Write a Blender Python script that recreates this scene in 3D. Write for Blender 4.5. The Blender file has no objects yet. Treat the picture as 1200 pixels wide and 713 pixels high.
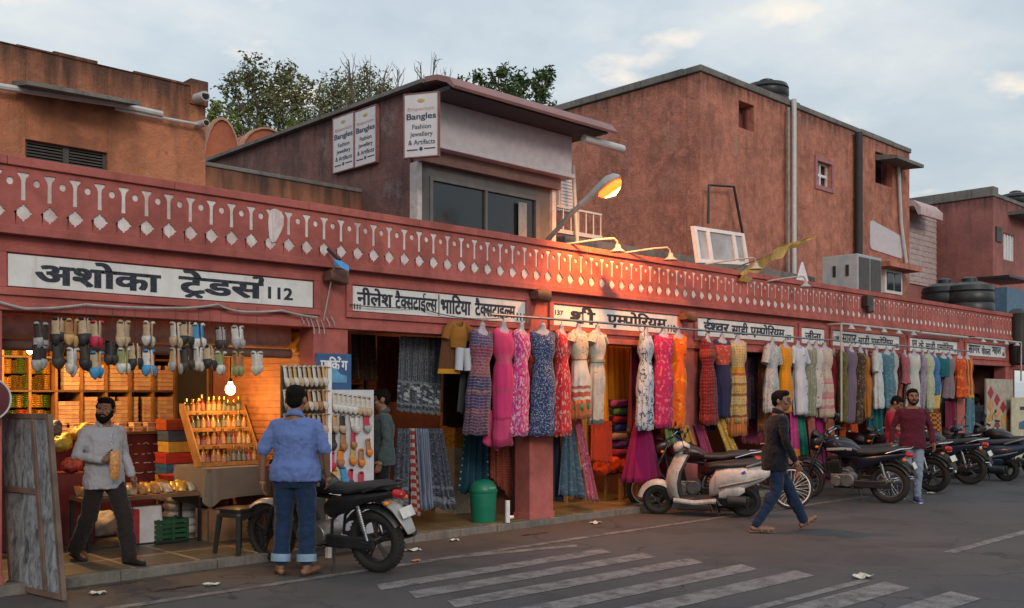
import bpy, bmesh, math, random
from mathutils import Vector, Matrix, Euler, noise as mnoise
R = math.radians
rnd = random.Random(7)
SC = bpy.context.scene
COL = SC.collection
# ------------------------------------------------------------------ camera
CAM_D, CAM_H, CAM_F = 8.76, 1.65, 1149.0      # distance to the shop front, eye height, focal length in photo pixels (1200 wide)
FX, FY = 0.6947, 0.7193                        # viewing direction in plan
cam = bpy.data.cameras.new('camera'); camo = bpy.data.objects.new('camera', cam); COL.objects.link(camo)
camo.location = (0, -CAM_D, CAM_H)
camo.rotation_euler = (R(90), 0, math.atan2(FY, FX) - R(90))
cam.sensor_width = 36; cam.lens = 36 * CAM_F / 1200; cam.shift_y = (464 - 356.5) / 1200
cam.clip_start = .05; cam.clip_end = 3000
SC.camera = camo
# ------------------------------------------------------------------ light
SUN_EL, SUN_AZ = 22, 205                       # low evening light through cloud, from behind the camera
W = bpy.data.worlds.new('World'); SC.world = W; W.use_nodes = True
nt = W.node_tree; N = nt.nodes; L = nt.links
bg = N['Background']; bg.inputs['Strength'].default_value = .1
sky = N.new('ShaderNodeTexSky'); sky.sky_type = 'NISHITA'; sky.sun_disc = False
sky.sun_elevation = R(SUN_EL); sky.sun_rotation = R(SUN_AZ); sky.dust_density = 2.0
def wn(t, **k):
    n = N.new(t)
    for a, b in k.items(): setattr(n, a, b)
    return n
def wmath(op, a, b=None, c=None):
    n = wn('ShaderNodeMath', operation=op)
    for i, q in enumerate((a, b, c)):
        if q is None: continue
        if isinstance(q, (int, float)): n.inputs[i].default_value = q
        else: L.new(q, n.inputs[i])
    return n.outputs[0]
tc = wn('ShaderNodeTexCoord'); sx = wn('ShaderNodeSeparateXYZ'); L.new(tc.outputs['Generated'], sx.inputs[0])
zz = wmath('MAXIMUM', sx.outputs[2], 0.0)
den = wmath('ADD', zz, .16)
px_ = wmath('DIVIDE', sx.outputs[0], den); py_ = wmath('DIVIDE', sx.outputs[1], den)
cb = wn('ShaderNodeCombineXYZ'); L.new(px_, cb.inputs[0]); L.new(py_, cb.inputs[1])
def wnoise(scale, detail, rough, off):
    mp = wn('ShaderNodeMapping'); L.new(cb.outputs[0], mp.inputs[0]); mp.inputs['Location'].default_value = off
    n = wn('ShaderNodeTexNoise'); n.inputs['Scale'].default_value = scale; n.inputs['Detail'].default_value = detail
    n.inputs['Roughness'].default_value = rough; L.new(mp.outputs[0], n.inputs['Vector']); return n.outputs['Fac']
def wramp(f, stops):
    r = wn('ShaderNodeValToRGB'); L.new(f, r.inputs[0]); e = r.color_ramp.elements
    while len(e) < len(stops): e.new(.5)
    for k, (p, c) in enumerate(stops): e[k].position = p; e[k].color = (*c, 1)
    return r.outputs[0]
def wmix(f, a, b, blend='MIX'):
    m = wn('ShaderNodeMix', data_type='RGBA', blend_type=blend)
    if isinstance(f, (int, float)): m.inputs[0].default_value = f
    else: L.new(f, m.inputs[0])
    for i, q in ((6, a), (7, b)):
        if isinstance(q, tuple): m.inputs[i].default_value = (*q, 1)
        else: L.new(q, m.inputs[i])
    return m.outputs[2]
c1 = wnoise(1.0, 7, .58, (3.1, 1.7, 0)); c2 = wnoise(1.25, 7, .6, (0.4, 7.3, 0)); c3 = wnoise(3.6, 5, .5, (1.7, 6.4, 0))
cover = wramp(c1, [(.36, (.25,) * 3), (.62, (1,) * 3)])
shade = wramp(c2, [(.36, (3.9, 4.5, 4.9)), (.49, (5.1, 5.55, 5.8)), (.63, (6.5, 6.6, 6.35))])
cloudy = wmix(cover, (4.0, 4.7, 5.2), shade)
glint = wramp(c3, [(.6, (0,) * 3), (.7, (.8,) * 3)])
cloudy = wmix(glint, cloudy, (8.4, 7.4, 6.2))
base = wmix(.85, sky.outputs[0], cloudy)
zen = wmath('MULTIPLY_ADD', wmath('POWER', zz, .8), 0.75, 1.1)     # an overcast sky is brighter overhead
vm = wn('ShaderNodeVectorMath', operation='SCALE'); L.new(base, vm.inputs[0]); L.new(zen, vm.inputs['Scale'])
L.new(vm.outputs[0], bg.inputs['Color'])
sun = bpy.data.lights.new('sun', 'SUN'); sun.energy = 1.0; sun.angle = R(14); sun.color = (1, .86, .7)
suno = bpy.data.objects.new('sun', sun); COL.objects.link(suno)
suno.rotation_euler = (R(90 - SUN_EL), 0, R(-SUN_AZ + 180) + R(0))
SC.view_settings.view_transform = 'Standard'; SC.view_settings.look = 'None'
SC.view_settings.exposure = 0.0; SC.view_settings.gamma = 1; SC.view_settings.use_curve_mapping = False
SC.render.engine = 'CYCLES'
SC.cycles.use_denoising = True; SC.cycles.max_bounces = 6; SC.cycles.sample_clamp_indirect = 4

# ------------------------------------------------------------------ points in the place seen at a photo pixel
def P(u, v, y=0.0):
    k = (u - 600) / CAM_F; dx, dy = FX + FY * k, FY - FX * k; t = (CAM_D + y) / dy
    return Vector((t * dx, y, CAM_H + t * (464 - v) / CAM_F))
def PX(u, v, x):
    k = (u - 600) / CAM_F; dx, dy = FX + FY * k, FY - FX * k; t = x / dx
    return Vector((x, t * dy - CAM_D, CAM_H + t * (464 - v) / CAM_F))
def G(u, v, z=0.0):
    k = (u - 600) / CAM_F; dx, dy = FX + FY * k, FY - FX * k; t = (CAM_H - z) * CAM_F / (v - 464)
    return Vector((t * dx, t * dy - CAM_D, z))

# ------------------------------------------------------------------ materials
def hexc(h):
    h = h.lstrip('#'); o = []
    for i in (0, 2, 4):
        c = int(h[i:i+2], 16) / 255; o.append(c / 12.92 if c <= .04045 else ((c + .055) / 1.055) ** 2.4)
    return tuple(o)
def col(c): return hexc(c) if isinstance(c, str) else c
_mats = {}
class MT:
    """a small wrapper to wire shader nodes"""
    def __init__(s, name):
        s.m = bpy.data.materials.new(name); s.m.use_nodes = True; s.nt = s.m.node_tree
        s.b = s.nt.nodes['Principled BSDF']; s.N = s.nt.nodes; s.L = s.nt.links; s._tc = None
    def tc(s, k):
        if s._tc is None: s._tc = s.N.new('ShaderNodeTexCoord')
        return s._tc.outputs[k]
    def put(s, sock, v):
        if isinstance(v, bpy.types.NodeSocket): s.L.new(v, sock)
        elif isinstance(v, tuple) and len(v) == 3 and sock.type == 'RGBA': sock.default_value = (*v, 1)
        else: sock.default_value = v
    def math(s, op, a, b=0.0, clamp=False):
        n = s.N.new('ShaderNodeMath'); n.operation = op; n.use_clamp = clamp; s.put(n.inputs[0], a); s.put(n.inputs[1], b); return n.outputs[0]
    def mapping(s, vec, scale=(1, 1, 1), loc=(0, 0, 0), rot=(0, 0, 0)):
        n = s.N.new('ShaderNodeMapping'); s.put(n.inputs[0], vec); n.inputs['Scale'].default_value = scale
        n.inputs['Location'].default_value = loc; n.inputs['Rotation'].default_value = rot; return n.outputs[0]
    def noise(s, vec, scale, detail=4, rough=.55, dist=0):
        n = s.N.new('ShaderNodeTexNoise'); s.put(n.inputs['Vector'], vec); n.inputs['Scale'].default_value = scale
        n.inputs['Detail'].default_value = detail; n.inputs['Roughness'].default_value = rough; n.inputs['Distortion'].default_value = dist
        return n.outputs['Fac']
    def voro(s, vec, scale, feat='F1', metric='EUCLIDEAN', rand=1.0, out='Distance'):
        n = s.N.new('ShaderNodeTexVoronoi'); s.put(n.inputs['Vector'], vec); n.feature = feat; n.distance = metric
        n.inputs['Scale'].default_value = scale; n.inputs['Randomness'].default_value = rand; return n.outputs[out]
    def ramp(s, f, stops, interp='LINEAR'):
        n = s.N.new('ShaderNodeValToRGB'); s.put(n.inputs[0], f); n.color_ramp.interpolation = interp; e = n.color_ramp.elements
        while len(e) < len(stops): e.new(.5)
        for k, (p, c) in enumerate(sorted(stops, key=lambda q: q[0])):
            e[k].position = p; c = col(c) if not isinstance(c, (int, float)) else (c,) * 3; e[k].color = (*c, 1)
        return n.outputs[0]
    def mix(s, f, a, b, blend='MIX'):
        n = s.N.new('ShaderNodeMix'); n.data_type = 'RGBA'; n.blend_type = blend; s.put(n.inputs[0], f)
        s.put(n.inputs[6], col(a) if isinstance(a, (str, tuple)) else a); s.put(n.inputs[7], col(b) if isinstance(b, (str, tuple)) else b)
        return n.outputs[2]
    def bump(s, h, strength=.3, dist=.01):
        n = s.N.new('ShaderNodeBump'); n.inputs['Strength'].default_value = strength; n.inputs['Distance'].default_value = dist
        s.put(n.inputs['Height'], h); s.L.new(n.outputs[0], s.b.inputs['Normal'])
    def done(s, color, rough=.7, metal=0.0, spec=.5):
        c = col(color) if isinstance(color, (str, tuple)) else color
        s.put(s.b.inputs['Base Color'], c); s.put(s.b.inputs['Roughness'], rough); s.b.inputs['Metallic'].default_value = metal
        s.b.inputs['Specular IOR Level'].default_value = spec
        return s.m
def mat(name, c, rough=.6, metal=0.0, var=.25, scale=9, bump=0.0, spec=.5, bscale=None):
    key = (name, str(c), rough, metal)
    if key in _mats: return _mats[key]
    t = MT(name); c = col(c); o = t.tc('Object')
    n = t.noise(o, scale, 5, .6)
    cc = t.mix(t.ramp(n, [(.3, 0.0), (.7, 1.0)]), tuple(q * (1 - var) for q in c), tuple(min(1, q * (1 + var)) for q in c))
    r = t.math('MULTIPLY_ADD', n, .25); t.N[-1].inputs[2].default_value = max(.03, rough - .12)
    if bump: t.bump(t.noise(o, bscale or scale * 4, 4, .6), bump, .01)
    m = t.done(cc, r, metal, spec); _mats[key] = m; return m
def emit(name, c, strength):
    t = MT(name); t.put(t.b.inputs['Emission Color'], col(c)); t.b.inputs['Emission Strength'].default_value = strength
    return t.done(col(c), .4)
def fabric(name, bands, prints=(), rough=.9, mottled=.18):
    """cloth: bands up the length (v = 0 hem .. 1 top), printed motifs over them; u in metres round the piece"""
    t = MT(name); uv = t.tc('UV'); sp = t.N.new('ShaderNodeSeparateXYZ'); t.L.new(uv, sp.inputs[0])
    vec = t.mapping(uv, (1, 1.2, 1)); v = sp.outputs[1]
    if isinstance(bands, (str, tuple)): c = col(bands)
    else: c = t.ramp(v, bands, 'CONSTANT')
    for p in prints:
        k = p.get('k', 'voro'); sc = p.get('s', 20); st = p.get('st', (1, 1, 1)); vv = t.mapping(vec, st, (p.get('o', 0), p.get('o', 0) * 1.7, 0))
        if k == 'voro': f = t.ramp(t.voro(vv, sc, rand=p.get('r', 1.0), metric=p.get('m', 'EUCLIDEAN')), [(max(0, p['t'] - .06), 1.0), (p['t'], 0.0)])
        elif k == 'ring': f = t.ramp(t.voro(vv, sc, rand=p.get('r', 0.0)), [(0, 0.0), (p['t'] - .09, 0.0), (p['t'] - .06, 1.0), (p['t'], 1.0), (p['t'] + .03, 0.0)])
        elif k == 'noise': f = t.ramp(t.noise(vv, sc, 3, .5, p.get('d', 0)), [(p['t'], 0.0), (min(.99, p['t'] + p.get('w', .05)), 1.0)])
        elif k == 'stripe':
            n = t.N.new('ShaderNodeTexWave'); n.bands_direction = p.get('dir', 'X'); t.put(n.inputs[0], vv); n.inputs['Scale'].default_value = sc
            n.inputs['Distortion'].default_value = p.get('d', 0); f = t.ramp(n.outputs['Fac'], [(p['t'], 0.0), (min(.99, p['t'] + .06), 1.0)])
        elif k == 'check':
            n = t.N.new('ShaderNodeTexChecker'); t.put(n.inputs[0], vv); n.inputs['Scale'].default_value = sc; f = n.outputs['Fac']
        if 'v0' in p or 'v1' in p:
            a = t.math('GREATER_THAN', v, p.get('v0', -1.0)); b = t.math('LESS_THAN', v, p.get('v1', 2.0)); f = t.math('MULTIPLY', f, t.math('MULTIPLY', a, b))
        if 'f' in p: f = t.math('MULTIPLY', f, p['f'])
        c = t.mix(f, c, p['c'])
    n = t.noise(t.mapping(vec, (3, 1, 1)), 6, 3, .5)
    c = t.mix(mottled, c, t.mix(1.0, c, t.ramp(n, [(.3, .25), (.7, 1.0)]), 'MULTIPLY'))
    t.bump(t.noise(vec, 160, 2, .5), .12, .003)
    t.b.inputs['Sheen Weight'].default_value = .12
    return t.done(c, rough, 0, .2)

# ------------------------------------------------------------------ mesh building
class MB:
    def __init__(s): s.v = []; s.f = []; s.mi = []; s.uv = None; s.M = None
    def add(s, vs, fs, mi=0):
        o = len(s.v)
        s.v += [tuple(s.M @ Vector(q)) if s.M else tuple(q) for q in vs]
        for f in fs: s.f.append(tuple(i + o for i in f)); s.mi.append(mi)
        return s
    def box(s, x0, x1, y0, y1, z0, z1, mi=0, M=None):
        vs = [Vector(q) for q in ((x0, y0, z0), (x1, y0, z0), (x1, y1, z0), (x0, y1, z0), (x0, y0, z1), (x1, y0, z1), (x1, y1, z1), (x0, y1, z1))]
        if M: vs = [M @ q for q in vs]
        return s.add(vs, [(0, 3, 2, 1), (4, 5, 6, 7), (0, 1, 5, 4), (1, 2, 6, 5), (2, 3, 7, 6), (3, 0, 4, 7)], mi)
    def loft(s, rings, mi=0, cap=True, closed=True):
        n = len(rings[0]); vs = [q for r in rings for q in r]; fs = []
        for i in range(len(rings) - 1):
            for j in range(n if closed else n - 1):
                a = i * n + j; b = i * n + (j + 1) % n; fs.append((a, b, b + n, a + n))
        if cap and closed: fs.append(tuple(range(n - 1, -1, -1))); fs.append(tuple((len(rings) - 1) * n + j for j in range(n)))
        return s.add(vs, fs, mi)
    def tube(s, pts, r, seg=8, mi=0, cap=True):
        pts = [Vector(p) for p in pts]; rs = r if isinstance(r, (list, tuple)) else [r] * len(pts); rings = []; up = None
        for i, p in enumerate(pts):
            d = (pts[min(i + 1, len(pts) - 1)] - pts[max(i - 1, 0)]).normalized()
            if up is None: up = Vector((0, 0, 1)) if abs(d.z) < .9 else Vector((1, 0, 0))
            a = d.cross(up); a = a.normalized() if a.length > 1e-5 else d.orthogonal().normalized(); up = a.cross(d).normalized()
            rings.append([p + (a * math.cos(k * 2 * math.pi / seg) + up * math.sin(k * 2 * math.pi / seg)) * rs[i] for k in range(seg)])
        return s.loft(rings, mi, cap)
    def cyl(s, a, b, r, r2=None, seg=16, mi=0): return s.tube([a, b], [r, r if r2 is None else r2], seg, mi)
    def lathe(s, prof, seg=20, mi=0, o=(0, 0, 0), axis='Z', cap=True):
        rings = []
        for r, h in prof:
            ring = []
            for k in range(seg):
                a = k * 2 * math.pi / seg; c_, s_ = r * math.cos(a), r * math.sin(a)
                q = (c_, s_, h) if axis == 'Z' else ((h, c_, s_) if axis == 'X' else (s_, h, c_))
                ring.append((q[0] + o[0], q[1] + o[1], q[2] + o[2]))
            rings.append(ring)
        return s.loft(rings, mi, cap)
    def ball(s, c, r, seg=14, rings=9, mi=0, M=None):
        r = r if isinstance(r, (list, tuple)) else (r,) * 3; rg = []
        for i in range(rings + 1):
            th = math.pi * (i + .001 if i == 0 else i - .001 if i == rings else i) / rings; ring = []
            for k in range(seg):
                a = 2 * math.pi * k / seg; q = Vector((r[0] * math.sin(th) * math.cos(a), r[1] * math.sin(th) * math.sin(a), -r[2] * math.cos(th)))
                if M: q = M @ q
                ring.append(Vector(c) + q)
            rg.append(ring)
        return s.loft(rg, mi)
    def torus(s, c, R_, r, axis='Y', seg=36, ts=10, mi=0, sq=1.0):
        vs = []; fs = []
        for i in range(seg):
            a = 2 * math.pi * i / seg
            for j in range(ts):
                b = 2 * math.pi * j / ts; rr = R_ + r * math.cos(b); h = r * sq * math.sin(b); p, q = rr * math.cos(a), rr * math.sin(a)
                w = (p, h, q) if axis == 'Y' else ((h, p, q) if axis == 'X' else (p, q, h))
                vs.append((w[0] + c[0], w[1] + c[1], w[2] + c[2]))
        for i in range(seg):
            for j in range(ts):
                a = i * ts + j; b = i * ts + (j + 1) % ts; cc = ((i + 1) % seg) * ts + (j + 1) % ts; d = ((i + 1) % seg) * ts + j; fs.append((a, b, cc, d))
        return s.add(vs, fs, mi)
    def prism(s, poly, h0, h1, axis='Z', mi=0):
        def mk(p, h): return (p[0], p[1], h) if axis == 'Z' else ((p[0], h, p[1]) if axis == 'Y' else (h, p[0], p[1]))
        return s.loft([[mk(p, h0) for p in poly], [mk(p, h1) for p in poly]], mi)
    def build(s, name, mats, parent=None, smooth=40, bevel=0, loc=None):
        me = bpy.data.meshes.new(name); me.from_pydata([tuple(q) for q in s.v], [], s.f)
        mats = mats if isinstance(mats, (list, tuple)) else [mats]
        for m in mats: me.materials.append(m)
        me.polygons.foreach_set('material_index', s.mi)
        if s.uv:
            l = me.uv_layers.new(name='UVMap')
            for lp in me.loops: l.data[lp.index].uv = s.uv[lp.vertex_index]
        bm = bmesh.new(); bm.from_mesh(me); bmesh.ops.recalc_face_normals(bm, faces=bm.faces); bm.to_mesh(me); bm.free()
        if smooth is not None:
            me.polygons.foreach_set('use_smooth', [True] * len(me.polygons)); me.set_sharp_from_angle(angle=R(smooth))
        me.update()
        o = bpy.data.objects.new(name, me); COL.objects.link(o)
        if loc is not None: o.location = loc
        if parent: o.parent = parent
        if bevel:
            b = o.modifiers.new('bevel', 'BEVEL'); b.width = bevel; b.segments = 2; b.limit_method = 'ANGLE'
        return o
def tag(o, label, cat, group=None):
    o['label'] = label; o['category'] = cat
    if group: o['group'] = group
    return o
def thing(name, label, cat, loc=(0, 0, 0), rz=0.0, group=None, rot=None):
    o = bpy.data.objects.new(name, None); COL.objects.link(o); o.location = loc; o.rotation_euler = rot or (0, 0, rz)
    o.empty_display_size = .1
    return tag(o, label, cat, group)
def struct(o): o['kind'] = 'structure'; return o
def kids(o): return [c for c in COL.objects if c.parent is o]
def dup(o, loc=None, rz=None, label=None, group=None, parent=None, rot=None):
    c = o.copy(); COL.objects.link(c)
    if parent: c.parent = parent
    for ch in list(o.children): dup(ch, parent=c)
    if loc is not None: c.location = loc
    if rz is not None: c.rotation_euler = (0, 0, rz)
    if rot is not None: c.rotation_euler = rot
    if label: c['label'] = label
    if group: c['group'] = group
    return c
def ell(cx, cy, z, rx, ry, n=16, p=2.0, rot=0.0):
    out = []
    for k in range(n):
        a = 2 * math.pi * k / n; c_, s_ = math.cos(a), math.sin(a)
        x = rx * math.copysign(abs(c_) ** (2 / p), c_); y = ry * math.copysign(abs(s_) ** (2 / p), s_)
        out.append(Vector((cx + x * math.cos(rot) - y * math.sin(rot), cy + x * math.sin(rot) + y * math.cos(rot), z)))
    return out
def xsec(x, y, z, w, h, n=14, p=2.6, tilt=0.0):
    """a rounded section across the x axis, centre (x,y,z), half width w (y), half height h (z)"""
    out = []
    for k in range(n):
        a = 2 * math.pi * k / n; c_, s_ = math.cos(a), math.sin(a)
        yy = w * math.copysign(abs(c_) ** (2 / p), c_); z_ = h * math.copysign(abs(s_) ** (2 / p), s_)
        out.append(Vector((x + z_ * math.sin(tilt), y + yy, z + z_ * math.cos(tilt))))
    return out
# ------------------------------------------------------------------ lettering
def text_data(body, size=1.0, bold=0.0, cut=None):
    cu = bpy.data.curves.new('lettering', 'FONT'); cu.body = body; cu.size = size; cu.offset = bold; cu.resolution_u = 3
    o = bpy.data.objects.new('lettering', cu); COL.objects.link(o)
    dg = bpy.context.evaluated_depsgraph_get(); dg.update(); me = bpy.data.meshes.new_from_object(o.evaluated_get(dg))
    bpy.data.objects.remove(o); bpy.data.curves.remove(cu)
    bm = bmesh.new(); bm.from_mesh(me); bpy.data.meshes.remove(me)
    if bm.verts:
        x0 = min(v.co.x for v in bm.verts); x1 = max(v.co.x for v in bm.verts)
    else: x0, x1 = 0, .25 * size
    if cut is not None and bm.verts:
        xc = x0 + (x1 - x0) * cut
        bmesh.ops.bisect_plane(bm, geom=bm.verts[:] + bm.edges[:] + bm.faces[:], plane_co=(xc, 0, 0), plane_no=(1, 0, 0), clear_outer=True); x1 = xc
    bm.verts.index_update()
    vs = [tuple(v.co) for v in bm.verts]; fs = [tuple(v.index for v in f.verts) for f in bm.faces]; bm.free()
    return vs, fs, x0, x1
def stroke2d(pts, w):
    vs = []; fs = []
    for i, p in enumerate(pts):
        a = Vector(pts[max(i - 1, 0)]); b = Vector(pts[min(i + 1, len(pts) - 1)]); d = (b - a).normalized(); n = Vector((-d.y, d.x)) * w / 2
        vs += [(p[0] + n.x, p[1] + n.y, 0), (p[0] - n.x, p[1] - n.y, 0)]
        if i: k = 2 * i; fs.append((k - 2, k - 1, k + 1, k))
    return vs, fs
def word(tokens, bold=.02, gap=0.0):
    """glyph runs joined at the head line; ('क', .7) cuts a glyph to its half form; marks: '/r' = r-strokes under, '^r' = hook above"""
    V = []; F = []; x = 0.0; last = (0, 1)
    for tk in tokens:
        if tk == ' ': x += .3; continue
        if tk in ('/r', '^r', '_r'):
            a, b = last; m = (a + b) / 2
            if tk == '/r': st = [stroke2d([(m - .13, -.16), (m + .02, -.02), (m + .16, -.16)], .075)]
            elif tk == '_r': st = [stroke2d([(b - .03, .12), (b - .2, -.02)], .075)]
            else: st = [stroke2d([(b - .2, .83), (b - .14, .9), (b - .06, .88), (b - .03, .8), (b - .05, .7), (b - .05, .62)], .07)]
            for vs, fs in st: o = len(V); V += vs; F += [tuple(i + o for i in f) for f in fs]
            continue
        s, cut = tk if isinstance(tk, tuple) else (tk, None)
        vs, fs, x0, x1 = text_data(s, 1.0, bold, cut); o = len(V)
        V += [(p[0] - x0 + x - bold, p[1], p[2]) for p in vs]; F += [tuple(i + o for i in f) for f in fs]
        last = (x, x + x1 - x0); x += (x1 - x0) - 2 * bold + gap
    return V, F
def put_text(name, VF, parent, m, x0, x1, z0, z1, y, keep=False, heavy=0.0):
    """fit flat lettering into the rectangle x0..x1, z0..z1 at depth y, facing -y, 3 mm thick"""
    V, F = VF
    ax0 = min(p[0] for p in V); ax1 = max(p[0] for p in V); ay0 = min(p[1] for p in V); ay1 = max(p[1] for p in V)
    sx_, sz_ = (x1 - x0) / (ax1 - ax0), (z1 - z0) / max(1e-6, ay1 - ay0)
    if keep: sx_ = sz_ = min(sx_, sz_)
    mb = MB(); n = len(V)
    for k, (ox, oz) in enumerate(((0, 0),) if not heavy else ((0, 0), (-heavy, heavy * .6), (heavy, -heavy * .6), (heavy, heavy * .6), (-heavy, -heavy * .6))):
        pts = [(x0 + (p[0] - ax0 + ox) * sx_, y - .0003 * k, z0 + (p[1] - ay0 + oz) * sz_) for p in V]
        mb.add(pts, F); o = mb.build(name, m, parent, None)
    s = o.modifiers.new('thickness', 'SOLIDIFY'); s.thickness = .0002; s.offset = 0
    return o
# ================================================================== surfaces of the place
def plaster(name, c, dark, stain=.5, bump=.5, top=None, rough=.9, scale=1.0, blot=(.40, .62), pale=None, mid=.2, bd=.012, brick=0.0):
    t = MT(name); o = t.tc('Object'); c = col(c); dark = col(dark)
    n1 = t.noise(o, .9 * scale, 8, .62, .4); n2 = t.noise(t.mapping(o, (3.2 * scale, 3.2 * scale, .35)), 1.6, 6, .6); n3 = t.noise(o, 14 * scale, 5, .65)
    cc = t.mix(t.ramp(n1, [(blot[0], 0.0), (blot[1], 1.0)]), c, tuple(a * .55 + b * .45 for a, b in zip(c, dark)))
    cc = t.mix(t.math('MULTIPLY', t.ramp(n2, [(.52, 0.0), (.72, 1.0)]), stain), cc, dark)
    cc = t.mix(t.math('MULTIPLY', t.ramp(n3, [(.5, 0.0), (.75, 1.0)]), .35), cc, tuple(q * .6 for q in c))
    n5 = t.noise(o, 4.5 * scale, 6, .7, .3); cc = t.mix(t.math('MULTIPLY', t.ramp(n5, [(.5, 0.0), (.7, 1.0)]), mid), cc, tuple(min(1, q * 1.45 + .03) for q in c)); cc = t.mix(t.math('MULTIPLY', t.ramp(n5, [(.3, 1.0), (.48, 0.0)]), mid), cc, dark)
    if pale:
        n4 = t.noise(t.mapping(o, (1, 1, 1), (7, 3, 1)), 1.7 * scale, 7, .65); cc = t.mix(t.math('MULTIPLY', t.ramp(n4, [(.57, 0.0), (.68, 1.0)]), .6), cc, col(pale))
    if brick:             # fallen plaster shows the bricks
        sv = t.N.new('ShaderNodeSeparateXYZ'); t.L.new(o, sv.inputs[0]); cv_ = t.N.new('ShaderNodeCombineXYZ'); t.put(cv_.inputs[0], t.math('ADD', sv.outputs[0], sv.outputs[1])); t.L.new(sv.outputs[2], cv_.inputs[1])
        br_ = t.N.new('ShaderNodeTexBrick'); t.L.new(cv_.outputs[0], br_.inputs[0]); br_.inputs['Scale'].default_value = 1; br_.inputs['Brick Width'].default_value = .23; br_.inputs['Row Height'].default_value = .085; br_.inputs['Mortar Size'].default_value = .012
        br_.inputs['Color1'].default_value = (*(q * .8 for q in c), 1); br_.inputs['Color2'].default_value = (*(q * .55 for q in c), 1); br_.inputs['Mortar'].default_value = (.2, .15, .13, 1)
        mk = t.ramp(t.math('ADD', t.noise(t.mapping(o, (1, 1, 1), (2.3, 9.1, 4.4)), .8, 7, .68), t.math('MULTIPLY', n3, .12)), [(brick, 0.0), (brick + .02, 1.0)]); cc = t.mix(mk, cc, br_.outputs[0])
    if top is not None:   # rain-blackened band along the top of the wall
        sp = t.N.new('ShaderNodeSeparateXYZ'); t.L.new(o, sp.inputs[0])
        zt = t.math('ADD', sp.outputs[2], t.math('MULTIPLY', t.noise(t.mapping(o, (5, 5, .6)), 1.5, 5, .6), 1.1))
        cc = t.mix(t.ramp(t.math('SUBTRACT', zt, top - .25), [(.45, 0.0), (.95, .85)]), cc, (.035, .03, .03))
    t.bump(t.math('ADD', t.noise(o, 30 * scale, 6, .7), t.math('MULTIPLY', n5, 2.0)), bump, bd)
    return t.done(cc, rough, 0, .25)
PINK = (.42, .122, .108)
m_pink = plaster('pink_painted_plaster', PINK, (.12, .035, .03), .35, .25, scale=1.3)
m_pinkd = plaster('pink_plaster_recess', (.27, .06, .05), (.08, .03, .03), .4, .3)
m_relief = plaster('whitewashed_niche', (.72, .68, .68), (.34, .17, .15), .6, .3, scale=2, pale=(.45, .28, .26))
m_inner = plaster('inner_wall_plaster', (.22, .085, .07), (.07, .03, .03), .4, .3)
m_ceil = mat('ceiling_paint', (.4, .3, .26), .9, var=.15)
m_conc = plaster('weathered_concrete', (.2, .19, .18), (.06, .055, .05), .6, .5, scale=2)
m_dark = mat('unlit_opening_black', (.012, .011, .012), .9)  # shade inside openings and pipe mouths, put in as flat black
m_white = mat('white_painted_metal', (.68, .68, .7), .45, var=.1)
m_pvc = mat('grey_white_plastic_pipe', (.5, .5, .5), .45, var=.12)
m_steel = mat('dull_steel', (.32, .33, .34), .38, .9)
m_chrome = mat('chrome', (.62, .62, .63), .14, 1.0, .05)
m_black = mat('black_plastic', (.016, .016, .018), .42, var=.2)
m_rubber = mat('tyre_rubber', (.014, .014, .014), .8, var=.3, scale=30)
m_wood = mat('brown_wood', (.14, .075, .04), .7, var=.35, scale=4)
m_glassd = mat('dark_window_glass', (.015, .018, .02), .08, var=.1, spec=.7)

# ground ------------------------------------------------------------
t = MT('asphalt'); o = t.tc('Object')
n1 = t.noise(o, .35, 7, .6); n2 = t.noise(o, 3, 6, .65); n3 = t.noise(o, 90, 3, .6); n4 = t.voro(o, 160)
cc = t.mix(t.ramp(n1, [(.35, 0.0), (.65, 1.0)]), (.062, .063, .069), (.096, .096, .102))
cc = t.mix(t.math('MULTIPLY', t.ramp(n2, [(.45, 0.0), (.7, 1.0)]), .45), cc, (.105, .098, .094))
cc = t.mix(t.math('MULTIPLY', t.ramp(n3, [(.45, 0.0), (.72, 1.0)]), .5), cc, (.03, .029, .03))
cc = t.mix(t.math('MULTIPLY', t.ramp(n4, [(.0, 1.0), (.3, 0.0)]), .35), cc, (.17, .16, .155))
sp = t.N.new('ShaderNodeSeparateXYZ'); t.L.new(o, sp.inputs[0])     # dust gathers along the kerb
du = t.math('ADD', sp.outputs[1], t.math('MULTIPLY', t.noise(o, 1.8, 6, .65), 1.3))
cc = t.mix(t.math('MULTIPLY', t.ramp(t.math('ADD', du, 1.0), [(.55, 0.0), (1.0, .9)]), t.ramp(n2, [(.3, .35), (.6, 1.0)])), cc, (.1, .08, .068))
n5 = t.noise(o, .9, 4, .55); cc = t.mix(t.math('MULTIPLY', t.ramp(n5, [(.56, 0.0), (.6, 1.0)]), .4), cc, (.045, .043, .045))
cr_ = t.N.new('ShaderNodeTexVoronoi'); cr_.feature = 'DISTANCE_TO_EDGE'; cr_.inputs['Scale'].default_value = .55
va = t.N.new('ShaderNodeVectorMath'); va.operation = 'ADD'; t.L.new(o, va.inputs[0]); nz = t.N.new('ShaderNodeTexNoise'); nz.inputs['Scale'].default_value = 1.7; nz.inputs['Detail'].default_value = 6; t.L.new(o, nz.inputs['Vector']); sc_v = t.N.new('ShaderNodeVectorMath'); sc_v.operation = 'SCALE'; sc_v.inputs['Scale'].default_value = .9; t.L.new(nz.outputs['Color'], sc_v.inputs[0]); t.L.new(sc_v.outputs[0], va.inputs[1]); t.L.new(va.outputs[0], cr_.inputs['Vector'])
cc = t.mix(t.math('MULTIPLY', t.ramp(cr_.outputs['Distance'], [(.0, 1.0), (.012, 0.0)]), t.ramp(n1, [(.45, 0.0), (.6, .75)])), cc, (.02, .019, .02))
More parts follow.
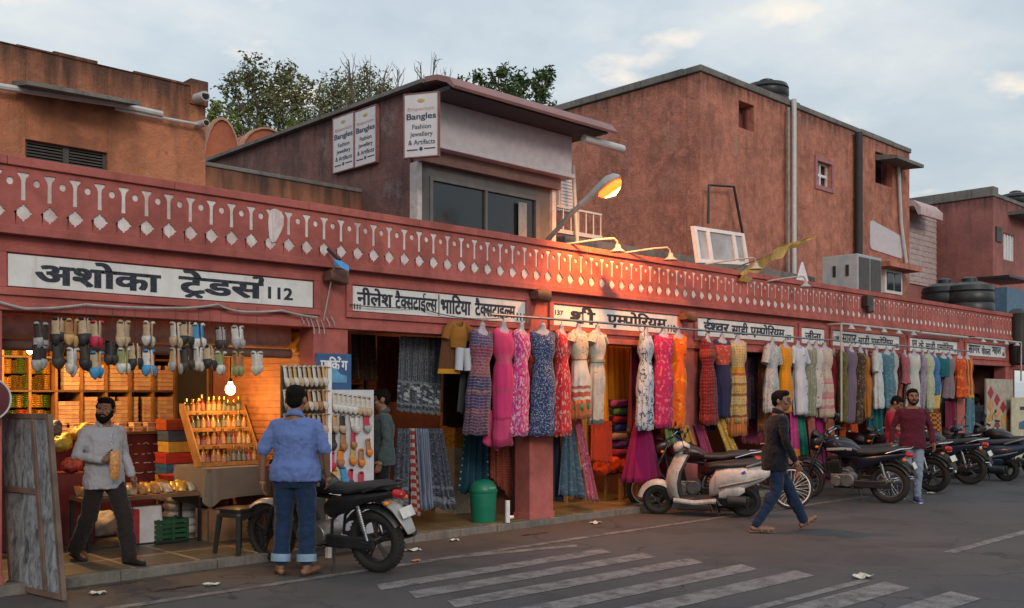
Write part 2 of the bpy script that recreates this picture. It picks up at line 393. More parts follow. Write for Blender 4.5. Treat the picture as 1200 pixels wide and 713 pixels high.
t.bump(t.math('ADD', n3, t.math('MULTIPLY', n4, -1.2)), .7, .008)
m_asph = t.done(cc, .82, 0, .35)
mb = MB(); mb.add([(-600, -600, 0), (900, -600, 0), (900, 900, 0), (-600, 900, 0)], [(0, 1, 2, 3)])
struct(mb.build('road', m_asph, None, None))
def paint_mat(name, c, wear):
    t = MT(name); o = t.tc('Object'); n = t.noise(o, 5, 8, .72); k = t.noise(o, 60, 4, .6)
    f = t.ramp(t.math('ADD', n, t.math('MULTIPLY', k, .35)), [(wear, 0.0), (wear + .2, 1.0)])
    cc = t.mix(f, (.072, .067, .067), c); t.bump(k, .3, .004); return t.done(cc, .75, 0, .3)
m_zebra = paint_mat('worn_white_road_paint', (.2, .196, .198), .54)
m_edge = paint_mat('worn_edge_line_paint', (.2, .19, .185), .56)
def flat(name, poly, z, m, kind='structure'):
    mb = MB(); mb.add([(p[0], p[1], z) for p in poly], [tuple(range(len(poly)))]); o = mb.build(name, m, None, None); o['kind'] = kind; return o
# zebra stripes: far edge of the photo's stripes measured on the ground
zl_px = [(515, 655), (437, 690), (476, 699), (522, 710)]
zr_px = [(672, 640.5), (706, 646.5), (757, 651.5), (812, 658), (874, 665.5), (939, 673), (1013, 681), (1048, 687), (1128, 699)]
zd = (G(757, 651.5) - G(476, 699)).normalized(); zn = Vector((-zd.y, zd.x, 0))
for i, r_ in enumerate(zr_px):
    b = G(*r_); a = G(*zl_px[i]) if i < 4 else b - zd * (G(812, 658) - G(522, 710)).length; h = (.06, .12, .13, .13, .135, .135, .05, .145, .15)[i]
    flat('zebra_stripe', [tuple((a - zn * h)[:2]), tuple((b - zn * h)[:2]), tuple((b + zn * h + zd * .12)[:2]), tuple((a + zn * h + zd * .12)[:2])], .004, m_zebra)
e0, e1, e2 = G(440, 672), G(577, 646.5), G(1000, 585)
flat('edge_line', [(2.0, e1.y - .06), (9.5, e1.y - .06), (9.5, e1.y + .05), (2.0, e1.y + .05)], .0045, m_edge)
flat('edge_line', [(9.5, e1.y - .06), (16.2, e2.y - .05), (16.2, e2.y + .06), (9.5, e1.y + .05)], .0045, m_edge)
a, b = G(1112, 648), G(1200, 622)
for k in range(4):
    xx = a.x + k * 6.0; flat('lane_dash', [(xx, a.y - .06), (xx + 2.6, a.y - .06), (xx + 2.6, a.y + .06), (xx, a.y + .06)], .004, m_zebra)

# tiled shop floor a step above the road ------------------------------
t = MT('stone_tiles'); o = t.tc('Object')
br = t.N.new('ShaderNodeTexBrick'); t.L.new(t.mapping(o, (1, 1, 1)), br.inputs[0]); br.offset = 0; br.inputs['Scale'].default_value = 1
br.inputs['Brick Width'].default_value = .62; br.inputs['Row Height'].default_value = .62; br.inputs['Mortar Size'].default_value = .022
n = t.noise(o, 2.2, 6, .6); k = t.noise(o, 26, 4, .6)
br.inputs['Color1'].default_value = (.07, .078, .07, 1); br.inputs['Color2'].default_value = (.1, .1, .088, 1); br.inputs['Mortar'].default_value = (.3, .27, .23, 1)
cc = t.mix(t.math('MULTIPLY', t.ramp(n, [(.4, 0.0), (.7, 1.0)]), .5), br.outputs[0], (.11, .085, .06)); cc = t.mix(t.math('MULTIPLY', k, .35), cc, (.04, .04, .04))
t.bump(k, .15, .004); m_tile = t.done(cc, .42, 0, .4)
t = MT('ochre_tiles'); o = t.tc('Object')
br = t.N.new('ShaderNodeTexBrick'); t.L.new(t.mapping(o, (1, 1, 1)), br.inputs[0]); br.offset = 0; br.inputs['Scale'].default_value = 1
br.inputs['Brick Width'].default_value = .42; br.inputs['Row Height'].default_value = .42; br.inputs['Mortar Size'].default_value = .014
br.inputs['Color1'].default_value = (.2, .13, .06, 1); br.inputs['Color2'].default_value = (.25, .17, .085, 1); br.inputs['Mortar'].default_value = (.34, .27, .17, 1)
n = t.noise(o, 2.5, 6, .6); cc = t.mix(t.math('MULTIPLY', t.ramp(n, [(.4, 0.0), (.7, 1.0)]), .6), br.outputs[0], (.1, .07, .04)); m_tile2 = t.done(cc, .4, 0, .4)
m_kerb = plaster('kerb_concrete', (.19, .175, .16), (.06, .055, .05), .5, .5, scale=4)
FZ = .09
def slab(x0, x1, m):
    mb = MB(); mb.box(x0, x1, .05, 4.2, -.05, FZ); struct(mb.build('pavement', m, None, None))
slab(-4, 5.8, m_tile); slab(5.8, 8.98, m_tile2); slab(8.98, 12.2, m_tile2); slab(12.2, 34, m_tile)
mb = MB(); x = -4.0
while x < 34:
    w = rnd.uniform(.9, 1.5); mb.box(x, min(34, x + w) - .008, -.06 + rnd.uniform(-.008, .008), .05, -.05, FZ - .004 + rnd.uniform(-.006, .003)); x += w
struct(mb.build('kerb', m_kerb, None, None, bevel=.008))

# ================================================================== the arcade of shops
arc = thing('shop_arcade', 'long pink single-storey shop arcade with a white niche pattern along its parapet', 'building', (0, 0, 0))
PIER = [(2.18, 2.60), (5.59, 6.02), (8.77, 9.2), (11.95, 12.38), (15.13, 15.40), (16.24, 16.5), (19.27, 19.68), (22.15, 22.6), (25.05, 25.5)]
ZL, ZW = 2.36, 3.0
mb = MB()
mb.box(-6, 25.7, 0, .27, ZL, ZW)                                            # beam over the openings with the sign fields
SIGNS = [(2.64, 5.574), (6.075, 8.677), (9.197, 11.855), (12.363, 15.162), (15.42, 16.22), (16.52, 19.24), (19.71, 22.12), (22.62, 25.0)]
ZS0, ZS1 = 2.562, 2.83
for a, b in SIGNS:
    for q in ((a - .09, b + .09, ZS1 + .012, ZS1 + .075), (a - .09, b + .09, ZS0 - .075, ZS0 - .012), (a - .09, a - .012, ZS0 - .0119, ZS1 + .0119), (b + .012, b + .09, ZS0 - .0119, ZS1 + .0119)):
        mb.box(q[0], q[1], -.032, -.0005, q[2], q[3])
mb.box(-6, 25.7, -.028, .0, ZL - .0, ZL + .07)
mb.build('beam', m_pink, arc, None, bevel=.006)
for i, (a, b) in enumerate(PIER):
    mb = MB(); mb.box(a, b, -.004, .272, -.02, ZL); mb.box(a - .012, b + .012, -.018, .285, -.02, .16)
    mb.build('pier', m_pink, arc, None, bevel=.008)
# parapet: real recessed niches punched through the front skin
def parapet():
    cu = bpy.data.curves.new('cell', 'CURVE'); cu.dimensions = '2D'; cu.fill_mode = 'BOTH'; cu.extrude = .006; cu.resolution_u = 4
    Wc, z0, z1 = .2096, 3.06, 3.55
    def sp(pts):
        s = cu.splines.new('POLY'); s.points.add(len(pts) - 1)
        for q, p in zip(s.points, pts): q.co = (p[0], p[1], 0, 1)
        s.use_cyclic_u = True
    h = Wc / 2
    sp([(-h, z0), (h, z0), (h, z1), (-h, z1)])
    y = [(-.02, 3.275), (.02, 3.275), (.018, 3.43), (.024, 3.46), (.047, 3.487), (.05, 3.505), (-.05, 3.505), (-.047, 3.487), (-.026, 3.46), (-.018, 3.43)]
    sp(y)
    st = []; zc, rr = 3.172, .076
    for q in range(4):
        a = q * math.pi / 2
        for (px, pz) in ((.0 * rr, -1.0 * rr), (.14 * rr, -.86 * rr), (.22 * rr, -.68 * rr), (.44 * rr, -.62 * rr), (.5 * rr, -.46 * rr), (.66 * rr, -.42 * rr), (.7 * rr, -.2 * rr), (.88 * rr, -.12 * rr)):
            st.append((px * math.cos(a) - pz * math.sin(a), zc + px * math.sin(a) + pz * math.cos(a)))
    sp(st)
    for sgn in (-1, 1):
        sp([(sgn * h * 0 + (h - .0001) * 0 + sgn * .0, 0)] * 0 or [(.0, 0)] * 0) if 0 else None
    # round dimple sits between two trumpets: put it wholly inside the cell by shifting the cell's frame
    return cu, Wc
cu, Wc = parapet()
def shift_cell(cu, Wc):
    # frame runs from -.3 W to .7 W so that the dimple at +W/2 is inside
    pts = cu.splines[0].points; lo, hi = -.3 * Wc, .7 * Wc
    for p, q in zip(pts, ((lo, 3.06), (hi, 3.06), (hi, 3.55), (lo, 3.55))): p.co = (q[0], q[1], 0, 1)
    s = cu.splines.new('POLY'); n = 12; s.points.add(n - 1)
    for k, p in enumerate(s.points): a = 2 * math.pi * k / n; p.co = (Wc / 2 + .029 * math.cos(a), 3.425 + .033 * math.sin(a), 0, 1)
    s.use_cyclic_u = True
shift_cell(cu, Wc)
oc = bpy.data.objects.new('cell', cu); COL.objects.link(oc)
dg = bpy.context.evaluated_depsgraph_get(); dg.update(); me = bpy.data.meshes.new_from_object(oc.evaluated_get(dg)); bpy.data.objects.remove(oc)
cv = [tuple(v.co) for v in me.vertices]; cf = [tuple(p.vertices) for p in me.polygons]; bpy.data.meshes.remove(me)
mb = MB(); YF = -.08; n0 = -14; n1 = 109; X0 = 2.74
for i in range(n0, n1):
    x = X0 + i * Wc; o = len(mb.v); mb.v += [(p[0] + x, YF + .006 - p[2], p[1]) for p in cv]; mb.f += [tuple(q + o for q in f) for f in cf]; mb.mi += [0] * len(cf)
xl, xr = X0 + n0 * Wc - .3 * Wc, X0 + (n1 - 1) * Wc + .7 * Wc
mb.box(xl, xr, YF + .0125, YF + .025, 3.06, 3.55, 1)                       # whitewashed back of the niches
mb.build('parapet', [m_pink, m_relief], arc, None)
mb = MB(); mb.box(xl, xr, -.0475, .2, ZW + .0005, 3.5495)
mb.box(xl, xr, -.108, .0, 2.985, 3.059)
for k in range(18):                                                        # coping in lengths, a little uneven
    a = xl + (xr - xl) * k / 18; b = xl + (xr - xl) * (k + 1) / 18; mb.box(a + .002, b - .002, -.112, .22, 3.551, 3.632 + rnd.uniform(-.008, .006))
mb.build('coping', m_pink, arc, None, bevel=.006)
pp = []
for k in range(14):
    a = 2 * math.pi * k / 14; r_ = 1 + .12 * math.sin(3 * a + .5); pp.append((5.10 + .085 * r_ * math.cos(a) + .02 * math.sin(a), 3.36 + .17 * r_ * math.sin(a)))
mb = MB(); mb.prism(pp, YF - .004, YF + .012, 'Y'); mb.build('patch', m_relief, arc, None)
# inside: ceiling, back wall, partitions
mb = MB(); mb.box(-6, 25.7, .271, 4.2, ZW - .3, ZW - .02); mb.build('ceiling', m_ceil, arc, None)
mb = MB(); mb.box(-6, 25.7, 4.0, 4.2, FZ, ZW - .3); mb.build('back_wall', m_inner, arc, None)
for i, (a, b) in enumerate(PIER):
    if i in (0,): continue
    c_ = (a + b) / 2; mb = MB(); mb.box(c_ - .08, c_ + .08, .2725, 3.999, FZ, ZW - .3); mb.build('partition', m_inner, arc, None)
mb = MB(); mb.box(-6, 25.7, .2205, 9, ZW - .019, ZW + .12); mb.build('roof', m_conc, arc, None)
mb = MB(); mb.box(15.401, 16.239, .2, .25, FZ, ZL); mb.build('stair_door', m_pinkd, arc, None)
# the next building past the arcade
nb = thing('corner_building', 'dark pink building front beyond the far end of the arcade', 'building')
mb = MB(); mb.box(25.72, 34, .1, .4, 2.3, 3.2); mb.box(25.72, 25.95, .1, .4, 0, 2.3); mb.box(29.2, 29.6, .1, .4, 0, 2.3); mb.box(33.6, 34, .1, .4, 0, 2.3)
mb.build('front_wall', m_pinkd, nb, None, bevel=.01)
mb = MB(); mb.box(25.72, 34, .401, 5, 2.6, 3.1); mb.box(25.72, 34, 4.5, 5, .09, 2.6); mb.build('interior', m_inner, nb, None)

# ---------------------------------------------------------------- sign boards
t = MT('painted_sign_white'); o = t.tc('Object'); n = t.noise(o, 5, 7, .65); n2 = t.noise(t.mapping(o, (6, 6, .7)), 3, 5, .6)
cc = t.mix(t.ramp(n, [(.4, 0.0), (.75, .5)]), (.68, .68, .68), (.42, .4, .38)); cc = t.mix(t.math('MULTIPLY', t.ramp(n2, [(.55, 0.0), (.75, 1.0)]), .3), cc, (.3, .22, .19)); n3 = t.noise(o, 1.7, 8, .7); cc = t.mix(t.math('MULTIPLY', t.ramp(n3, [(.52, 0.0), (.7, 1.0)]), .4), cc, (.36, .3, .27)); m_sign = t.done(cc, .6)
t = MT('painted_letters'); n = t.noise(t.tc('Object'), 40, 5, .7); m_let = t.done(t.mix(t.ramp(n, [(.5, 0.0), (.78, .6)]), (.012, .016, .03), (.12, .12, .13)), .6)
def sign(i, label, words, nums=()):
    a, b = SIGNS[i]; s = thing('shop_sign', label, 'sign', group='painted signs over the shops')
    mb = MB(); mb.box(a, b, -.016, -.001, ZS0, ZS1); mb.build('sign_board', m_sign, s, None, bevel=.003)
    for x0, x1, z0, z1, tk, bold in words: put_text('lettering', word(tk, .012), s, m_let, x0, x1, z0, z1, -.0175, heavy=bold * .75)
    for x0, x1, z0, z1, tk in nums: put_text('shop_number', word([tk], .004), s, m_let, x0, x1, z0, z1, -.0175, heavy=.03)
EMP = ['ए', ('म', .72), 'पोिरयम']
TEX1 = ['टै', ('क', .7), 'सटाई', ('ल', .66), 'स']; TEX2 = ['टै', ('क', .7), 'सटाइ', ('ल', .66), 'स']
sign(0, 'long white sign with large black letters ending in 112', [(2.86, 3.94, 2.6, 2.82, ['अशोका'], .035), (4.13, 5.0, 2.575, 2.835, ['टे', '/r', 'ड', 'स', '^r'], .035)], [(5.06, 5.33, 2.625, 2.74, '112')])
sign(1, 'white sign split by a black bar into two shop names', [(6.13, 6.6, 2.63, 2.82, ['नीलेश'], .03), (6.64, 7.24, 2.6, 2.82, TEX1, .03), (7.3, 7.76, 2.61, 2.83, ['भािटया'], .035), (7.83, 8.5, 2.59, 2.82, TEX2, .035)], [(6.09, 6.17, 2.58, 2.64, '111'), (8.53, 8.66, 2.59, 2.68, '111')])
mb = MB(); mb.box(7.262, 7.275, -.0195, -.0165, 2.575, 2.82); mb.build('divider', m_let, [o for o in COL.objects if o.name.startswith('shop_sign')][-1], None)
sign(2, 'white sign with two widely spaced black words above the beige and red dresses', [(9.52, 10.0, 2.6, 2.83, [('श', .72), '_r', 'ी'], .04), (10.26, 11.58, 2.59, 2.82, EMP, .035)], [(9.22, 9.37, 2.7, 2.76, '137'), (11.62, 11.8, 2.59, 2.69, '110')])
sign(3, 'white sign with three black words over the scooter and the maroon dress', [(12.52, 13.2, 2.61, 2.83, ['ई', ('श', .72), 'वर'], .035), (13.28, 13.74, 2.62, 2.82, ['साडी'], .035), (13.82, 14.86, 2.6, 2.82, EMP, .035)], [(14.9, 15.08, 2.6, 2.69, '109')])
sign(4, 'small square white sign with one short black word', [(15.55, 16.1, 2.63, 2.8, ['जीना'], .035)])
sign(5, 'white sign behind a white tube frame above the olive and purple dresses', [(16.86, 17.42, 2.62, 2.79, ['सागर'], .03), (17.5, 17.95, 2.62, 2.8, ['साडी'], .03), (18.03, 18.96, 2.6, 2.8, EMP, .03)], [(16.56, 16.76, 2.64, 2.74, '108'), (19.02, 19.2, 2.6, 2.69, '108')])
sign(6, 'white sign below a single tube light, above the white and lilac dresses', [(19.82, 20.06, 2.62, 2.79, ['एम'], .03), (20.14, 20.38, 2.62, 2.8, ['के'], .03), (20.48, 20.95, 2.62, 2.8, ['साडी'], .03), (21.05, 21.9, 2.6, 2.8, EMP, .03)], [(21.94, 22.08, 2.6, 2.67, '107')])
sign(7, 'farthest full white sign on the arcade, over the dark doorway', [(22.75, 23.4, 2.62, 2.8, ['सागर'], .03), (23.5, 24.05, 2.6, 2.8, ['चोकला'], .03), (24.15, 24.7, 2.62, 2.8, ['महल'], .03)], [(24.78, 24.94, 2.6, 2.69, '106')])
s = thing('shop_sign', 'cut-off white sign on the building past the arcade end', 'sign', group='painted signs over the shops')
mb = MB(); mb.box(26.0, 28.6, .07, .0985, 2.55, 2.82); mb.build('sign_board', m_sign, s, None, bevel=.003)
put_text('lettering', word(['नवरंग'], .01), s, m_let, 26.3, 27.3, 2.6, 2.79, .066, heavy=.02)
# ================================================================== buildings above and behind the parapet
m_orange = plaster('orange_plaster', (.55, .215, .115), (.17, .08, .055), .55, .8, top=5.1, pale=(.5, .25, .14), mid=.35, bd=.025, brick=.71)
m_brickred = plaster('red_plaster', (.54, .215, .15), (.17, .08, .065), .55, 1.0, pale=(.42, .25, .2), top=8.05, blot=(.42, .6), mid=.5, bd=.035, brick=.7)
m_cabin = plaster('grey_pink_stained_plaster', (.21, .105, .095), (.06, .05, .048), .8, .7, pale=(.27, .28, .28), top=5.6, mid=.35, bd=.02)
m_farwall = plaster('dusty_red_plaster', (.33, .13, .115), (.12, .06, .06), .5, .6, top=7.7)
m_grey = mat('grey_painted_frame', (.12, .115, .115), .6, var=.2)
m_lilac = mat('pale_lilac_metal', (.5, .46, .49), .5, var=.12)
m_canopy = mat('dull_rose_sheet_metal', (.27, .13, .125), .55, var=.2, scale=2)
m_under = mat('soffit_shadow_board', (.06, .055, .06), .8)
# left orange upper storey
YB = 2.0
def wx(u, y): return P(u, 400, y).x
b = thing('orange_house', 'orange plastered upper storey with a louvred window and a tilted awning slab', 'building')
zt = P(0, 50, YB).z; xr_ = wx(241, YB)
w0, w1 = P(30, 165, YB), P(126, 197, YB); wz0, wz1 = w1.z - .12, P(60, 168, YB).z
mb = MB(); mb.box(-5, w0.x, YB, YB + .3, 2.9, zt); mb.box(w1.x, xr_, YB, YB + .3, 2.9, zt); mb.box(w0.x, w1.x, YB, YB + .3, wz1, zt); mb.box(w0.x, w1.x, YB, YB + .3, 2.9, wz0)
mb.box(-5, xr_, YB + .3, YB + 4, 2.9, zt - .1)
x = -5.0
while x < xr_ - .3:
    ww = rnd.uniform(.3, .9); mb.box(x, min(xr_, x + ww), YB - .015, YB + .3, zt + .0005, zt + rnd.uniform(.01, .045)); x += ww
mb.box(xr_ - .2, xr_ + .02, YB - .03, YB + .3, zt - .2, zt + .09)
mb.build('wall', m_orange, b, None, bevel=.015)
mb = MB()
for k in range(9):
    z = wz0 + (wz1 - wz0) * (k + .5) / 9; mb.box(w0.x + .03, w1.x - .03, YB + .06, YB + .13, z - .008, z + .008, M=None)
mb.box((w0.x + w1.x) / 2 - .03, (w0.x + w1.x) / 2 + .03, YB + .05, YB + .15, wz0, wz1); mb.box(w0.x, w0.x + .03, YB + .05, YB + .15, wz0, wz1); mb.box(w1.x - .03, w1.x, YB + .05, YB + .15, wz0, wz1)
f = mb.build('window', mat('grey_louvre', (.07, .062, .058), .7), b, None)
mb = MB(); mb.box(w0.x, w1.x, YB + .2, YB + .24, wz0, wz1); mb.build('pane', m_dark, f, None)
p0, p1 = P(18, 98, YB - .1), P(150, 122, YB - .1)
mb = MB(); mb.loft([[(q.x, YB - .001, q.z + .05), (q.x, YB - .45, q.z - .05), (q.x, YB - .45, q.z - .09), (q.x, YB - .001, q.z + .0)] for q in (p0, p1)]); mb.build('awning', m_conc, b, None)
q0, q1, q2 = P(-30, 97, YB - .12), P(135, 122, YB - .12), P(190, 134, YB - .12)
mb = MB(); mb.tube([q0, q1, q2], .035, 8); mb.tube([P(135, 128, YB - .1), P(232, 146, YB - .1)], .016, 6); mb.build('pipe', m_pvc, b)
for (u, v, r_) in ((229, 116, .055), (230, 147, .04)):
    q = P(u, v, YB); mb = MB(); mb.cyl((q.x, YB + .02, q.z), (q.x, YB - .25, q.z - .02), r_); mb.cyl((q.x, YB - .24, q.z - .02), (q.x, YB - .252, q.z - .02), r_ * .8, mi=1); mb.build('spout', [m_pvc, m_dark], b)
# terrace wall from the orange house to the cabin
c_ = thing('terrace_wall', 'low orange roof wall running to the bangle cabin', 'wall')
a0, a1 = P(241, 205, YB + .15), P(468, 246, YB + .15)
mb = MB(); mb.box(xr_ + .021, a1.x + .5, YB + .1, YB + .3, 2.9, P(300, 203, YB + .1).z - .02); mb.box(xr_ + .021, a1.x + .5, YB + .08, YB + .32, P(300, 203, YB + .1).z - .0195, P(300, 203, YB + .1).z + .03, 1); mb.build('wall', [plaster('faded_orange_plaster', (.4, .16, .09), (.08, .06, .05), .7, .6, top=4.3), m_conc], c_, None, bevel=.01)
# arched orange roof shapes behind
m_or2 = plaster('terracotta_limewash', (.42, .13, .07), (.2, .08, .05), .4, .4)
for k, (u0, u1, vt, lab) in enumerate(((238, 281, 141, 'taller orange arched roof gable, left of the pair'), (281, 345, 152, 'orange barrel-vault roof end beside the stained wall'))):
    yb = 6.5 + k * .4; v = thing('arched_gable', lab, 'roof'); xa, xb = wx(u0, yb), wx(u1, yb); zt_ = P((u0 + u1) / 2, vt, yb).z; zb = zt_ - (.9 if k == 0 else .62); rr = (xb - xa) / 2; poly = [(xa, 3), (xb, 3)]
    for j in range(13): a = math.pi * j / 12; poly.append((xa + rr + rr * math.cos(a), zb + (zt_ - zb) * math.sin(a)))
    mb = MB(); mb.prism(poly, yb, yb + 1.6, 'Y'); mb.build('gable_wall', m_or2, v, 60)
    mb = MB()
    for j in range(12):
        a, a2 = math.pi * j / 12, math.pi * (j + 1) / 12
        mb.loft([[(xa + rr + rr * s_ * math.cos(q), y_, zb + (zt_ - zb) * s_ * math.sin(q)) for (s_, y_) in ((1.0, yb - .05), (1.05, yb - .05), (1.05, yb + .12), (1.0, yb + .12))] for q in (a, a2)])
    mb.build('rim', mat('pale_limewash_rim', (.4, .22, .16), .9), v, 60)
# ------------------------------------------------ the bangle cabin
YC = .95; XC = P(486, 250, YC).x; XR = P(650, 250, YC).x; cab = thing('rooftop_cabin', 'rooftop showroom cabin with a big dark window and rose metal canopy', 'building')
ztop = P(503, 104, YC).z; m_ply = mat('grey_board', (.1, .095, .095), .7, var=.2)
mb = MB(); mb.box(XC, XC + .14, YC + .1, YC + 6.5, 2.9, ztop - .05); mb.box(XR - .14, XR, YC + .1, YC + 6.5, 2.9, ztop - .3); mb.box(XC + .141, XR - .141, YC + 6.2, YC + 6.5, 2.9, ztop - .2); mb.build('wall', m_cabin, cab, None, bevel=.01)
mb = MB(); mb.loft([[(XC - .1, YC - .5, ztop + .0), (XR + .5, YC - .5, ztop + .0), (XR + .5, YC - .5, ztop + .05), (XC - .1, YC - .5, ztop + .05)], [(XC - .1, YC + 7, ztop - .2), (XR + .5, YC + 7, ztop - .2), (XR + .5, YC + 7, ztop - .15), (XC - .1, YC + 7, ztop - .15)]]) if 0 else mb.box(XC - .09, XR + .02, YC - .25, YC + 6.9, ztop - .049, ztop + .0)
mb.build('roof', m_conc, cab, None)
# canopy: rounded front nose
pr = [(YC - .25, ztop + .03), (YC - .5, ztop + .0), (YC - .72, ztop - .08), (YC - .82, ztop - .2), (YC - .8, ztop - .23), (YC - .68, ztop - .14), (YC - .48, ztop - .06), (YC - .25, ztop - .04)]
mb = MB(); mb.prism(pr, XC - .05, XR + .42, 'X'); mb.build('canopy', m_canopy, cab, 50)
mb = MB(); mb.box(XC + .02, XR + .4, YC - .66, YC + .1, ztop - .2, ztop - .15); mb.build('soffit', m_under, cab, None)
z1 = ztop - .2005; z0 = P(500, 172, YC - .2).z
mb = MB(); mb.box(XC + .02, XR + .15, YC - .2, YC + .0, z0, z1); mb.box(XC + .02, XR + .15, YC - .27, YC - .201, z0 - .0, z0 + .06); mb.build('fascia', m_lilac, cab, None, bevel=.01)
mb = MB(); mb.box(XC + .02, XR, YC - .12, YC + .05, z0 - .16, z0 - .001); mb.build('header', mat('brown_header', (.17, .09, .08), .7), cab, None)
mb = MB()
for xx in (XC, XR - .1): mb = MB(); mb.box(xx, xx + .075, YC - .05, YC + .099, 2.9, z0 - .161); mb.build('post', mat('off_white_post', (.5, .45, .43), .6), cab, None)
g0, g1 = P(503, 200, YC).x, P(615, 200, YC).x; zb, zh = 3.3, z0 - .3
mb = MB(); mb.box(XC + .076, g0, YC, YC + .06, 2.9, z0 - .161); mb.box(g1 + .28, XR - .101, YC, YC + .06, 2.9, z0 - .161); mb.box(g0, g1 + .28, YC, YC + .06, zh, z0 - .161); mb.build('front_panel', m_ply, cab, None)
w = MB(); w.box(g0, g0 + .05, YC - .02, YC + .05, zb, zh); w.box(g1 + .2, g1 + .279, YC - .02, YC + .05, zb, zh); w.box(g0 + .051, g1 + .199, YC - .02, YC + .05, zh - .05, zh); gm = P(570, 200, YC).x; w.box(gm - .03, gm + .01, YC - .015, YC + .05, zb, zh - .051)
win = w.build('window', m_grey, cab, None)
mb = MB(); mb.box(g0 + .051, g1 + .199, YC + .02, YC + .03, zb, zh - .051); mb.build('pane', m_glassd, win, None)
mb = MB(); xx = P(606, 200, YC).x; mb.box(xx, xx + .16, YC - .03, YC - .021, zb - .2, zh - .12); mb.build('door_leaf', mat('bluish_grey_door', (.22, .23, .24), .5), cab, None)
q = P(690, 166, YC - .5); mb = MB(); mb.cyl((XR + .0, YC - .56, q.z - .0), (XR + .85, YC - .56, q.z + .0), .055); mb.cyl((XR + .845, YC - .56, q.z), (XR + .855, YC - .56, q.z), .045, mi=1); mb.build('spout', [m_pvc, m_dark], cab)
# the three bangle signs
m_navy = mat('navy_letters', (.02, .035, .09), .6); m_rose = mat('faded_rose_letters', (.5, .3, .32), .6); m_gold = mat('faded_gold_emblem', (.45, .33, .12), .6)
m_bs = mat('faded_white_board', (.6, .58, .6), .6, var=.12, scale=3)
def bangle_sign(M, w, h, label, hdr):
    s = thing('bangle_sign', label, 'sign', group='bangle shop boards on the cabin wall')
    s.matrix_world = M
    mb = MB(); mb.box(0, w, 0, .045, 0, h); mb.build('sign_board', m_bs, s, None, bevel=.004)
    mb = MB()
    for q in ((-.012, 0, -.012, h + .012), (w, w + .012, -.012, h + .012)): mb.box(q[0], q[1], -.008, .05, q[2], q[3])
    mb.box(0, w, -.008, .05, -.012, 0); mb.box(0, w, -.008, .05, h, h + .012); mb.build('sign_frame', mat('rose_frame', (.24, .1, .1), .6), s, None)
    for txt, a, b, z0, z1, m in (('Emporium', .1, .9, .72, .79, m_rose), ('Bangles', .07, .95, .565, .69, m_navy), ('Fashion', .24, .8, .44, .515, m_navy), ('Jewellery', .17, .85, .3, .395, m_navy), ('& Artifacts', .12, .92, .19, .27, m_navy)):
        V, F, _, _ = text_data(txt, 1, .004); put_text('lettering', (V, F), s, m, a * w, b * w, z0 * h, z1 * h, -.002, heavy=.016 if txt == 'Bangles' else .004)
    mb = MB(); mb.lathe([(.001, -.004), (.03 * h, -.004), (.03 * h, 0)], 14, 0, (.5 * w, 0, .12 * h), 'Y'); mb.box(.08 * w, .4 * w, -.004, 0, .1 * h, .118 * h); mb.box(.6 * w, .93 * w, -.004, 0, .112 * h, .13 * h); mb.build('badge', m_navy, s)
    mb = MB(); mb.ball((.5 * w, 0, .89 * h), (.12 * w, .005, .035 * h), 10, 6); mb.build('emblem', m_gold, s)
    return s
def sidemat(x, ya, z):       # board facing -x, its left edge (seen from the front) at the far end ya, lettering runs toward -y
    return Matrix(((0, 1, 0, x), (-1, 0, 0, ya), (0, 0, 1, z), (0, 0, 0, 1)))
XS = XC - .06
a, b = PX(390.5, 140, XS), PX(415.5, 133, XS); c0, c1 = PX(391, 203, XS), PX(415, 198, XS)
bangle_sign(sidemat(XS, a.y, c0.z), a.y - b.y - .02, a.z - c0.z, 'faded bangle board farthest back on the side wall', 0)
a2, b2 = PX(416, 132, XS), PX(441.5, 121, XS); c2 = PX(440, 191, XS)
bangle_sign(sidemat(XS, a2.y, c2.z + .02), a2.y - b2.y - .02, a2.z - c2.z - .02, 'middle bangle board, joined to the one behind it', 0)
a3, b3 = P(474, 112, YC - .5), P(502, 104, YC - .5); c3 = P(474, 186, YC - .5)
ang = R(-62)
M3 = Matrix.Translation((P(474, 185, YC - .35).x, YC - .35, P(474, 185, YC - .35).z)) @ Matrix.Rotation(ang, 4, 'Z')
bangle_sign(M3, .43, P(474, 112, YC - .35).z - P(474, 185, YC - .35).z, 'cleanest bangle board hanging at the front corner under the canopy', 0)
# white shutter panel and rail to the right of the cabin
r_ = thing('white_railing', 'white metal railing and post beside the cabin on the roof', 'railing')
qa, qb = P(652, 268, 1.3), P(705, 276, 1.3)
mb = MB(); mb.box(qa.x, qb.x, 1.28, 1.36, qa.z - .06, qa.z)
for k in range(7): xx = qa.x + (qb.x - qa.x) * k / 6; mb.cyl((xx, 1.32, qa.z), (xx, 1.32, qa.z + .32), .012, seg=6)
mb.box(qa.x, qb.x, 1.29, 1.35, qa.z + .32, qa.z + .35); mb.build('rail', m_pvc, r_, None)
pp_ = P(672, 270, 1.28); mb = MB(); mb.cyl((pp_.x, 1.2, qa.z - .2), (pp_.x - .1, 1.2, P(672, 194, 1.2).z), .03); mb.build('post', m_pvc, r_)
l_ = thing('louvre_panel', 'white slatted cooler panel at the cabin right corner', 'vent')
qa, qb = P(655, 200, 1.6), P(671, 250, 1.6); mb = MB(); mb.box(qa.x, qb.x, 1.6, 1.7, qb.z, qa.z)
for k in range(12): z = qb.z + (qa.z - qb.z) * (k + .5) / 12; mb.box(qa.x + .02, qb.x - .02, 1.575, 1.599, z - .02, z + .012)
mb.build('slats', m_white, l_, None)
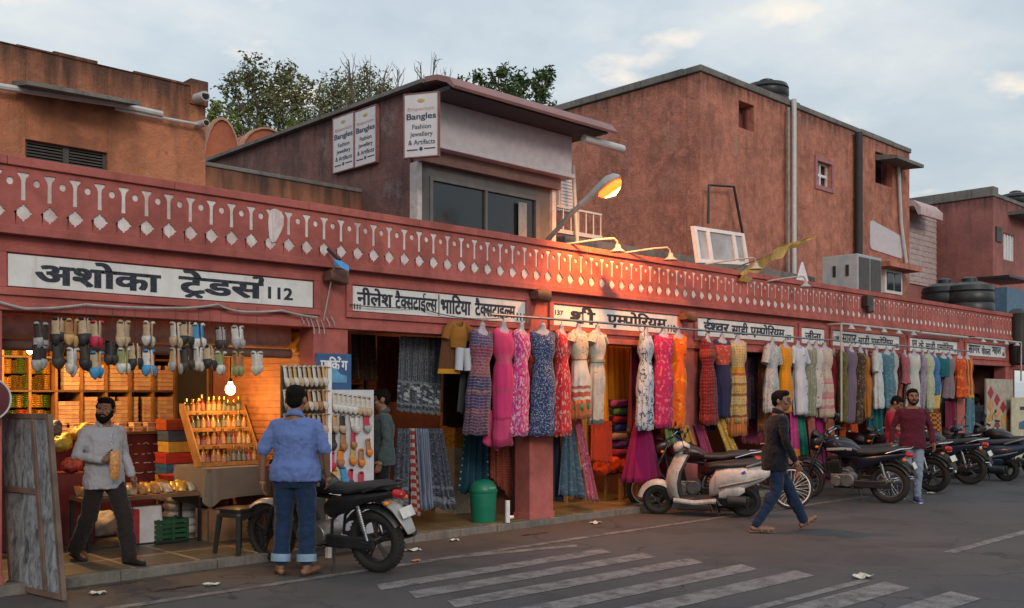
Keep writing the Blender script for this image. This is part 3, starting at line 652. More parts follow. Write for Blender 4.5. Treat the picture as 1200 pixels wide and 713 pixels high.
# low grey wall between cabin and red block
lw = thing('low_roof_wall', 'low dark grey wall on the roof behind the sign lamps', 'wall'); qa = P(700, 281, 1.6); qb = P(835, 303, 1.6)
mb = MB(); mb.box(qa.x - .6, qb.x + 4, 1.75, 1.95, 2.9, qa.z + .02); mb.build('wall', m_conc, lw, None, bevel=.01)
# ------------------------------------------------ the big red block
YR = 2.5; xa, xb = P(821, 84, YR).x, P(1066, 182, YR).x; zt = P(821, 84, YR).z; big = thing('red_block', 'tall red plastered block with few small windows and a grey roof edge', 'building')
holes = [(866, 884, 121, 152, 0), (957, 974, 191, 219, 1), (1026, 1046, 181, 217, 2), (1036, 1046, 317, 345, 3)]
H = []
for (u0, u1, v0, v1, k) in holes: H.append((P(u0, v0, YR).x, P(u1, v0, YR).x, P((u0 + u1) / 2, v1, YR).z, P((u0 + u1) / 2, v0, YR).z))
mb = MB(); xs = [xa] + [q for h in H[:3] for q in h[:2]] + [xb]
TH = .35
for i in range(0, len(xs), 2): mb.box(xs[i], xs[i + 1], YR, YR + TH, 2.9, zt)
for i, h in enumerate(H[:3]):
    mb.box(h[0], h[1], YR, YR + TH, h[3], zt)
    if i < 2: mb.box(h[0], h[1], YR, YR + TH, 2.9, h[2])
    else: mb.box(h[0], h[1], YR, YR + TH, 2.9, h[2])
mb.box(xa, xb, YR + TH + .4, YR + 7, 2.9, zt - .01); mb.box(xa, xa + .3, YR + TH, YR + TH + .4, 2.9, zt - .01); mb.box(xb - .3, xb, YR + TH, YR + TH + .4, 2.9, zt - .01)
# faint raised piers where the block was extended
mb.box(P(931, 200, YR).x, P(934, 200, YR).x, YR - .03, YR, 2.9, zt - .05); mb.box(P(1002, 200, YR).x, P(1008, 200, YR).x, YR - .05, YR - .0, 2.9, zt - .02)
mb.build('wall', m_brickred, big, None, bevel=.02)
mb = MB(); x = xa - .05
while x < xb:
    w_ = rnd.uniform(.8, 2); mb.box(x, min(x + w_, xb + .03), YR - .04, YR + .4, zt + .001, zt + .13 + rnd.uniform(-.02, .02)); x += w_
y = YR + .4
while y < YR + 7: w_ = rnd.uniform(.8, 2); mb.box(xa - .05, xa + .4, y, min(y + w_, YR + 7), zt + .001, zt + .14 + rnd.uniform(-.02, .02)); y += w_
mb.build('roof_edge', m_conc, big, None, bevel=.02)
for i, h in enumerate(H):
    mb = MB()
    if i == 1:
        for q in (0, .5, 1): xx = h[0] + (h[1] - h[0]) * q; mb.box(xx - .03, xx + .03, YR + .1, YR + .15, h[2], h[3])
        for q in (0, .5, 1): z = h[2] + (h[3] - h[2]) * q; mb.box(h[0], h[1], YR + .101, YR + .149, z - .03, z + .03)
        w = mb.build('window', m_white, big, None)
        mb = MB(); e = .1
        for q in ((h[0] - e, h[0], h[2] - e, h[3] + e), (h[1], h[1] + e, h[2] - e, h[3] + e), (h[0], h[1], h[3], h[3] + e), (h[0], h[1], h[2] - e, h[2])): mb.box(q[0], q[1], YR - .03, YR - .001, q[2], q[3])
        mb.build('window_surround', mat('dull_pink_trim', (.34, .14, .15), .8), big, None)
    elif i == 3:
        mb.box(h[0] - .25, h[1] + .25, YR - .14, YR - .02, h[2], h[3]); mb.box(h[0] - .15, (h[0] + h[1]) / 2 - .03, YR - .16, YR - .141, h[2] + .08, h[3] - .08, 1); mb.box((h[0] + h[1]) / 2 + .03, h[1] + .15, YR - .16, YR - .141, h[2] + .08, h[3] - .08, 1)
        w = mb.build('window', [m_white, m_glassd], big, None); continue
    else:
        mb.box(h[0], h[0] + .05, YR + .15, YR + .2, h[2], h[3]); mb.box(h[1] - .05, h[1], YR + .15, YR + .2, h[2], h[3]); w = mb.build('window', m_inner, big, None)
    mb = MB(); mb.box(h[0], h[1], YR + .3, YR + .33, h[2], h[3]); mb.build('pane', m_inner if i == 0 else m_glassd, w, None)
def ledge(u0, u1, v, d, t_):
    a, b = P(u0, v, YR), P(u1, v, YR); mb = MB(); mb.loft([[(q, YR - .001, a.z + .06), (q, YR - d, a.z - .04), (q, YR - d, a.z - .04 - t_), (q, YR - .001, a.z - t_)] for q in (a.x, b.x)]); mb.build('window_ledge', m_conc, big, None)
ledge(1026, 1058, 184, .55, .08)
a, b = P(1020, 308, YR), P(1058, 312, YR); mb = MB(); mb.box(a.x, b.x, YR - .5, YR - .001, a.z - .12, a.z); mb.build('balcony_slab', m_brickred, big, None)
for u, r_, m, lab in ((929, .055, m_pvc, 0), (1005, .09, mat('tarred_black_pipe', (.03, .028, .028), .7), 1)):
    q = P(u, 150, YR - .1); mb = MB(); mb.cyl((q.x, YR - .13, 2.9), (q.x, YR - .13, zt + (.12 if lab == 0 else -.05)), r_); mb.build('drain_pipe', m, big)
q = P(925, 150, YR - .1); mb = MB(); mb.cyl((q.x - .06, YR - .11, 2.9), (q.x - .06, YR - .11, zt - .1), .035); mb.build('drain_pipe', mat('pipe_grey', (.24, .23, .22), .6), big)
a, b, c = P(1053, 195, YR - .08), P(1056, 262, YR - .08), P(1062, 308, YR - .08); mb = MB(); mb.tube([a, b, c], .045); mb.build('drain_pipe', m_pvc, big)
a, b = P(1019, 258, YR), P(1057, 298, YR); a2 = P(1019, 292, YR)
mb = MB(); pts = []
for (cx, cz, s0) in ((b.x - .12, a.z - .32, 0), (a.x + .12, a.z - .12, 90), (a.x + .12, a2.z + .12, 180), (b.x - .12, a2.z + .05, 270)):
    for k in range(4): aa = R(s0 + k * 30); pts.append((cx + .12 * math.cos(aa), cz + .12 * math.sin(aa)))
mb.prism(pts, YR - .02, YR - .001, 'Y'); mb.build('whitewash_panel', mat('lilac_whitewash', (.52, .48, .52), .8, var=.08), big, None)
# painted-over frame outline on the wall
fr = thing('metal_hoop', 'thin dark metal frame standing on the roof against the red block', 'frame'); A = [P(830, 262, 2.3), P(831, 217, 2.3), P(860, 219, 2.3), P(871, 278, 2.3)]
mb = MB(); mb.tube(A, .03, 6); mb.build('bar', m_black, fr)
# water tank builder
def tank(loc, r_, h, label):
    t_ = thing('water_tank', label, 'tank', loc, group='black roof water tanks'); prof = [(r_ * .94, 0)]
    for k in range(4): z = h * (.05 + .2 * k); prof += [(r_, z), (r_, z + h * .13), (r_ * .95, z + h * .16)]
    prof += [(r_, h * .84), (r_ * .93, h * .93), (r_ * .5, h), (r_ * .3, h * 1.01)]; mb = MB(); mb.lathe(prof, 28); mb.build('shell', m_tank, t_)
    mb = MB(); mb.lathe([(r_ * .32, h * .99), (r_ * .32, h * 1.07), (r_ * .2, h * 1.1)], 18); mb.build('lid', m_tank, t_)
m_tank = mat('black_tank_plastic', (.02, .022, .026), .4, var=.2)
q = P(898, 110, YR + 1.2); tank((q.x, YR + 1.2, zt + .05), .52, .95, 'small black water tank on top of the tall red block')
q = P(1107, 350, 1.6); tank((q.x, 1.6, 3.12), .56, P(1107, 333, 1.6).z - 3.12, 'lower wide black water tank behind the parapet')
q = P(1134, 350, 1.0); tank((q.x + .1, 1.0, 3.12), .58, P(1134, 331, 1.0).z - 3.12, 'black ribbed water tank nearest the arcade end')
# grey desert cooler cabinet on the parapet
cl = thing('air_cooler', 'big grey metal cooler cabinet with mesh side behind the parapet', 'air cooler')
YK = .55; a, b, c = P(963, 300, YK), P(1005, 296, YK), P(1005, 300, YK); zt_ = P(985, 297, YK).z; xk0, xk1 = a.x, b.x
m_cool = mat('grey_blue_sheet', (.33, .36, .38), .5, var=.1); mb = MB(); xk1 = P(1033, 300, YK).x - .1; ang = 0
mb.box(-.95, .0, 0, .9, 0, 1); mb.M = None
kx0, kx1, ky0 = P(1005, 320, .35).x, P(1033, 320, .35).x, .35; kd = PX(963, 320, kx0).y - ky0; kz1 = P(1005, 297, .35).z; hk = kz1 - 3.5
mb = MB(); mb.box(kx0, kx1, ky0, ky0 + kd, 3.5, kz1); mb.build('cabinet', m_cool, cl, None, bevel=.015)
for a_, b_ in ((kx0 + .05, (kx0 + kx1) / 2 - .03), ((kx0 + kx1) / 2 + .03, kx1 - .05)):
    mb = MB(); mb.box(a_, b_, ky0 - .012, ky0 - .001, 3.6, kz1 - .06)
    for k in range(24): z = 3.62 + (kz1 - 3.7) * k / 23; mb.box(a_, b_, ky0 - .02, ky0 - .0121, z - .006, z + .006)
    mb.build('mesh_panel', mat('grey_mesh', (.09, .09, .088), .6), cl, None)
for yy in (.24, .6): mb = MB(); mb.box(kx0 - .02, kx0 - .001, ky0 + kd * yy, ky0 + kd * yy + .06, 3.5 + hk * .55, 3.5 + hk * .78); mb.build('handle', m_black, cl, None)
sh = thing('white_tarp', 'small pointed white sheet propped beside the grey cooler', 'sheet'); A = P(931, 330, .6), P(941, 307, .6), P(952, 333, .6)
mb = MB(); mb.prism([(A[0].x - .1, 3.4), (A[1].x, A[1].z), (A[2].x + .1, 3.4)], .6, .63, 'Y'); mb.build('sheet', m_white, sh, None)
# glazed white frame leaning on the roof
wf = thing('old_window', 'discarded white glazed window frame tilted on the parapet', 'window'); Y0 = .35
C4 = [P(818, 308, Y0), P(877, 311, Y0 + .05), P(871, 274, Y0 + .1), P(812, 265, Y0 + .1)]
C4 = [Vector(q) for q in C4]
def quadpt(s, t): return (C4[0] * (1 - s) + C4[1] * s) * (1 - t) + (C4[3] * (1 - s) + C4[2] * s) * t
mb = MB()
def bar(s0, s1, t0, t1, d=.05):
    A_ = [quadpt(s0, t0), quadpt(s1, t0), quadpt(s1, t1), quadpt(s0, t1)]; mb.loft([[q + Vector((0, -.02, 0)) for q in A_], [q + Vector((0, d, 0)) for q in A_]])
bar(-.0, .05, 0, 1); bar(.95, 1, 0, 1); bar(.05, .95, 0, .1); bar(.05, .95, .9, 1); bar(.24, .29, .1, .9); bar(.75, .8, .1, .9)
mb.build('sash', m_white, wf, None)
mb = MB(); A_ = [quadpt(.03, .05), quadpt(.97, .05), quadpt(.97, .95), quadpt(.03, .95)]; mb.loft([[q + Vector((0, .005, 0)) for q in A_], [q + Vector((0, .012, 0)) for q in A_]])
mb.build('pane', mat('milky_dusty_glass', (.33, .34, .36), .2, var=.3, scale=3), wf, None)
# dry leaf-like yellow strip blown onto the parapet
yl = thing('yellow_cloth', 'torn yellow cloth strip blown across the parapet top', 'cloth'); pts = [(866, 325), (878, 321), (888, 313), (898, 308), (905, 299), (916, 296), (925, 288), (936, 286), (945, 281), (958, 277)]; ws = [.06, .17, .14, .19, .1, .12, .06, .08, .03, .008]
mb = MB(); rings = []
for i, (p, w_) in enumerate(zip(pts, ws)):
    q = P(p[0], p[1], -.15 + .05 * i); n_ = Vector((.45 + .3 * math.sin(i * 2.1), .4 * math.sin(i * 1.7), .9)); rings.append([q - n_ * w_, q + Vector((.02, -.07 * math.cos(i * 1.9), .02)), q + n_ * w_, q + Vector((.0, -.07 * math.cos(i * 1.9) + .015, .02))])
mb.loft(rings); mb.build('strip', mat('mustard_cloth', (.42, .26, .06), .8, var=.35, scale=6), yl, 60)
mb = MB(); mb.tube([P(868, 324, -.1), P(850, 318, 0), P(905, 298, .05)], .012, 5); mb.build('stick', m_wood, yl)
# building with pale shutter wall, far right block
fb = thing('shuttered_house', 'pale shuttered upper storey with a rounded pink awning', 'building'); Y2 = 4.2; qa, qb = P(1062, 240, Y2), P(1104, 240, Y2)
mb = MB(); mb.box(qa.x - 1, qb.x + .6, Y2, Y2 + 3, 2.9, P(1080, 238, Y2).z); mb.build('wall', m_farwall, fb, None)
mb = MB(); zz0, zz1 = P(1080, 335, Y2).z, P(1080, 254, Y2).z
for k in range(26): z = zz0 + (zz1 - zz0) * k / 26; mb.box(qa.x - .5, P(1095, 240, Y2).x, Y2 - .05 - .015 * (k % 2), Y2 - .001, z, z + (zz1 - zz0) / 26)
mb.build('shutter', mat('pinkish_white_shutter', (.42, .34, .34), .7), fb, None)
az = P(1080, 240, Y2 - .4).z; pr = [(Y2 - .06, az + .1), (Y2 - .5, az + .02), (Y2 - .7, az - .2), (Y2 - .7, az - .42), (Y2 - .62, az - .42), (Y2 - .5, az - .15), (Y2 - .06, az - .1)]
mb = MB(); mb.prism(pr, qa.x - .6, P(1101, 240, Y2 - .6).x, 'X'); mb.build('awning', mat('pale_pink_metal', (.46, .33, .34), .6), fb, 50)
ft = thing('far_red_house', 'farthest dusty red house with a grey top and barred white window', 'building'); Y3 = 2.5; q = P(1164, 230, Y3); z3 = q.z
w0, w1 = P(1176, 273, Y3), P(1189, 307, Y3)
mb = MB(); mb.box(q.x, w0.x, Y3, Y3 + 4, 2.9, z3); mb.box(w1.x, w1.x + 6, Y3, Y3 + 4, 2.9, z3); mb.box(w0.x, w1.x, Y3, Y3 + .4, 2.9, w1.z); mb.box(w0.x, w1.x, Y3, Y3 + .4, w0.z, z3); mb.box(w0.x, w1.x, Y3 + .4, Y3 + 4, 2.9, z3)
mb.build('wall', m_farwall, ft, None, bevel=.02)
mb = MB(); mb.box(q.x - .05, q.x + .35, Y3 - .03, Y3 + 4, z3 + .001, z3 + .3); mb.box(q.x + .35, w1.x + 6, Y3 - .03, Y3 + .3, z3 + .001, z3 + .12); mb.build('roof_edge', m_conc, ft, None, bevel=.02)
mb = MB(); mb.box(w0.x, w1.x, Y3 + .1, Y3 + .14, w1.z, w0.z)
for k in range(5): xx = w0.x + (w1.x - w0.x) * k / 4; mb.box(xx - .04, xx + .04, Y3 + .04, Y3 + .099, w1.z, w0.z)
mb.build('window', m_white, ft, None)
mb = MB(); a = P(1181, 248, Y3); mb.box(a.x, a.x + 2.5, Y3 - .6, Y3 - .001, a.z - .12, a.z); mb.build('window_ledge', m_conc, ft, None)
mb = MB(); a = P(1170, 280, Y3); mb.box(a.x - .25, a.x + .2, Y3 - .04, Y3 - .001, a.z - .1, a.z + .35); mb.build('vent', m_black, ft, None)
q = P(1190, 240, Y3 + 1); tank((q.x, Y3 + 1, z3 - .1), .6, 1.0, 'black water tank at the right edge on the farthest red house')
cb_ = thing('blue_cooler', 'blue metal box on the roof at the far right', 'box'); a = P(1180, 352, .8); mb = MB(); mb.box(a.x, a.x + 1.6, .8, 1.5, 3.1, P(1180, 352, .8).z + .35); mb.box(a.x - .1, a.x + 1.8, .7, 1.6, P(1180, 352, .8).z + .6, P(1180, 352, .8).z + .66, 1); mb.build('box', [mat('faded_blue_metal', (.08, .15, .23), .6), m_black], cb_, None)
# ------------------------------------------------ trees
def leaf_mat(name, a, b):
    t = MT(name); n = t.noise(t.tc('Object'), 1.3, 5, .6); k = t.N.new('ShaderNodeObjectInfo')
    t.b.inputs['Subsurface Weight'].default_value = 0
    return t.done(t.mix(t.ramp(n, [(.35, 0.0), (.65, 1.0)]), a, b), .6, 0, .3)
m_bark = mat('grey_bark', (.12, .1, .08), .9, var=.3)
def clump_tree(label, y, trunk_u, clumps, lsz, lm, seed, dens=1.0, name='leafy_tree'):
    """trunk and limbs grown toward leaf clumps; every leaf is a small folded face in the clump's volume"""
    rr = random.Random(seed); b0 = P(trunk_u, 400, y); t_ = thing(name, label, 'tree', (b0.x, y, 0)); mb = MB(); lf = MB(); o = Vector((b0.x, y, 0)); sc = 1.0
    C_ = []
    for (u, v, r_) in clumps: yy = y + rr.uniform(-1.3, 1.3); q = P(u, v, yy); k = (u - 600) / CAM_F; rad = r_ * (CAM_D + yy) / (FY - FX * k) / CAM_F; C_.append((q - o, rad))
    zmid = min(c.z for c, r_ in C_) * .62; fork = Vector((0, 0, zmid)); mb.tube([(0, 0, 0), (.1, .05, zmid * .5), fork], [.24, .2, .15], 10)
    for c, rad in C_:
        m1 = fork.lerp(c, .5) + Vector((rr.uniform(-.4, .4), rr.uniform(-.4, .4), rr.uniform(-.1, .3))); mb.tube([fork, fork.lerp(m1, .5) + Vector((rr.uniform(-.15, .15), rr.uniform(-.15, .15), 0)), m1, m1.lerp(c, .6), c], [.08, .065, .045, .028, .014], 6)
        for k in range(9):
            d = Vector((rr.gauss(0, 1), rr.gauss(0, 1), rr.gauss(.35, .9))).normalized() * rad * rr.uniform(.75, 1.25); s0 = m1.lerp(c, rr.uniform(.55, 1)); e = c + d; mb.tube([s0, s0.lerp(e, .5) + Vector((rr.uniform(-.1, .1), rr.uniform(-.1, .1), rr.uniform(-.04, .1))), e], [.014, .01, .004], 4)
            if lm is None: continue
            for j in range(int(34 * dens * max(.5, rad / .5) ** 1.2)):
                w = s0.lerp(e, min(1.06, rr.random() ** .6)) + Vector((rr.gauss(0, .13), rr.gauss(0, .13), rr.gauss(0, .11))) * max(.5, rad / .6); M = Euler((rr.uniform(-1.2, 1.2), rr.uniform(-1.2, 1.2), rr.uniform(0, 6.3))).to_matrix(); s_ = lsz * rr.uniform(.6, 1.3)
                lf.add([w + M @ Vector(q) * s_ for q in ((0, -.5, 0), (.24, -.08, .06), (0, .55, -.05), (-.24, -.08, .06), (0, 0, -.02))], [(0, 1, 4), (1, 2, 4), (2, 3, 4), (3, 0, 4)])
    mb.build('trunk' if lm else 'branches', m_bark, t_)
    if lm: lf.build('crown', lm, t_, None)
    return t_
# ------------------------------------------------ trees behind the roofs
lm1 = leaf_mat('olive_leaves', (.1, .115, .035), (.17, .17, .06)); lm2 = leaf_mat('dark_green_leaves', (.03, .07, .022), (.08, .125, .035)); lm3 = leaf_mat('yellow_green_leaves', (.12, .17, .025), (.18, .22, .05))
clump_tree('tall sparse olive-brown tree behind the orange arches', 15, 318, [(270, 97, 15), (292, 84, 19), (318, 92, 22), (336, 82, 17), (300, 112, 24), (330, 118, 26), (352, 104, 17), (278, 126, 19), (356, 128, 22), (306, 138, 24)], .12, lm1, 3, 1.7)
clump_tree('thin brownish tree right behind the bangle cabin roof', 18, 420, [(374, 112, 18), (392, 96, 17), (412, 104, 20), (436, 98, 19), (456, 108, 17), (384, 130, 20), (420, 126, 20), (474, 116, 13), (402, 142, 22), (446, 122, 18)], .12, lm1, 11, 1.7)
clump_tree('low bright green tree tops left behind the arches', 12, 262, [(252, 128, 12), (262, 144, 16), (282, 150, 15), (246, 146, 12), (345, 152, 14), (366, 150, 14)], .12, lm3, 5, 1.6)
clump_tree('dark green broad-leaved tree over the rose canopy', 12.5, 600, [(541, 99, 8), (553, 108, 11), (568, 96, 14), (584, 86, 13), (592, 104, 17), (570, 116, 16), (610, 97, 12), (613, 116, 18), (631, 90, 8), (643, 86, 6), (632, 112, 12), (650, 126, 9), (622, 130, 14)], .15, lm2, 23, 1.5)
clump_tree('leafless branches sticking up behind the bangle cabin', 16, 436, [(408, 70, 10), (428, 76, 12), (452, 84, 12), (466, 82, 9)], 0, None, 31, name='bare_tree')
clump_tree('leafless forked branches left of the dark green tree', 15, 505, [(493, 78, 9), (510, 70, 10), (522, 84, 9), (498, 94, 10)], 0, None, 41, name='bare_tree')
# ------------------------------------------------ street lamp (lit sodium lamp)
sl = thing('street_lamp', 'lit orange sodium street lamp on an arm above the parapet', 'street lamp')
a, b, c = P(636, 288, .1), P(672, 248, -.25), P(681, 240, -.3); d = P(727, 207, -.75)
mb = MB(); mb.tube([P(632, 300, .25), a, b, c], .032, 10); mb.build('arm', mat('grey_steel_arm', (.14, .14, .14), .6), sl)
ax = (d - c).normalized(); sd = Vector((0, 0, 1)).cross(ax).normalized(); up = ax.cross(sd).normalized(); Ln = (d - c).length
def hring(s_, w_, h0, h1):
    o = c + ax * (s_ * Ln); return [o + sd * (w_ * math.cos(2 * math.pi * k / 16)) + up * ((h1 if math.sin(2 * math.pi * k / 16) > 0 else h0) * math.sin(2 * math.pi * k / 16)) for k in range(16)]
mb = MB(); mb.loft([hring(-.04, .035, .035, .035), hring(.1, .05, .045, .05), hring(.35, .08, .05, .07), hring(.55, .115, .035, .1), hring(.75, .125, .03, .115), hring(.92, .1, .025, .085), hring(1.0, .04, .02, .03)])
mb.build('lamp_housing', mat('grey_lamp_shell', (.36, .34, .33), .5), sl, 60)
mb = MB(); o_ = c + ax * (.7 * Ln) - up * .04
rg = []
for s_, r_ in ((.4, .02), (.47, .08), (.6, .108), (.75, .115), (.88, .095), (.97, .03)):
    o = c + ax * (s_ * Ln) - up * .032; rg.append([o + sd * (r_ * math.cos(2 * math.pi * k / 14)) + up * ((-.09 if math.sin(2 * math.pi * k / 14) < 0 else .0) * (r_ / .1) * abs(math.sin(2 * math.pi * k / 14))) for k in range(14)])
mb.loft(rg); ln_ = mb.build('lamp_lens', emit('sodium_glow', (1, .13, .015), 4), sl, 60)
mb = MB(); mb.tube([c + ax * (.5 * Ln) - up * .1, c + ax * (.7 * Ln) - up * .118, c + ax * (.88 * Ln) - up * .1], [.02, .05, .02], 10); mb.build('lamp_tube', emit('sodium_core', (1, .55, .16), 12), ln_)
lg = bpy.data.lights.new('sodium_light', 'SPOT'); lg.energy = 520; lg.color = (1, .34, .07); lg.shadow_soft_size = .1; lg.spot_size = R(176); lg.spot_blend = .7
lo = bpy.data.objects.new('sodium_light', lg); COL.objects.link(lo); lo.parent = sl; lo.location = o_ - up * .17 + ax * .2
lo.rotation_euler = Vector((.5, .2, -.84)).to_track_quat('-Z', 'Y').to_euler()

# ------------------------------------------------ gooseneck sign lamps
m_shade = mat('dusty_shade_enamel', (.34, .32, .31), .5, var=.2)
def goose(u, v, label, back=.35, off=-.42):
    q = P(u, v, off); g = thing('sign_lamp', label, 'lamp', group='gooseneck lamps over the parapet')
    mb = MB(); mb.tube([(q.x - .75, .0, q.z + .0), (q.x - .25, off + .1, q.z + .1), (q.x - .08, off, q.z + .12), (q.x - .02, off, q.z + .09), (q.x, off, q.z + .02)], .013, 8); mb.build('arm', m_shade, g)
    mb = MB(); mb.lathe([(.025, .05), (.035, .03), (.04, 0), (.07, -.025), (.105, -.05), (.1, -.052), (.06, -.03), (.02, -.02)], 20, 0, tuple(q)); mb.build('lamp_shade', m_shade, g)
    mb = MB(); mb.ball((q.x, q.y, q.z - .04), .03, 10, 7); mb.build('bulb', mat('unlit_bulb_glass', (.5, .48, .44), .2), g)
goose(724, 291, 'sign lamp nearest the lit street lamp'); goose(786, 301, 'second sign lamp, left of the tilted window frame'); goose(886, 312, 'sign lamp half hidden by the yellow cloth'); goose(944, 333, 'white sign lamp hanging in front of the pattern')
# ------------------------------------------------ small boxes on the beam: floodlights, camera, siren
m_rust = mat('rusty_brown_metal', (.12, .055, .035), .7, var=.4)
def flood(u, v, label):
    q = P(u, v, -.12); g = thing('flood_lamp', label, 'lamp', group='small flood lamps under the parapet')
    mb = MB(); mb.loft([xsec(q.x - .09, q.y, q.z, .075, .05, 12, 5), xsec(q.x + .0, q.y - .01, q.z, .085, .07, 12, 5), xsec(q.x + .1, q.y - .02, q.z - .01, .1, .08, 12, 5)]); mb.build('housing', m_rust, g, 50)
    mb = MB(); mb.box(q.x - .03, q.x + .03, q.y, -.002, q.z + .05, q.z + .08); mb.build('bracket', m_rust, g, None)
    mb = MB(); mb.box(q.x + .095, q.x + .108, q.y - .1, q.y + .06, q.z - .07, q.z + .05); mb.build('glass', m_glassd, g, None)
flood(392, 324, 'rusty flood lamp beside the first long sign'); flood(632, 346, 'rusty flood lamp between the second and third signs'); flood(805, 371, 'rusty flood lamp left of the fourth sign')
cm = thing('blue_flag', 'crumpled blue plastic strip on a short dark pole at the parapet', 'plastic strip'); a, b, c = P(384, 292, -.14), P(398, 305, -.3), P(408, 316, -.35)
mb = MB(); mb.tube([a, b], .018, 7); mb.build('pole', m_black, cm)
mb = MB(); mb.loft([[P(391, 304, -.3), P(392, 311, -.3), P(392, 311, -.27), P(391, 304, -.27)], [P(400, 306, -.33), P(400, 314, -.36), P(400, 314, -.3), P(400, 306, -.3)], [P(409, 312, -.36), P(409, 318, -.38), P(409, 318, -.33), P(409, 312, -.33)]]); mb.build('strip', mat('bright_blue_plastic', (.05, .24, .5), .45), cm, None)
sc_ = thing('security_camera', 'small dark camera box on the patterned parapet', 'camera'); q = P(1017, 357, -.16)
mb = MB(); mb.box(q.x - .12, q.x + .1, q.y - .06, q.y + .06, q.z - .05, q.z + .16); mb.cyl((q.x, q.y - .02, q.z - .05), (q.x, q.y - .05, q.z - .16), .07); mb.build('housing', m_black, sc_, None, bevel=.012)
mb = MB(); mb.cyl((q.x, q.y, q.z + .05), (q.x, -.07, q.z + .05), .025); mb.build('bracket', m_black, sc_)
sp_ = thing('hanging_bundle', 'tall dark wrapped bundle at the far end of the parapet', 'bundle'); q = P(1193, 392, -.15); mb = MB(); mb.lathe([(.1, -.75), (.2, -.7), (.24, -.3), (.22, .2), (.25, .5), (.12, .62)], 14, 0, tuple(q)); mb.build('wrap', m_black, sp_)
# ------------------------------------------------ cables
def cable(name, label, pts, r_, m, sag=0.0):
    o = thing(name, label, 'cable') if 0 else None
    mb = MB(); out = []
    pts = [Vector(p) for p in pts]
    for i in range(len(pts) - 1):
        for k in range(6): s_ = k / 6; q = pts[i].lerp(pts[i + 1], s_); q.z -= sag * 4 * s_ * (1 - s_); out.append(q)
    out.append(pts[-1]); mb.tube(out, r_, 6); return tag(mb.build(name, m, None), label, 'cable')
m_lamp = mat('dusty_white_enamel', (.36, .34, .33), .55, var=.2)
m_cable = mat('dirty_white_cable', (.34, .32, .31), .6); m_wire = mat('thin_black_wire', (.03, .03, .03), .6)
cable('wire', 'white cable strung loosely under the first long sign', [P(-20, 347, -.06), P(30, 362, -.07), P(100, 357, -.07), P(205, 361, -.07), P(255, 357, -.07), P(280, 365, -.07), P(330, 364, -.07), P(372, 372, -.07)], .011, m_cable, .01)
cable('wire', 'white cable dropping from the blue strip to the first pier', [P(392, 312, -.2), P(386, 340, -.1), P(379, 376, -.04)], .007, m_cable)
cable('wire', 'thin dark wire drooping across the second sign', [P(410, 357, -.06), P(490, 360, -.06), P(545, 373, -.06), P(600, 371, -.1)], .006, m_wire, .02)
mb = MB(); q = P(375, 374, -.05)
for k in range(7): a = P(352 + 6 * k, 372 + rnd.uniform(-2, 3), -.05); b = P(356 + 6 * k, 384 + rnd.uniform(-4, 8), -.07); mb.tube([a, (a + b) / 2 + Vector((.02, 0, -.02)), b], .006, 5)
tag(mb.build('wire', m_cable, None), 'tangle of frayed white wire ends at the top of the first pier', 'cable')
# ------------------------------------------------ white tube frames and tube lights over the far signs
def tubeframe(i, label, xs, z, posts, lamps):
    g = thing('light_rig', label, 'light frame', group='white light frames over the far signs'); mb = MB(); mb.tube([(xs[0], -.3, z), (xs[1], -.3, z)], .022, 8)
    for x_ in xs: mb.tube([(x_, -.3, z), (x_, -.002, z)], .018, 8)
    for x_, zb_ in posts: mb.tube([(x_, -.3, z), (x_, -.3, zb_)], .02, 8)
    mb.build('pipe', m_lamp, g)
    for k in range(lamps):
        x_ = xs[0] + (xs[1] - xs[0]) * (k + .5) / lamps; mb = MB(); mb.lathe([(.02, .0), (.04, -.02), (.075, -.075), (.07, -.08), (.03, -.04)], 12, 0, (x_, -.32, z - .01)); mb.build('lamp_shade', m_lamp, g)
tubeframe(5, 'white pipe frame with small shades and one long post beside the stair sign', (16.3, 19.5), 2.93, [(16.3, 1.2)], 5)
tubeframe(7, 'white pipe frame with shades at the dark doorway, short post on its right end', (22.4, 25.2), 2.93, [(25.2, 2.0)], 4)
g = thing('tube_light', 'single unlit white tube light under the parapet', 'light'); mb = MB(); mb.cyl((19.8, -.2, 2.93), (22.2, -.2, 2.93), .03); mb.build('tube', m_lamp, g)
mb = MB()
for x_ in (19.9, 22.1): mb.box(x_ - .03, x_ + .03, -.17, -.001, 2.92, 2.96)
mb.build('bracket', m_lamp, g, None)
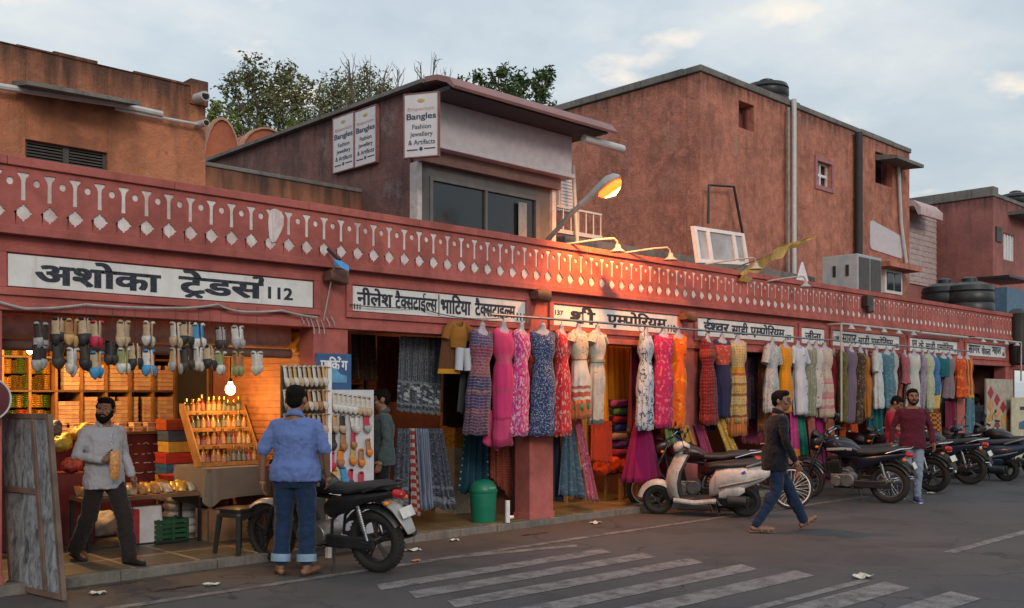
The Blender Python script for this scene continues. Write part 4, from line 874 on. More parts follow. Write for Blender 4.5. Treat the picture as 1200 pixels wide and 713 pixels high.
# ------------------------------------------------ litter and stain on the road
def blotch(cx, cy, rx, ry, z, m, name, seed, n=22):
    rr = random.Random(seed); return flat(name, [(cx + rx * (1 + rr.uniform(-.35, .3)) * math.cos(2 * math.pi * k / n), cy + ry * (1 + rr.uniform(-.35, .3)) * math.sin(2 * math.pi * k / n)) for k in range(n)], z, m)
m_wet = mat('dark_wet_stain', (.022, .016, .014), .25, var=.4)
q = G(128, 686); blotch(q.x, q.y, .3, .06, .0035, m_wet, 'wet_patch', 1); q = G(205, 690); blotch(q.x, q.y, .2, .035, .0035, m_wet, 'wet_patch', 2)
q = G(628, 626); blotch(q.x, q.y, .22, .05, .0035, m_wet, 'wet_patch', 4)
m_paper = mat('crumpled_paper', (.5, .49, .46), .8); m_bag = mat('crumpled_orange_wrapper', (.42, .16, .06), .6)
def litter(u, v, s_, m, label, seed):
    rr = random.Random(seed); q = G(u, v); mb = MB(); vs = []; n = 5
    for i in range(n):
        for j in range(n): vs.append((q.x + (i / (n - 1) - .5) * s_ + rr.uniform(-.2, .2) * s_ / n, q.y + (j / (n - 1) - .5) * s_ * .7 + rr.uniform(-.2, .2) * s_ / n, .006 + rr.uniform(0, .2) * s_))
    mb.add(vs, [(i * n + j, (i + 1) * n + j, (i + 1) * n + j + 1, i * n + j + 1) for i in range(n - 1) for j in range(n - 1)])
    o = mb.build('litter', m, None, None); s = o.modifiers.new('t', 'SOLIDIFY'); s.thickness = .004; return tag(o, label, 'litter', 'scraps of litter on the road')
litter(1011, 678, .17, m_paper, 'white paper scrap lying on the zebra crossing at the right', 3)
litter(532, 634, .12, m_paper, 'larger white scrap by the green bin kerb', 4); litter(484, 646, .15, m_paper, 'flat white wrapper by the motorbike rear wheel', 5)
litter(487, 659, .09, m_bag, 'small orange wrapper near the rear wheel', 6); 
litter(698, 614, .15, m_paper, 'flattened pale scrap on the dusty kerb right of the pier', 8); 
litter(248, 687, .12, m_paper, 'white scrap near the dark stain at the left kerb', 11); litter(115, 697, .12, m_paper, 'pale scrap beside the leaning panel foot', 12)
litter(1091, 579, .13, m_paper, 'white scrap beside the parked motorbikes', 13); 
# ================================================================== people
def remeshed(name, mb, m, parent, vox, smooth_it=3, wrinkle=0.0, wsize=.09, sub=False):
    o = mb.build(name, m, parent, None); r = o.modifiers.new('skin', 'REMESH'); r.mode = 'VOXEL'; r.voxel_size = vox; r.use_smooth_shade = True
    s = o.modifiers.new('soft', 'SMOOTH'); s.factor = .5; s.iterations = smooth_it
    if wrinkle:
        tx = bpy.data.textures.get('wrinkle_%.3f' % wsize) or bpy.data.textures.new('wrinkle_%.3f' % wsize, 'CLOUDS'); tx.noise_scale = wsize; tx.noise_depth = 2
        d = o.modifiers.new('wrinkle', 'DISPLACE'); d.texture = tx; d.strength = wrinkle; d.mid_level = .5; d.texture_coords = 'LOCAL'
        if wsize > .05:
            t2 = bpy.data.textures.get('fine_folds') or bpy.data.textures.new('fine_folds', 'MARBLE'); t2.noise_scale = .05; t2.turbulence = 9; t2.marble_type = 'SOFT'
            d = o.modifiers.new('folds', 'DISPLACE'); d.texture = t2; d.strength = .006; d.mid_level = .5; d.texture_coords = 'LOCAL'
    return o
def limb(mb, pts, rs, seg=12):
    """tapered limb with rounded ends and a subdivided sweep"""
    P_ = [Vector(p) for p in pts]; out = []; ro = []
    for i in range(len(P_) - 1):
        for k in range(4): s_ = k / 4; out.append(P_[i].lerp(P_[i + 1], s_)); ro.append(rs[i] * (1 - s_) + rs[i + 1] * s_)
    out.append(P_[-1]); ro.append(rs[-1]); mb.tube(out, ro, seg)
    for p, r_ in zip(P_, rs): mb.ball(p, r_ * .98, 12, 8)
m_skin = mat('brown_skin', (.2, .098, .06), .55, var=.1, scale=12); m_hair = mat('black_hair', (.006, .0055, .005), .85, var=.4, scale=40, bump=.6, bscale=120, spec=.12); m_eye = mat('dark_eye', (.02, .016, .014), .2)
def hand(mb, w, d, palm_n, curl, side):
    """w wrist, d direction of the hand, palm_n palm normal, four fingers and a thumb"""
    d = d.normalized(); palm_n = (palm_n - d * palm_n.dot(d)).normalized(); sd = d.cross(palm_n) * side     # toward the thumb
    for s_ in (-.024, -.008, .008, .024): limb(mb, [w, w + d * .085 + sd * s_], [.018, .0135], 8)
    mb.ball(w + d * .045, (.033, .033, .033), 10, 7)
    for k, (o_, ln) in enumerate(((.03, .068), (.01, .078), (-.011, .073), (-.031, .055))):
        a = w + d * .088 + sd * o_; q = [a]; dd = d.copy()
        for j in range(3): dd = (dd + palm_n * curl * (.35 + .35 * j)).normalized(); q.append(q[-1] + dd * ln * (.45 - .1 * j))
        limb(mb, q, [.0098, .009, .0085, .0075], 8)
    t0 = w + d * .025 + sd * .025; limb(mb, [t0, t0 + d * .03 + sd * .03 + palm_n * .01, t0 + d * .062 + sd * .036 + palm_n * .024], [.014, .011, .009], 8)
def person(label, loc, hdg, J, S, fit=None):
    """J: joints (x right, y forward, z up), S: style. Everything in metres for a 1.70 m figure, scaled by S['h']."""
    t_ = thing('person', label, 'person', loc, hdg); t_.scale = (S.get('h', 1.7) / 1.7,) * 3; fat = S.get('fat', 1.0); V = {k: Vector(v) for k, v in J.items()}
    pel, che, nk, hdc = V['pelvis'], V['chest'], V['neck'], V['head']
    def ring(c_, a, b, n=18, p=2.3, tw=0.0): return ell(c_.x, c_.y, c_.z, a, b, n, p, tw)
    shv = V['shR'] - V['shL']; tw = math.atan2(shv.y, shv.x); hv = V['hipR'] - V['hipL']; tp = math.atan2(hv.y, hv.x)
    def torso(mb, g, lo=-.1, belly=0.0, top=True):
        bl = Vector((0, .03 * belly, 0)); bk = Vector((0, math.cos(tw) * .0, 0)); f = Vector((-math.sin(tw), math.cos(tw), 0))
        rg = [ring(pel + Vector((0, 0, lo)), (.158 + g) * fat, (.105 + g) * fat, tw=tp), ring(pel + Vector((0, 0, .0)) + f * .01 * belly, (.166 + g) * fat, (.115 + g) * fat * (1 + .1 * belly), tw=tp), ring(pel.lerp(che, .4) + f * .03 * belly, (.15 + g) * fat, (.105 + g) * fat * (1 + .22 * belly), tw=(tp + tw) / 2), ring(pel.lerp(che, .75) + f * .015 * belly, (.165 + g) * (fat * .5 + .5), (.115 + g) * fat, tw=tw), ring(che, (.178 + g) * (fat * .4 + .6), (.118 + g) * (fat * .6 + .4), tw=tw), ring(che.lerp(nk, .45), (.175 + g) * (fat * .3 + .7), .095 + g, tw=tw), ring(che.lerp(nk, .75) , .12 + g, .075 + g, tw=tw)]
        if top: rg += [ring(nk + Vector((0, 0, -.01)), .068 + g * .5, .066 + g * .5)]
        mb.loft(rg)
    mb = MB(); torso(mb, -.012); mb.tube([che.lerp(nk, .6), nk, nk.lerp(hdc, .6)], [.085, .06, .056], 14)
    HM = Matrix.Rotation(S.get('turn', 0), 3, 'Z') @ Matrix.Rotation(S.get('nod', 0), 3, 'X')
    HM = HM * S.get('hs', 1.07)
    def hp(x, y, z): return hdc + HM @ Vector((x, y, z))
    mb.ball(hdc + HM @ Vector((0, -.012, .025)), (.076, .095, .088), 18, 12, M=HM.to_4x4()); mb.ball(hp(0, .018, -.045), (.06, .07, .07), 16, 10, M=HM.to_4x4()); mb.ball(hp(0, .055, -.085), (.03, .03, .024), 10, 7)
    mb.tube([hp(0, .08, .025), hp(0, .1, -.005), hp(0, .112, -.028)], [.011, .013, .017], 8); mb.ball(hp(0, .094, -.033), (.024, .016, .011), 10, 6); mb.ball(hp(0, .083, .03), (.05, .014, .01), 12, 6)
    mb.ball(hp(0, .085, -.06), (.026, .013, .008), 10, 6)
    for s_ in (-1, 1): mb.ball(hp(s_ * .078, -.012, -.005), (.014, .026, .034), 10, 7); mb.ball(hp(s_ * .045, .062, -.02), (.026, .022, .024), 10, 6)
    for a in 'LR':
        limb(mb, [V['hip' + a], V['knee' + a], V['ank' + a]], [.085 * (fat * .7 + .3), .053, .04]); k = V['knee' + a].lerp(V['ank' + a], .3); mb.ball(k + Vector((0, -.018, 0)), (.05, .05, .1), 12, 8)
        ft = (V['toe' + a] - V['ank' + a]); fl = Vector((ft.x, ft.y, 0)).normalized() if ft.xy.length > .02 else Vector((0, 1, 0)); heel = V['ank' + a] + Vector((0, 0, -.045)) - fl * .04
        if 'heel' + a in V: heel = V['heel' + a]
        limb(mb, [heel, heel.lerp(V['toe' + a], .55), V['toe' + a]], [.032, .036, .026], 10); limb(mb, [V['ank' + a], heel.lerp(V['toe' + a], .3)], [.04, .035], 10)
        limb(mb, [V['sh' + a], V['elb' + a], V['wri' + a]], [.05 * (fat * .6 + .4), .04, .028]); sd = 1 if a == 'R' else -1
        hdv = V.get('hand' + a); d_ = (hdv - V['wri' + a]) if hdv else (V['wri' + a] - V['elb' + a]); pn = V.get('palm' + a, Vector((-sd, .25, 0))); hand(mb, V['wri' + a], d_, pn, S.get('curl' + a, .5), -sd if False else sd)
    body = remeshed('body', mb, S.get('skin', m_skin), t_, .0066, 2)
    for s_ in (-1, 1):
        mb = MB(); mb.ball(hp(s_ * .031, .0765, .008), (.011, .007, .0055), 10, 6); mb.build('eye', m_eye, t_); mb = MB(); mb.tube([hp(s_ * .014, .092, .033), hp(s_ * .034, .089, .038), hp(s_ * .052, .076, .03)], [.002, .003, .002], 6); mb.build('eyebrow', m_hair, t_)
    mb = MB(); mb.ball(hdc + HM @ Vector((0, -.022, .042)), (.08, .096, .08), 18, 12, M=HM.to_4x4()); mb.ball(hp(0, -.05, -.0), (.071, .06, .072), 14, 10, M=HM.to_4x4()); mb.ball(hp(.0, .035, .085), (.062, .05, .036), 12, 8, M=HM.to_4x4())
    for s_ in (-1, 1): mb.ball(hp(s_ * .072, .012, .03), (.012, .03, .034), 10, 6)
    remeshed('hair', mb, m_hair, t_, .009, 1, .012, .02)
    if S.get('beard'):
        b = S['beard']; mb = MB()
        for s_ in (-1, 1): mb.tube([hp(s_ * .071, .01, -.01), hp(s_ * .066, .03, -.05), hp(s_ * .035, .07, -.09)], [.012, .017 * b, .02 * b], 8)
        mb.ball(hp(0, .068, -.098), (.042, .03 * b, .026 * b), 12, 8, M=HM.to_4x4()); mb.tube([hp(-.034, .08, -.06), hp(-.02, .097, -.046), hp(.02, .097, -.046), hp(.034, .08, -.06)], [.007, .008, .008, .007], 8); remeshed('beard', mb, m_hair, t_, .007, 1, .008, .015)
    # clothes
    sm = S['shirt']; mb = MB(); torso(mb, .016, S.get('tail', -.1), S.get('belly', 0), False); mb.loft([ring(pel + Vector((0, 0, S.get('tail', -.1) - .015)), .192 * fat, .142 * fat, tw=tp), ring(pel + Vector((0, 0, S.get('tail', -.1) + .05)), .196 * fat, .146 * fat * (1 + .06 * S.get('belly', 0)), tw=tp), ring(pel + Vector((0, 0, .06)), .186 * fat, .136 * fat * (1 + .1 * S.get('belly', 0)), tw=tp), ring(pel + Vector((0, 0, .13)), .16 * fat, .115 * fat, tw=tp)]); ln = S.get('sleeve', 1.0)
    for a in 'LR':
        sh, el, wr = V['sh' + a], V['elb' + a], V['wri' + a]; r0 = .06 * (fat * .55 + .45)
        if ln < 1: e = sh.lerp(el, ln / .55 if ln < .55 else 1); limb(mb, [sh + Vector((0, 0, -.004)), sh.lerp(e, .5), e], [r0, r0 * .98, r0 * .98], 14)
        else: limb(mb, [sh, el, wr.lerp(el, .06 if ln >= 1 else 0)], [r0, r0 * .8, .044], 14)
    ns = che.lerp(nk, .72)
    for a in 'LR': limb(mb, [ns + Vector((0, 0, -.02)), V['sh' + a] + Vector((0, 0, -.002))], [.066, r0 * .92], 12)
    so = remeshed('shirt', mb, sm, t_, .0095, 4, S.get('wr', .02), .085)
    if S.get('collar', True):
        mb = MB(); rg = []
        for z_, r_ in ((-.03, .07), (.0, .066), (.022, .066), (.018, .072), (-.005, .078), (-.03, .085)): q_ = ell(nk.x, nk.y - .004, nk.z + z_, r_, r_ * .95, 24); rg.append(q_[10:] + q_[:3] if False else [q_[(k + 9) % 24] for k in range(19)])
        for rr_ in rg:
            for k, q in enumerate(rr_):
                f = math.sin(2 * math.pi * (k + 9) / 24); q.z += -.03 * f - .045 * max(0, f) ** 4 - .004; q.y += .022 * max(0, f)
        mb.loft(rg, 0, False, False); o = mb.build('collar', sm, t_, 60); s = o.modifiers.new('c', 'SOLIDIFY'); s.thickness = .004
    tm = S['trousers']; mb = MB(); g = S.get('loose', .014); rg = [ring(pel + Vector((0, 0, .06)), .163 * fat, .112 * fat * (1 + .08 * S.get('belly', 0)), tw=tp), ring(pel, (.168) * fat, .122 * fat, tw=tp), ring(pel + Vector((0, 0, -.09)), .17 * fat, .12 * fat, tw=tp), ring(pel + Vector((0, 0, -.13)), .15 * fat, .1 * fat, tw=tp)]; mb.loft(rg)
    for a in 'LR':
        h_, k, an = V['hip' + a], V['knee' + a], V['ank' + a]; e = k.lerp(an, S.get('cuff', 1.0)); limb(mb, [h_ + Vector((0, 0, -.02)), k, e], [(.082 + g * .5) * (fat * .75 + .25), .06 + g, S.get('cuffr', .05) + g * .9], 16); b_ = k.lerp(an, .3); mb.ball(b_ + Vector((0, -.014, 0)), (.058 + g * .8, .058 + g * .8, .12), 12, 8)
    remeshed('trousers', mb, tm, t_, .0095, 4, S.get('wrt', .024), .075)
    if S.get('cuffm'):
        for a in 'LR': k, an = V['knee' + a], V['ank' + a]; mb = MB(); mb.tube([k.lerp(an, S['cuff'] - .1), k.lerp(an, S['cuff'] + .06)], [S['cuffr'] + g + .012, S['cuffr'] + g + .012], 18); mb.build('trouser_cuff', S['cuffm'], t_)
    for a in 'LR':
        ft = (V['toe' + a] - V['ank' + a]); fl = Vector((ft.x, ft.y, 0)).normalized() if ft.xy.length > .02 else Vector((0, 1, 0)); heel = V.get('heel' + a, V['ank' + a] + Vector((0, 0, -.045)) - fl * .04); toe = V['toe' + a]; ax_ = (toe - heel).normalized(); up_ = Vector((0, 0, 1)) - ax_ * ax_.z; up_.normalize(); sd_ = ax_.cross(up_); Lf = (toe - heel).length
        def sec(s_, w_, z0, z1): o = heel + ax_ * (s_ * Lf); return [o + sd_ * (w_ * math.cos(2 * math.pi * k / 14)) + up_ * ((z1 + z0) / 2 + (z1 - z0) / 2 * math.sin(2 * math.pi * k / 14)) for k in range(14)]
        mb = MB()
        if S.get('shoe', 'sandal') == 'sandal':
            mb.loft([sec(-.2, .02, -.042, -.028), sec(-.1, .036, -.042, -.028), sec(.3, .036, -.042, -.028), sec(.75, .046, -.042, -.028), sec(1.0, .042, -.042, -.028), sec(1.14, .02, -.042, -.028)])
            sm_ = S.get('shoem', m_black); o = mb.build('sandal', sm_, t_); mb = MB()
            for q0, q1 in ((.35, .62), (.75, .62)): mb.tube([heel + ax_ * (q0 * Lf) + sd_ * .04 - up_ * .03, heel + ax_ * (q1 * Lf) + up_ * .036, heel + ax_ * (q0 * Lf) - sd_ * .04 - up_ * .03], .009, 6)
            mb.build('strap', sm_, o)
        else:
            mb.loft([sec(-.22, .02, -.03, .03), sec(-.12, .04, -.042, .06), sec(.15, .042, -.042, .075), sec(.45, .043, -.042, .05), sec(.8, .05, -.042, .025), sec(1.05, .044, -.042, .012), sec(1.2, .02, -.038, -.005)]); o = mb.build('shoe', S['shoem'], t_)
            mb = MB(); mb.loft([sec(-.24, .025, -.048, -.03), sec(-.1, .043, -.05, -.03), sec(.4, .045, -.05, -.03), sec(.8, .053, -.05, -.03), sec(1.1, .045, -.048, -.03), sec(1.22, .02, -.045, -.03)]); mb.build('sole', m_white if S.get('sole') else m_black, o)
    return t_
def base(**k):
    J = dict(pelvis=(0, 0, .93), chest=(0, 0, 1.27), neck=(0, .0, 1.455), head=(0, .025, 1.585), hipL=(-.09, 0, .9), hipR=(.09, 0, .9), kneeL=(-.1, .02, .5), kneeR=(.1, .02, .5), ankL=(-.11, -.02, .085), ankR=(.11, -.02, .085), toeL=(-.13, .16, .042), toeR=(.13, .16, .042), shL=(-.17, 0, 1.355), shR=(.17, 0, 1.355), elbL=(-.25, -.03, 1.13), elbR=(.25, -.03, 1.13), wriL=(-.27, .04, .89), wriR=(.27, .04, .89))
    J.update(k); return J
VIEW = math.atan2(FY, FX)
def facing(deg): return VIEW - R(90) + R(deg)      # 0 = looking away from the camera, + turns left
m_blues = fabric('blue_chambray', (.11, .17, .4), [dict(k='noise', s=40, t=.5, c=(.13, .2, .45))]); m_jean = fabric('blue_denim', (.012, .03, .075), [dict(k='noise', s=12, t=.52, c=(.025, .055, .12))]); m_ljean = fabric('washed_pale_denim', (.2, .26, .35), [dict(k='noise', s=9, t=.55, c=(.3, .36, .44))]); m_cuff = mat('pale_denim_cuff', (.2, .3, .42), .9)
g_shirt = fabric('pale_grey_cotton', (.36, .37, .42), [dict(k='stripe', s=30, t=.7, c=(.32, .33, .38))]); m_brownt = fabric('dark_brown_trouser', (.022, .017, .016)); m_bshirt = fabric('black_cotton', (.009, .01, .015)); m_djean = fabric('dark_navy_denim', (.012, .024, .06), [dict(k='noise', s=7, t=.56, c=(.035, .065, .13))]); m_mar = fabric('maroon_jersey', (.075, .009, .022))
# A: man in blue, back to the camera, weight even, left arm down
q = G(346, 674)
person('stout man in blue short-sleeved shirt and rolled jeans standing with his back turned', (q.x, q.y, 0), facing(-4), base(hipL=(-.095, 0, .9), kneeL=(-.12, .03, .5), kneeR=(.1, .03, .5), ankL=(-.13, -.02, .085), ankR=(.11, -.02, .085), toeL=(-.2, .13, .042), toeR=(.17, .14, .042), shL=(-.185, 0, 1.345), shR=(.185, 0, 1.345), elbL=(-.29, -.04, 1.12), wriL=(-.3, -.0, .87), elbR=(.28, .0, 1.12), wriR=(.27, .1, .9)), dict(h=1.73, fat=1.2, belly=.9, shirt=m_blues, trousers=m_jean, sleeve=.5, tail=-.06, cuff=.84, cuffr=.058, cuffm=m_cuff, loose=.02, hs=1.12, shoem=mat('brown_leather', (.045, .022, .015), .5), turn=0, nod=-.06, wr=.03))
# B: bearded man in grey shirt stepping out of the first shop
q = G(122, 659, FZ)
pb = person('bearded man in pale grey shirt stepping out of the first shop holding a packet', (q.x, q.y, FZ), facing(-128), base(pelvis=(0, 0, .9), chest=(0, -.02, 1.25), neck=(0, 0, 1.43), head=(0, .03, 1.56), hipL=(-.09, 0, .87), hipR=(.09, 0, .87), kneeL=(-.1, .2, .5), ankL=(-.1, .3, .085), toeL=(-.12, .49, .045), kneeR=(.1, -.1, .49), ankR=(.1, -.38, .12), toeR=(.11, -.2, .04), heelR=(.1, -.42, .085), shL=(-.172, 0, 1.335), shR=(.172, -.02, 1.335), elbR=(.27, -.06, 1.1), wriR=(.14, .2, 1.06), handR=(.04, .27, 1.06), palmR=(-.3, -.6, 0), elbL=(-.25, -.05, 1.1), wriL=(-.27, .06, .87)), dict(h=1.56, fat=1.05, shirt=g_shirt, trousers=m_brownt, tail=-.13, beard=1.35, turn=R(-50), shoe='shoe', shoem=mat('black_shoe', (.014, .013, .012), .5), loose=.026, cuffr=.055, curlR=1.0))
bs_ = [o for o in pb.children if o.name.startswith('shirt')][0]
def stitched(name, quads, m):      # pieces sewn on the shirt front: they follow its surface
    mb = MB()
    for (x0, x1, z0, z1, y0) in quads:
        n = max(2, int((z1 - z0) / .02)); k_ = max(2, int((x1 - x0) / .012)); vs = [(x0 + (x1 - x0) * i / k_, y0, z0 + (z1 - z0) * j / n) for j in range(n + 1) for i in range(k_ + 1)]; mb.add(vs, [(j * (k_ + 1) + i, j * (k_ + 1) + i + 1, (j + 1) * (k_ + 1) + i + 1, (j + 1) * (k_ + 1) + i) for j in range(n) for i in range(k_)])
    o = mb.build(name, m, pb, None); w = o.modifiers.new('sewn', 'SHRINKWRAP'); w.target = bs_; w.offset = .004; t_ = o.modifiers.new('t', 'SOLIDIFY'); t_.thickness = .003; return o
stitched('placket', [(-.016, .016, .8, 1.36, .22)], fabric('pale_grey_placket', (.42, .43, .48)))
stitched('pocket', [(-.12, -.04, 1.12, 1.22, .22)], fabric('pale_grey_pocket', (.4, .41, .46)))
for k_ in range(6): stitched('button', [(-.007, .007, .84 + .095 * k_, .854 + .095 * k_, .26)], mat('dark_button', (.05, .04, .04), .4)).modifiers['sewn'].offset = .008
pk = thing('packet', 'orange and clear snack packet in the hand of the bearded man', 'packet', (0, 0, 0)); pk.matrix_world = Matrix.Translation((q.x, q.y, FZ)) @ Matrix.Rotation(facing(-128), 4, 'Z') @ Matrix.Translation((.05, .275, .936))
mb = MB(); mb.loft([ell(0, 0, -.14, .045, .006), ell(0, 0, -.12, .045, .02), ell(0, 0, 0, .05, .03), ell(0, 0, .1, .045, .02), ell(0, 0, .12, .045, .005)]); mb.build('bag', mat('orange_snack', (.5, .24, .08), .5, var=.5, scale=40), pk)
# C: man in black striding to the right
q = G(908, 623)
person('man in black shirt and dark jeans striding across the road in flip-flops', (q.x, q.y, 0), facing(-82), base(pelvis=(0, 0, .895), chest=(0, .03, 1.24), neck=(0, .05, 1.425), head=(0, .085, 1.55), hipL=(-.085, 0, .865), hipR=(.085, 0, .865), kneeL=(-.09, .22, .5), ankL=(-.09, .4, .12), heelL=(-.09, .37, .06), toeL=(-.1, .55, .15), kneeR=(.09, -.02, .48), ankR=(.09, -.27, .1), toeR=(.1, -.07, .042), shL=(-.172, .06, 1.33), shR=(.172, .02, 1.33), elbR=(.26, .02, 1.09), wriR=(.25, .14, .86), elbL=(-.25, .0, 1.1), wriL=(-.22, .18, .9)), dict(h=1.74, shirt=m_bshirt, trousers=m_djean, tail=-.15, sleeve=1, turn=R(-38), shoem=mat('tan_flipflop', (.16, .1, .075), .8), loose=.012, cuffr=.046, wr=.022))
# D: man in maroon walking to the camera
q = G(1069, 588)
person('man in maroon jersey and pale jeans walking toward the camera', (q.x, q.y, 0), facing(172), base(pelvis=(0, 0, .92), hipL=(-.085, 0, .89), hipR=(.085, 0, .89), kneeL=(-.07, .06, .49), ankL=(-.05, .06, .085), toeL=(-.05, .24, .045), kneeR=(.1, .06, .5), ankR=(.09, -.28, .24), toeR=(.09, -.22, .06), heelR=(.09, -.33, .22), elbL=(-.27, -.02, 1.13), wriL=(-.28, .08, .9), elbR=(.27, -.06, 1.13), wriR=(.3, .0, .9)), dict(h=1.75, shirt=m_mar, trousers=m_ljean, sleeve=1, beard=.85, collar=False, shoe='shoe', shoem=mat('blue_trainer', (.03, .06, .22), .6), sole=1, loose=.012, cuffr=.045, wr=.022))
# E: boy in red and white behind him, head bent
q = P(1046, 500, -1.0)
m_rw = fabric('red_white_panel', (.3, .012, .035), [dict(k='stripe', s=1.2, t=.72, c=(.45, .42, .42))])
person('young man in crimson shirt with white sleeves bending his head among the motorbikes', (q.x, -1.0, 0), facing(-125), base(head=(0, .075, 1.555), elbL=(-.24, .06, 1.14), wriL=(-.16, .24, 1.06), elbR=(.24, .06, 1.14), wriR=(.14, .25, 1.04)), dict(h=1.66, shirt=m_rw, trousers=m_djean, sleeve=.5, nod=R(-32), collar=False))
# F: man in white in the dark doorway
q = P(1144, 500, .5)
person('man in white shirt standing in the dark far doorway', (q.x, .5, FZ), facing(150), base(wriL=(-.16, .2, 1.0), wriR=(.16, .2, 1.0)), dict(h=1.6, shirt=fabric('white_shirt', (.42, .44, .5)), trousers=m_bshirt, sleeve=1, nod=R(-20)))
# G: man half hidden behind the shoe stand
q = P(449, 560, .25)
person('man in dark grey-green shirt half hidden behind the white shoe board', (q.x, .25, FZ), facing(100), base(), dict(h=1.62, shirt=fabric('grey_green_cloth', (.05, .075, .08), [dict(k='check', s=26, c=(.035, .055, .06))]), trousers=m_bshirt, sleeve=1, nod=R(-12)))
# H: shopkeeper seated in the third shop, orange shawl
# ================================================================== dresses on the rail
YR_ = -.2; ZROD = 2.622
rail = thing('hanging_rail', 'long grey pipe rail carrying the row of dresses in front of the signs', 'rail')
mb = MB(); mb.tube([(7.9, YR_ - .02, 2.615), (12.2, YR_ - .02, 2.625), (16.6, YR_ - .02, 2.63), (22.3, YR_ - .02, 2.63)], .016, 8); mb.build('pipe', m_steel, rail)
for x_ in (7.95, 10.9, 13.9, 17.3, 20.2, 22.2): mb = MB(); mb.cyl((x_, YR_ - .02, 2.63), (x_, -.03, 2.66), .01, seg=8); mb.build('bracket', m_steel, rail)
m_form = mat('lilac_white_mannequin', (.34, .31, .36), .5, var=.12)
def form_mesh():
    mb = MB(); mb.loft([ell(0, 0, .125, .022, .022), ell(0, 0, .105, .042, .042), ell(0, 0, .065, .043, .043), ell(0, .005, .03, .054, .05), ell(0, .01, .0, .1, .054, p=2.3), ell(0, .01, -.03, .15, .06, p=2.4), ell(0, .0, -.1, .165, .085), ell(0, -.005, -.18, .148, .1), ell(0, 0, -.3, .115, .085)])
    for s_ in (-1, 1): mb.ball((s_ * .15, .01, -.06), (.03, .04, .05), 10, 6)
    mb.cyl((0, 0, .12), (0, -.005, .17), .008, seg=6)
    o = mb.build('dress_form', m_form); me = o.data; bpy.data.objects.remove(o); return me
FORM = form_mesh()
def gown(Lg, hw, seed, pleat=.05, yoke=.0, strap=.05, n=56):
    """cloth tube from the shoulders to the hem, gathered into folds"""
    rr = random.Random(seed); k1 = rr.choice((5, 6, 7)); k2 = rr.choice((9, 11, 13)); p1, p2 = rr.uniform(0, 6), rr.uniform(0, 6)
    key = [(-.016, .1, .06), (.02, .182, .078), (.08, .178, .096), (.17, .18, .12), (.26, .16, .108), (.37, .124, .088), (.47, .146, .106), (.6, .166, .122)]
    key = [(d, a, b) for d, a, b in key if d < Lg - .1]; last = key[-1]; m_ = 9
    for i in range(1, m_ + 1): s_ = i / m_; key.append((last[0] + (Lg - last[0]) * s_, last[1] + (hw - last[1]) * s_ ** .9, last[2] + (hw * .58 - last[2]) * s_ ** .9))
    mb = MB(); mb.uv = []; rings = []
    for d, a, b in key:
        g = max(0, (d - .3) / max(.2, Lg - .3)); ring = []
        for j in range(n):
            th = 2 * math.pi * j / n; f = 1 + pleat * (g ** .8) * (1.7 * math.cos(k1 * th + p1 + .7 * g) + 1.2 * math.cos(k2 * th + p2 - .9 * g)) + .012 * math.sin(3 * th + d * 23 + p1)
            z = -d - (.075 * max(0, -math.sin(th)) ** 1.5 * (1 if d < .01 else .45 if d < .04 else 0)) - (.008 * math.sin(k1 * th + p1) * g); ring.append((a * f * math.cos(th), b * .8 * f * math.sin(th), z)); mb.uv.append((j / n * max(.7, hw * 4.2), 1 - d / Lg))
        rings.append(ring)
    mb.loft(rings, 0, False); return mb
D_N = 0
CREASE = bpy.data.textures.new('creases', 'CLOUDS'); CREASE.noise_scale = .13; CREASE.noise_depth = 3
dress_objs = []
def dress(u, vsh, vhem, m, label, hw=.2, sleeve=None, y=None, yaw=0.0, sleeve_m=None, pleat=.05, extra=None, cat='dress'):
    global D_N; D_N += 1
    yy = YR_ if y is None else y; hw *= rnd.uniform(.88, 1.12); q = P(u, vsh, yy); z1 = P(u, vhem, yy).z; Lg = q.z - z1
    yaw += rnd.uniform(-24, 24)
    t_ = thing('display_dress', label, cat, q, R(yaw), 'dresses on white forms along the rail')
    f = bpy.data.objects.new('dress_form', FORM); COL.objects.link(f); f.parent = t_; t_.rotation_euler = (R(rnd.uniform(-2, 3)), R(rnd.uniform(-2.5, 2.5)), R(yaw)); f.scale = (.92, .7, .78)
    mb = gown(Lg, hw, D_N, pleat); o = mb.build('gown', m, t_, 80); o.scale = (.98, 1, 1)
    dp = o.modifiers.new('creases', 'DISPLACE'); dp.texture = CREASE; dp.strength = .06; dp.mid_level = .5; dp.texture_coords = 'LOCAL'
    s = o.modifiers.new('cloth', 'SOLIDIFY'); s.thickness = .006; s.offset = 1
    if sleeve:
        for s_ in (-1, 1):
            mb = MB(); mb.uv = []; rings = []; ln = sleeve
            for i in range(6):
                e = i / 5; c_ = Vector((s_ * (.15 + .075 * e + .02 * e * e), -.01 * e, -.05 - ln * e)); r1, r2 = .062 - .008 * e, .07 - .004 * e
                rings.append([c_ + Vector((r1 * math.cos(a) * .9 + .004 * math.sin(5 * a + i), r2 * math.sin(a), s_ * r1 * math.cos(a) * .45)) for a in [2 * math.pi * j / 14 for j in range(14)]]); mb.uv += [(j / 14 * .35, 1 - (.05 + ln * e) / Lg) for j in range(14)]
            mb.loft(rings, 0, True); mb.uv = mb.uv; mb.build('sleeve', sleeve_m or m, t_, 80)
    if extra: extra(t_, Lg, hw)
    dress_objs.append(t_); return t_
def belt(c):
    def f(t_, Lg, hw): mb = MB(); mb.loft([ell(0, 0, -.4, .148, .104, 24), ell(0, 0, -.365, .15, .106, 24)]); mb.build('belt', mat('belt_%s' % (str(c)[:9]), c, .7), t_)
    return f
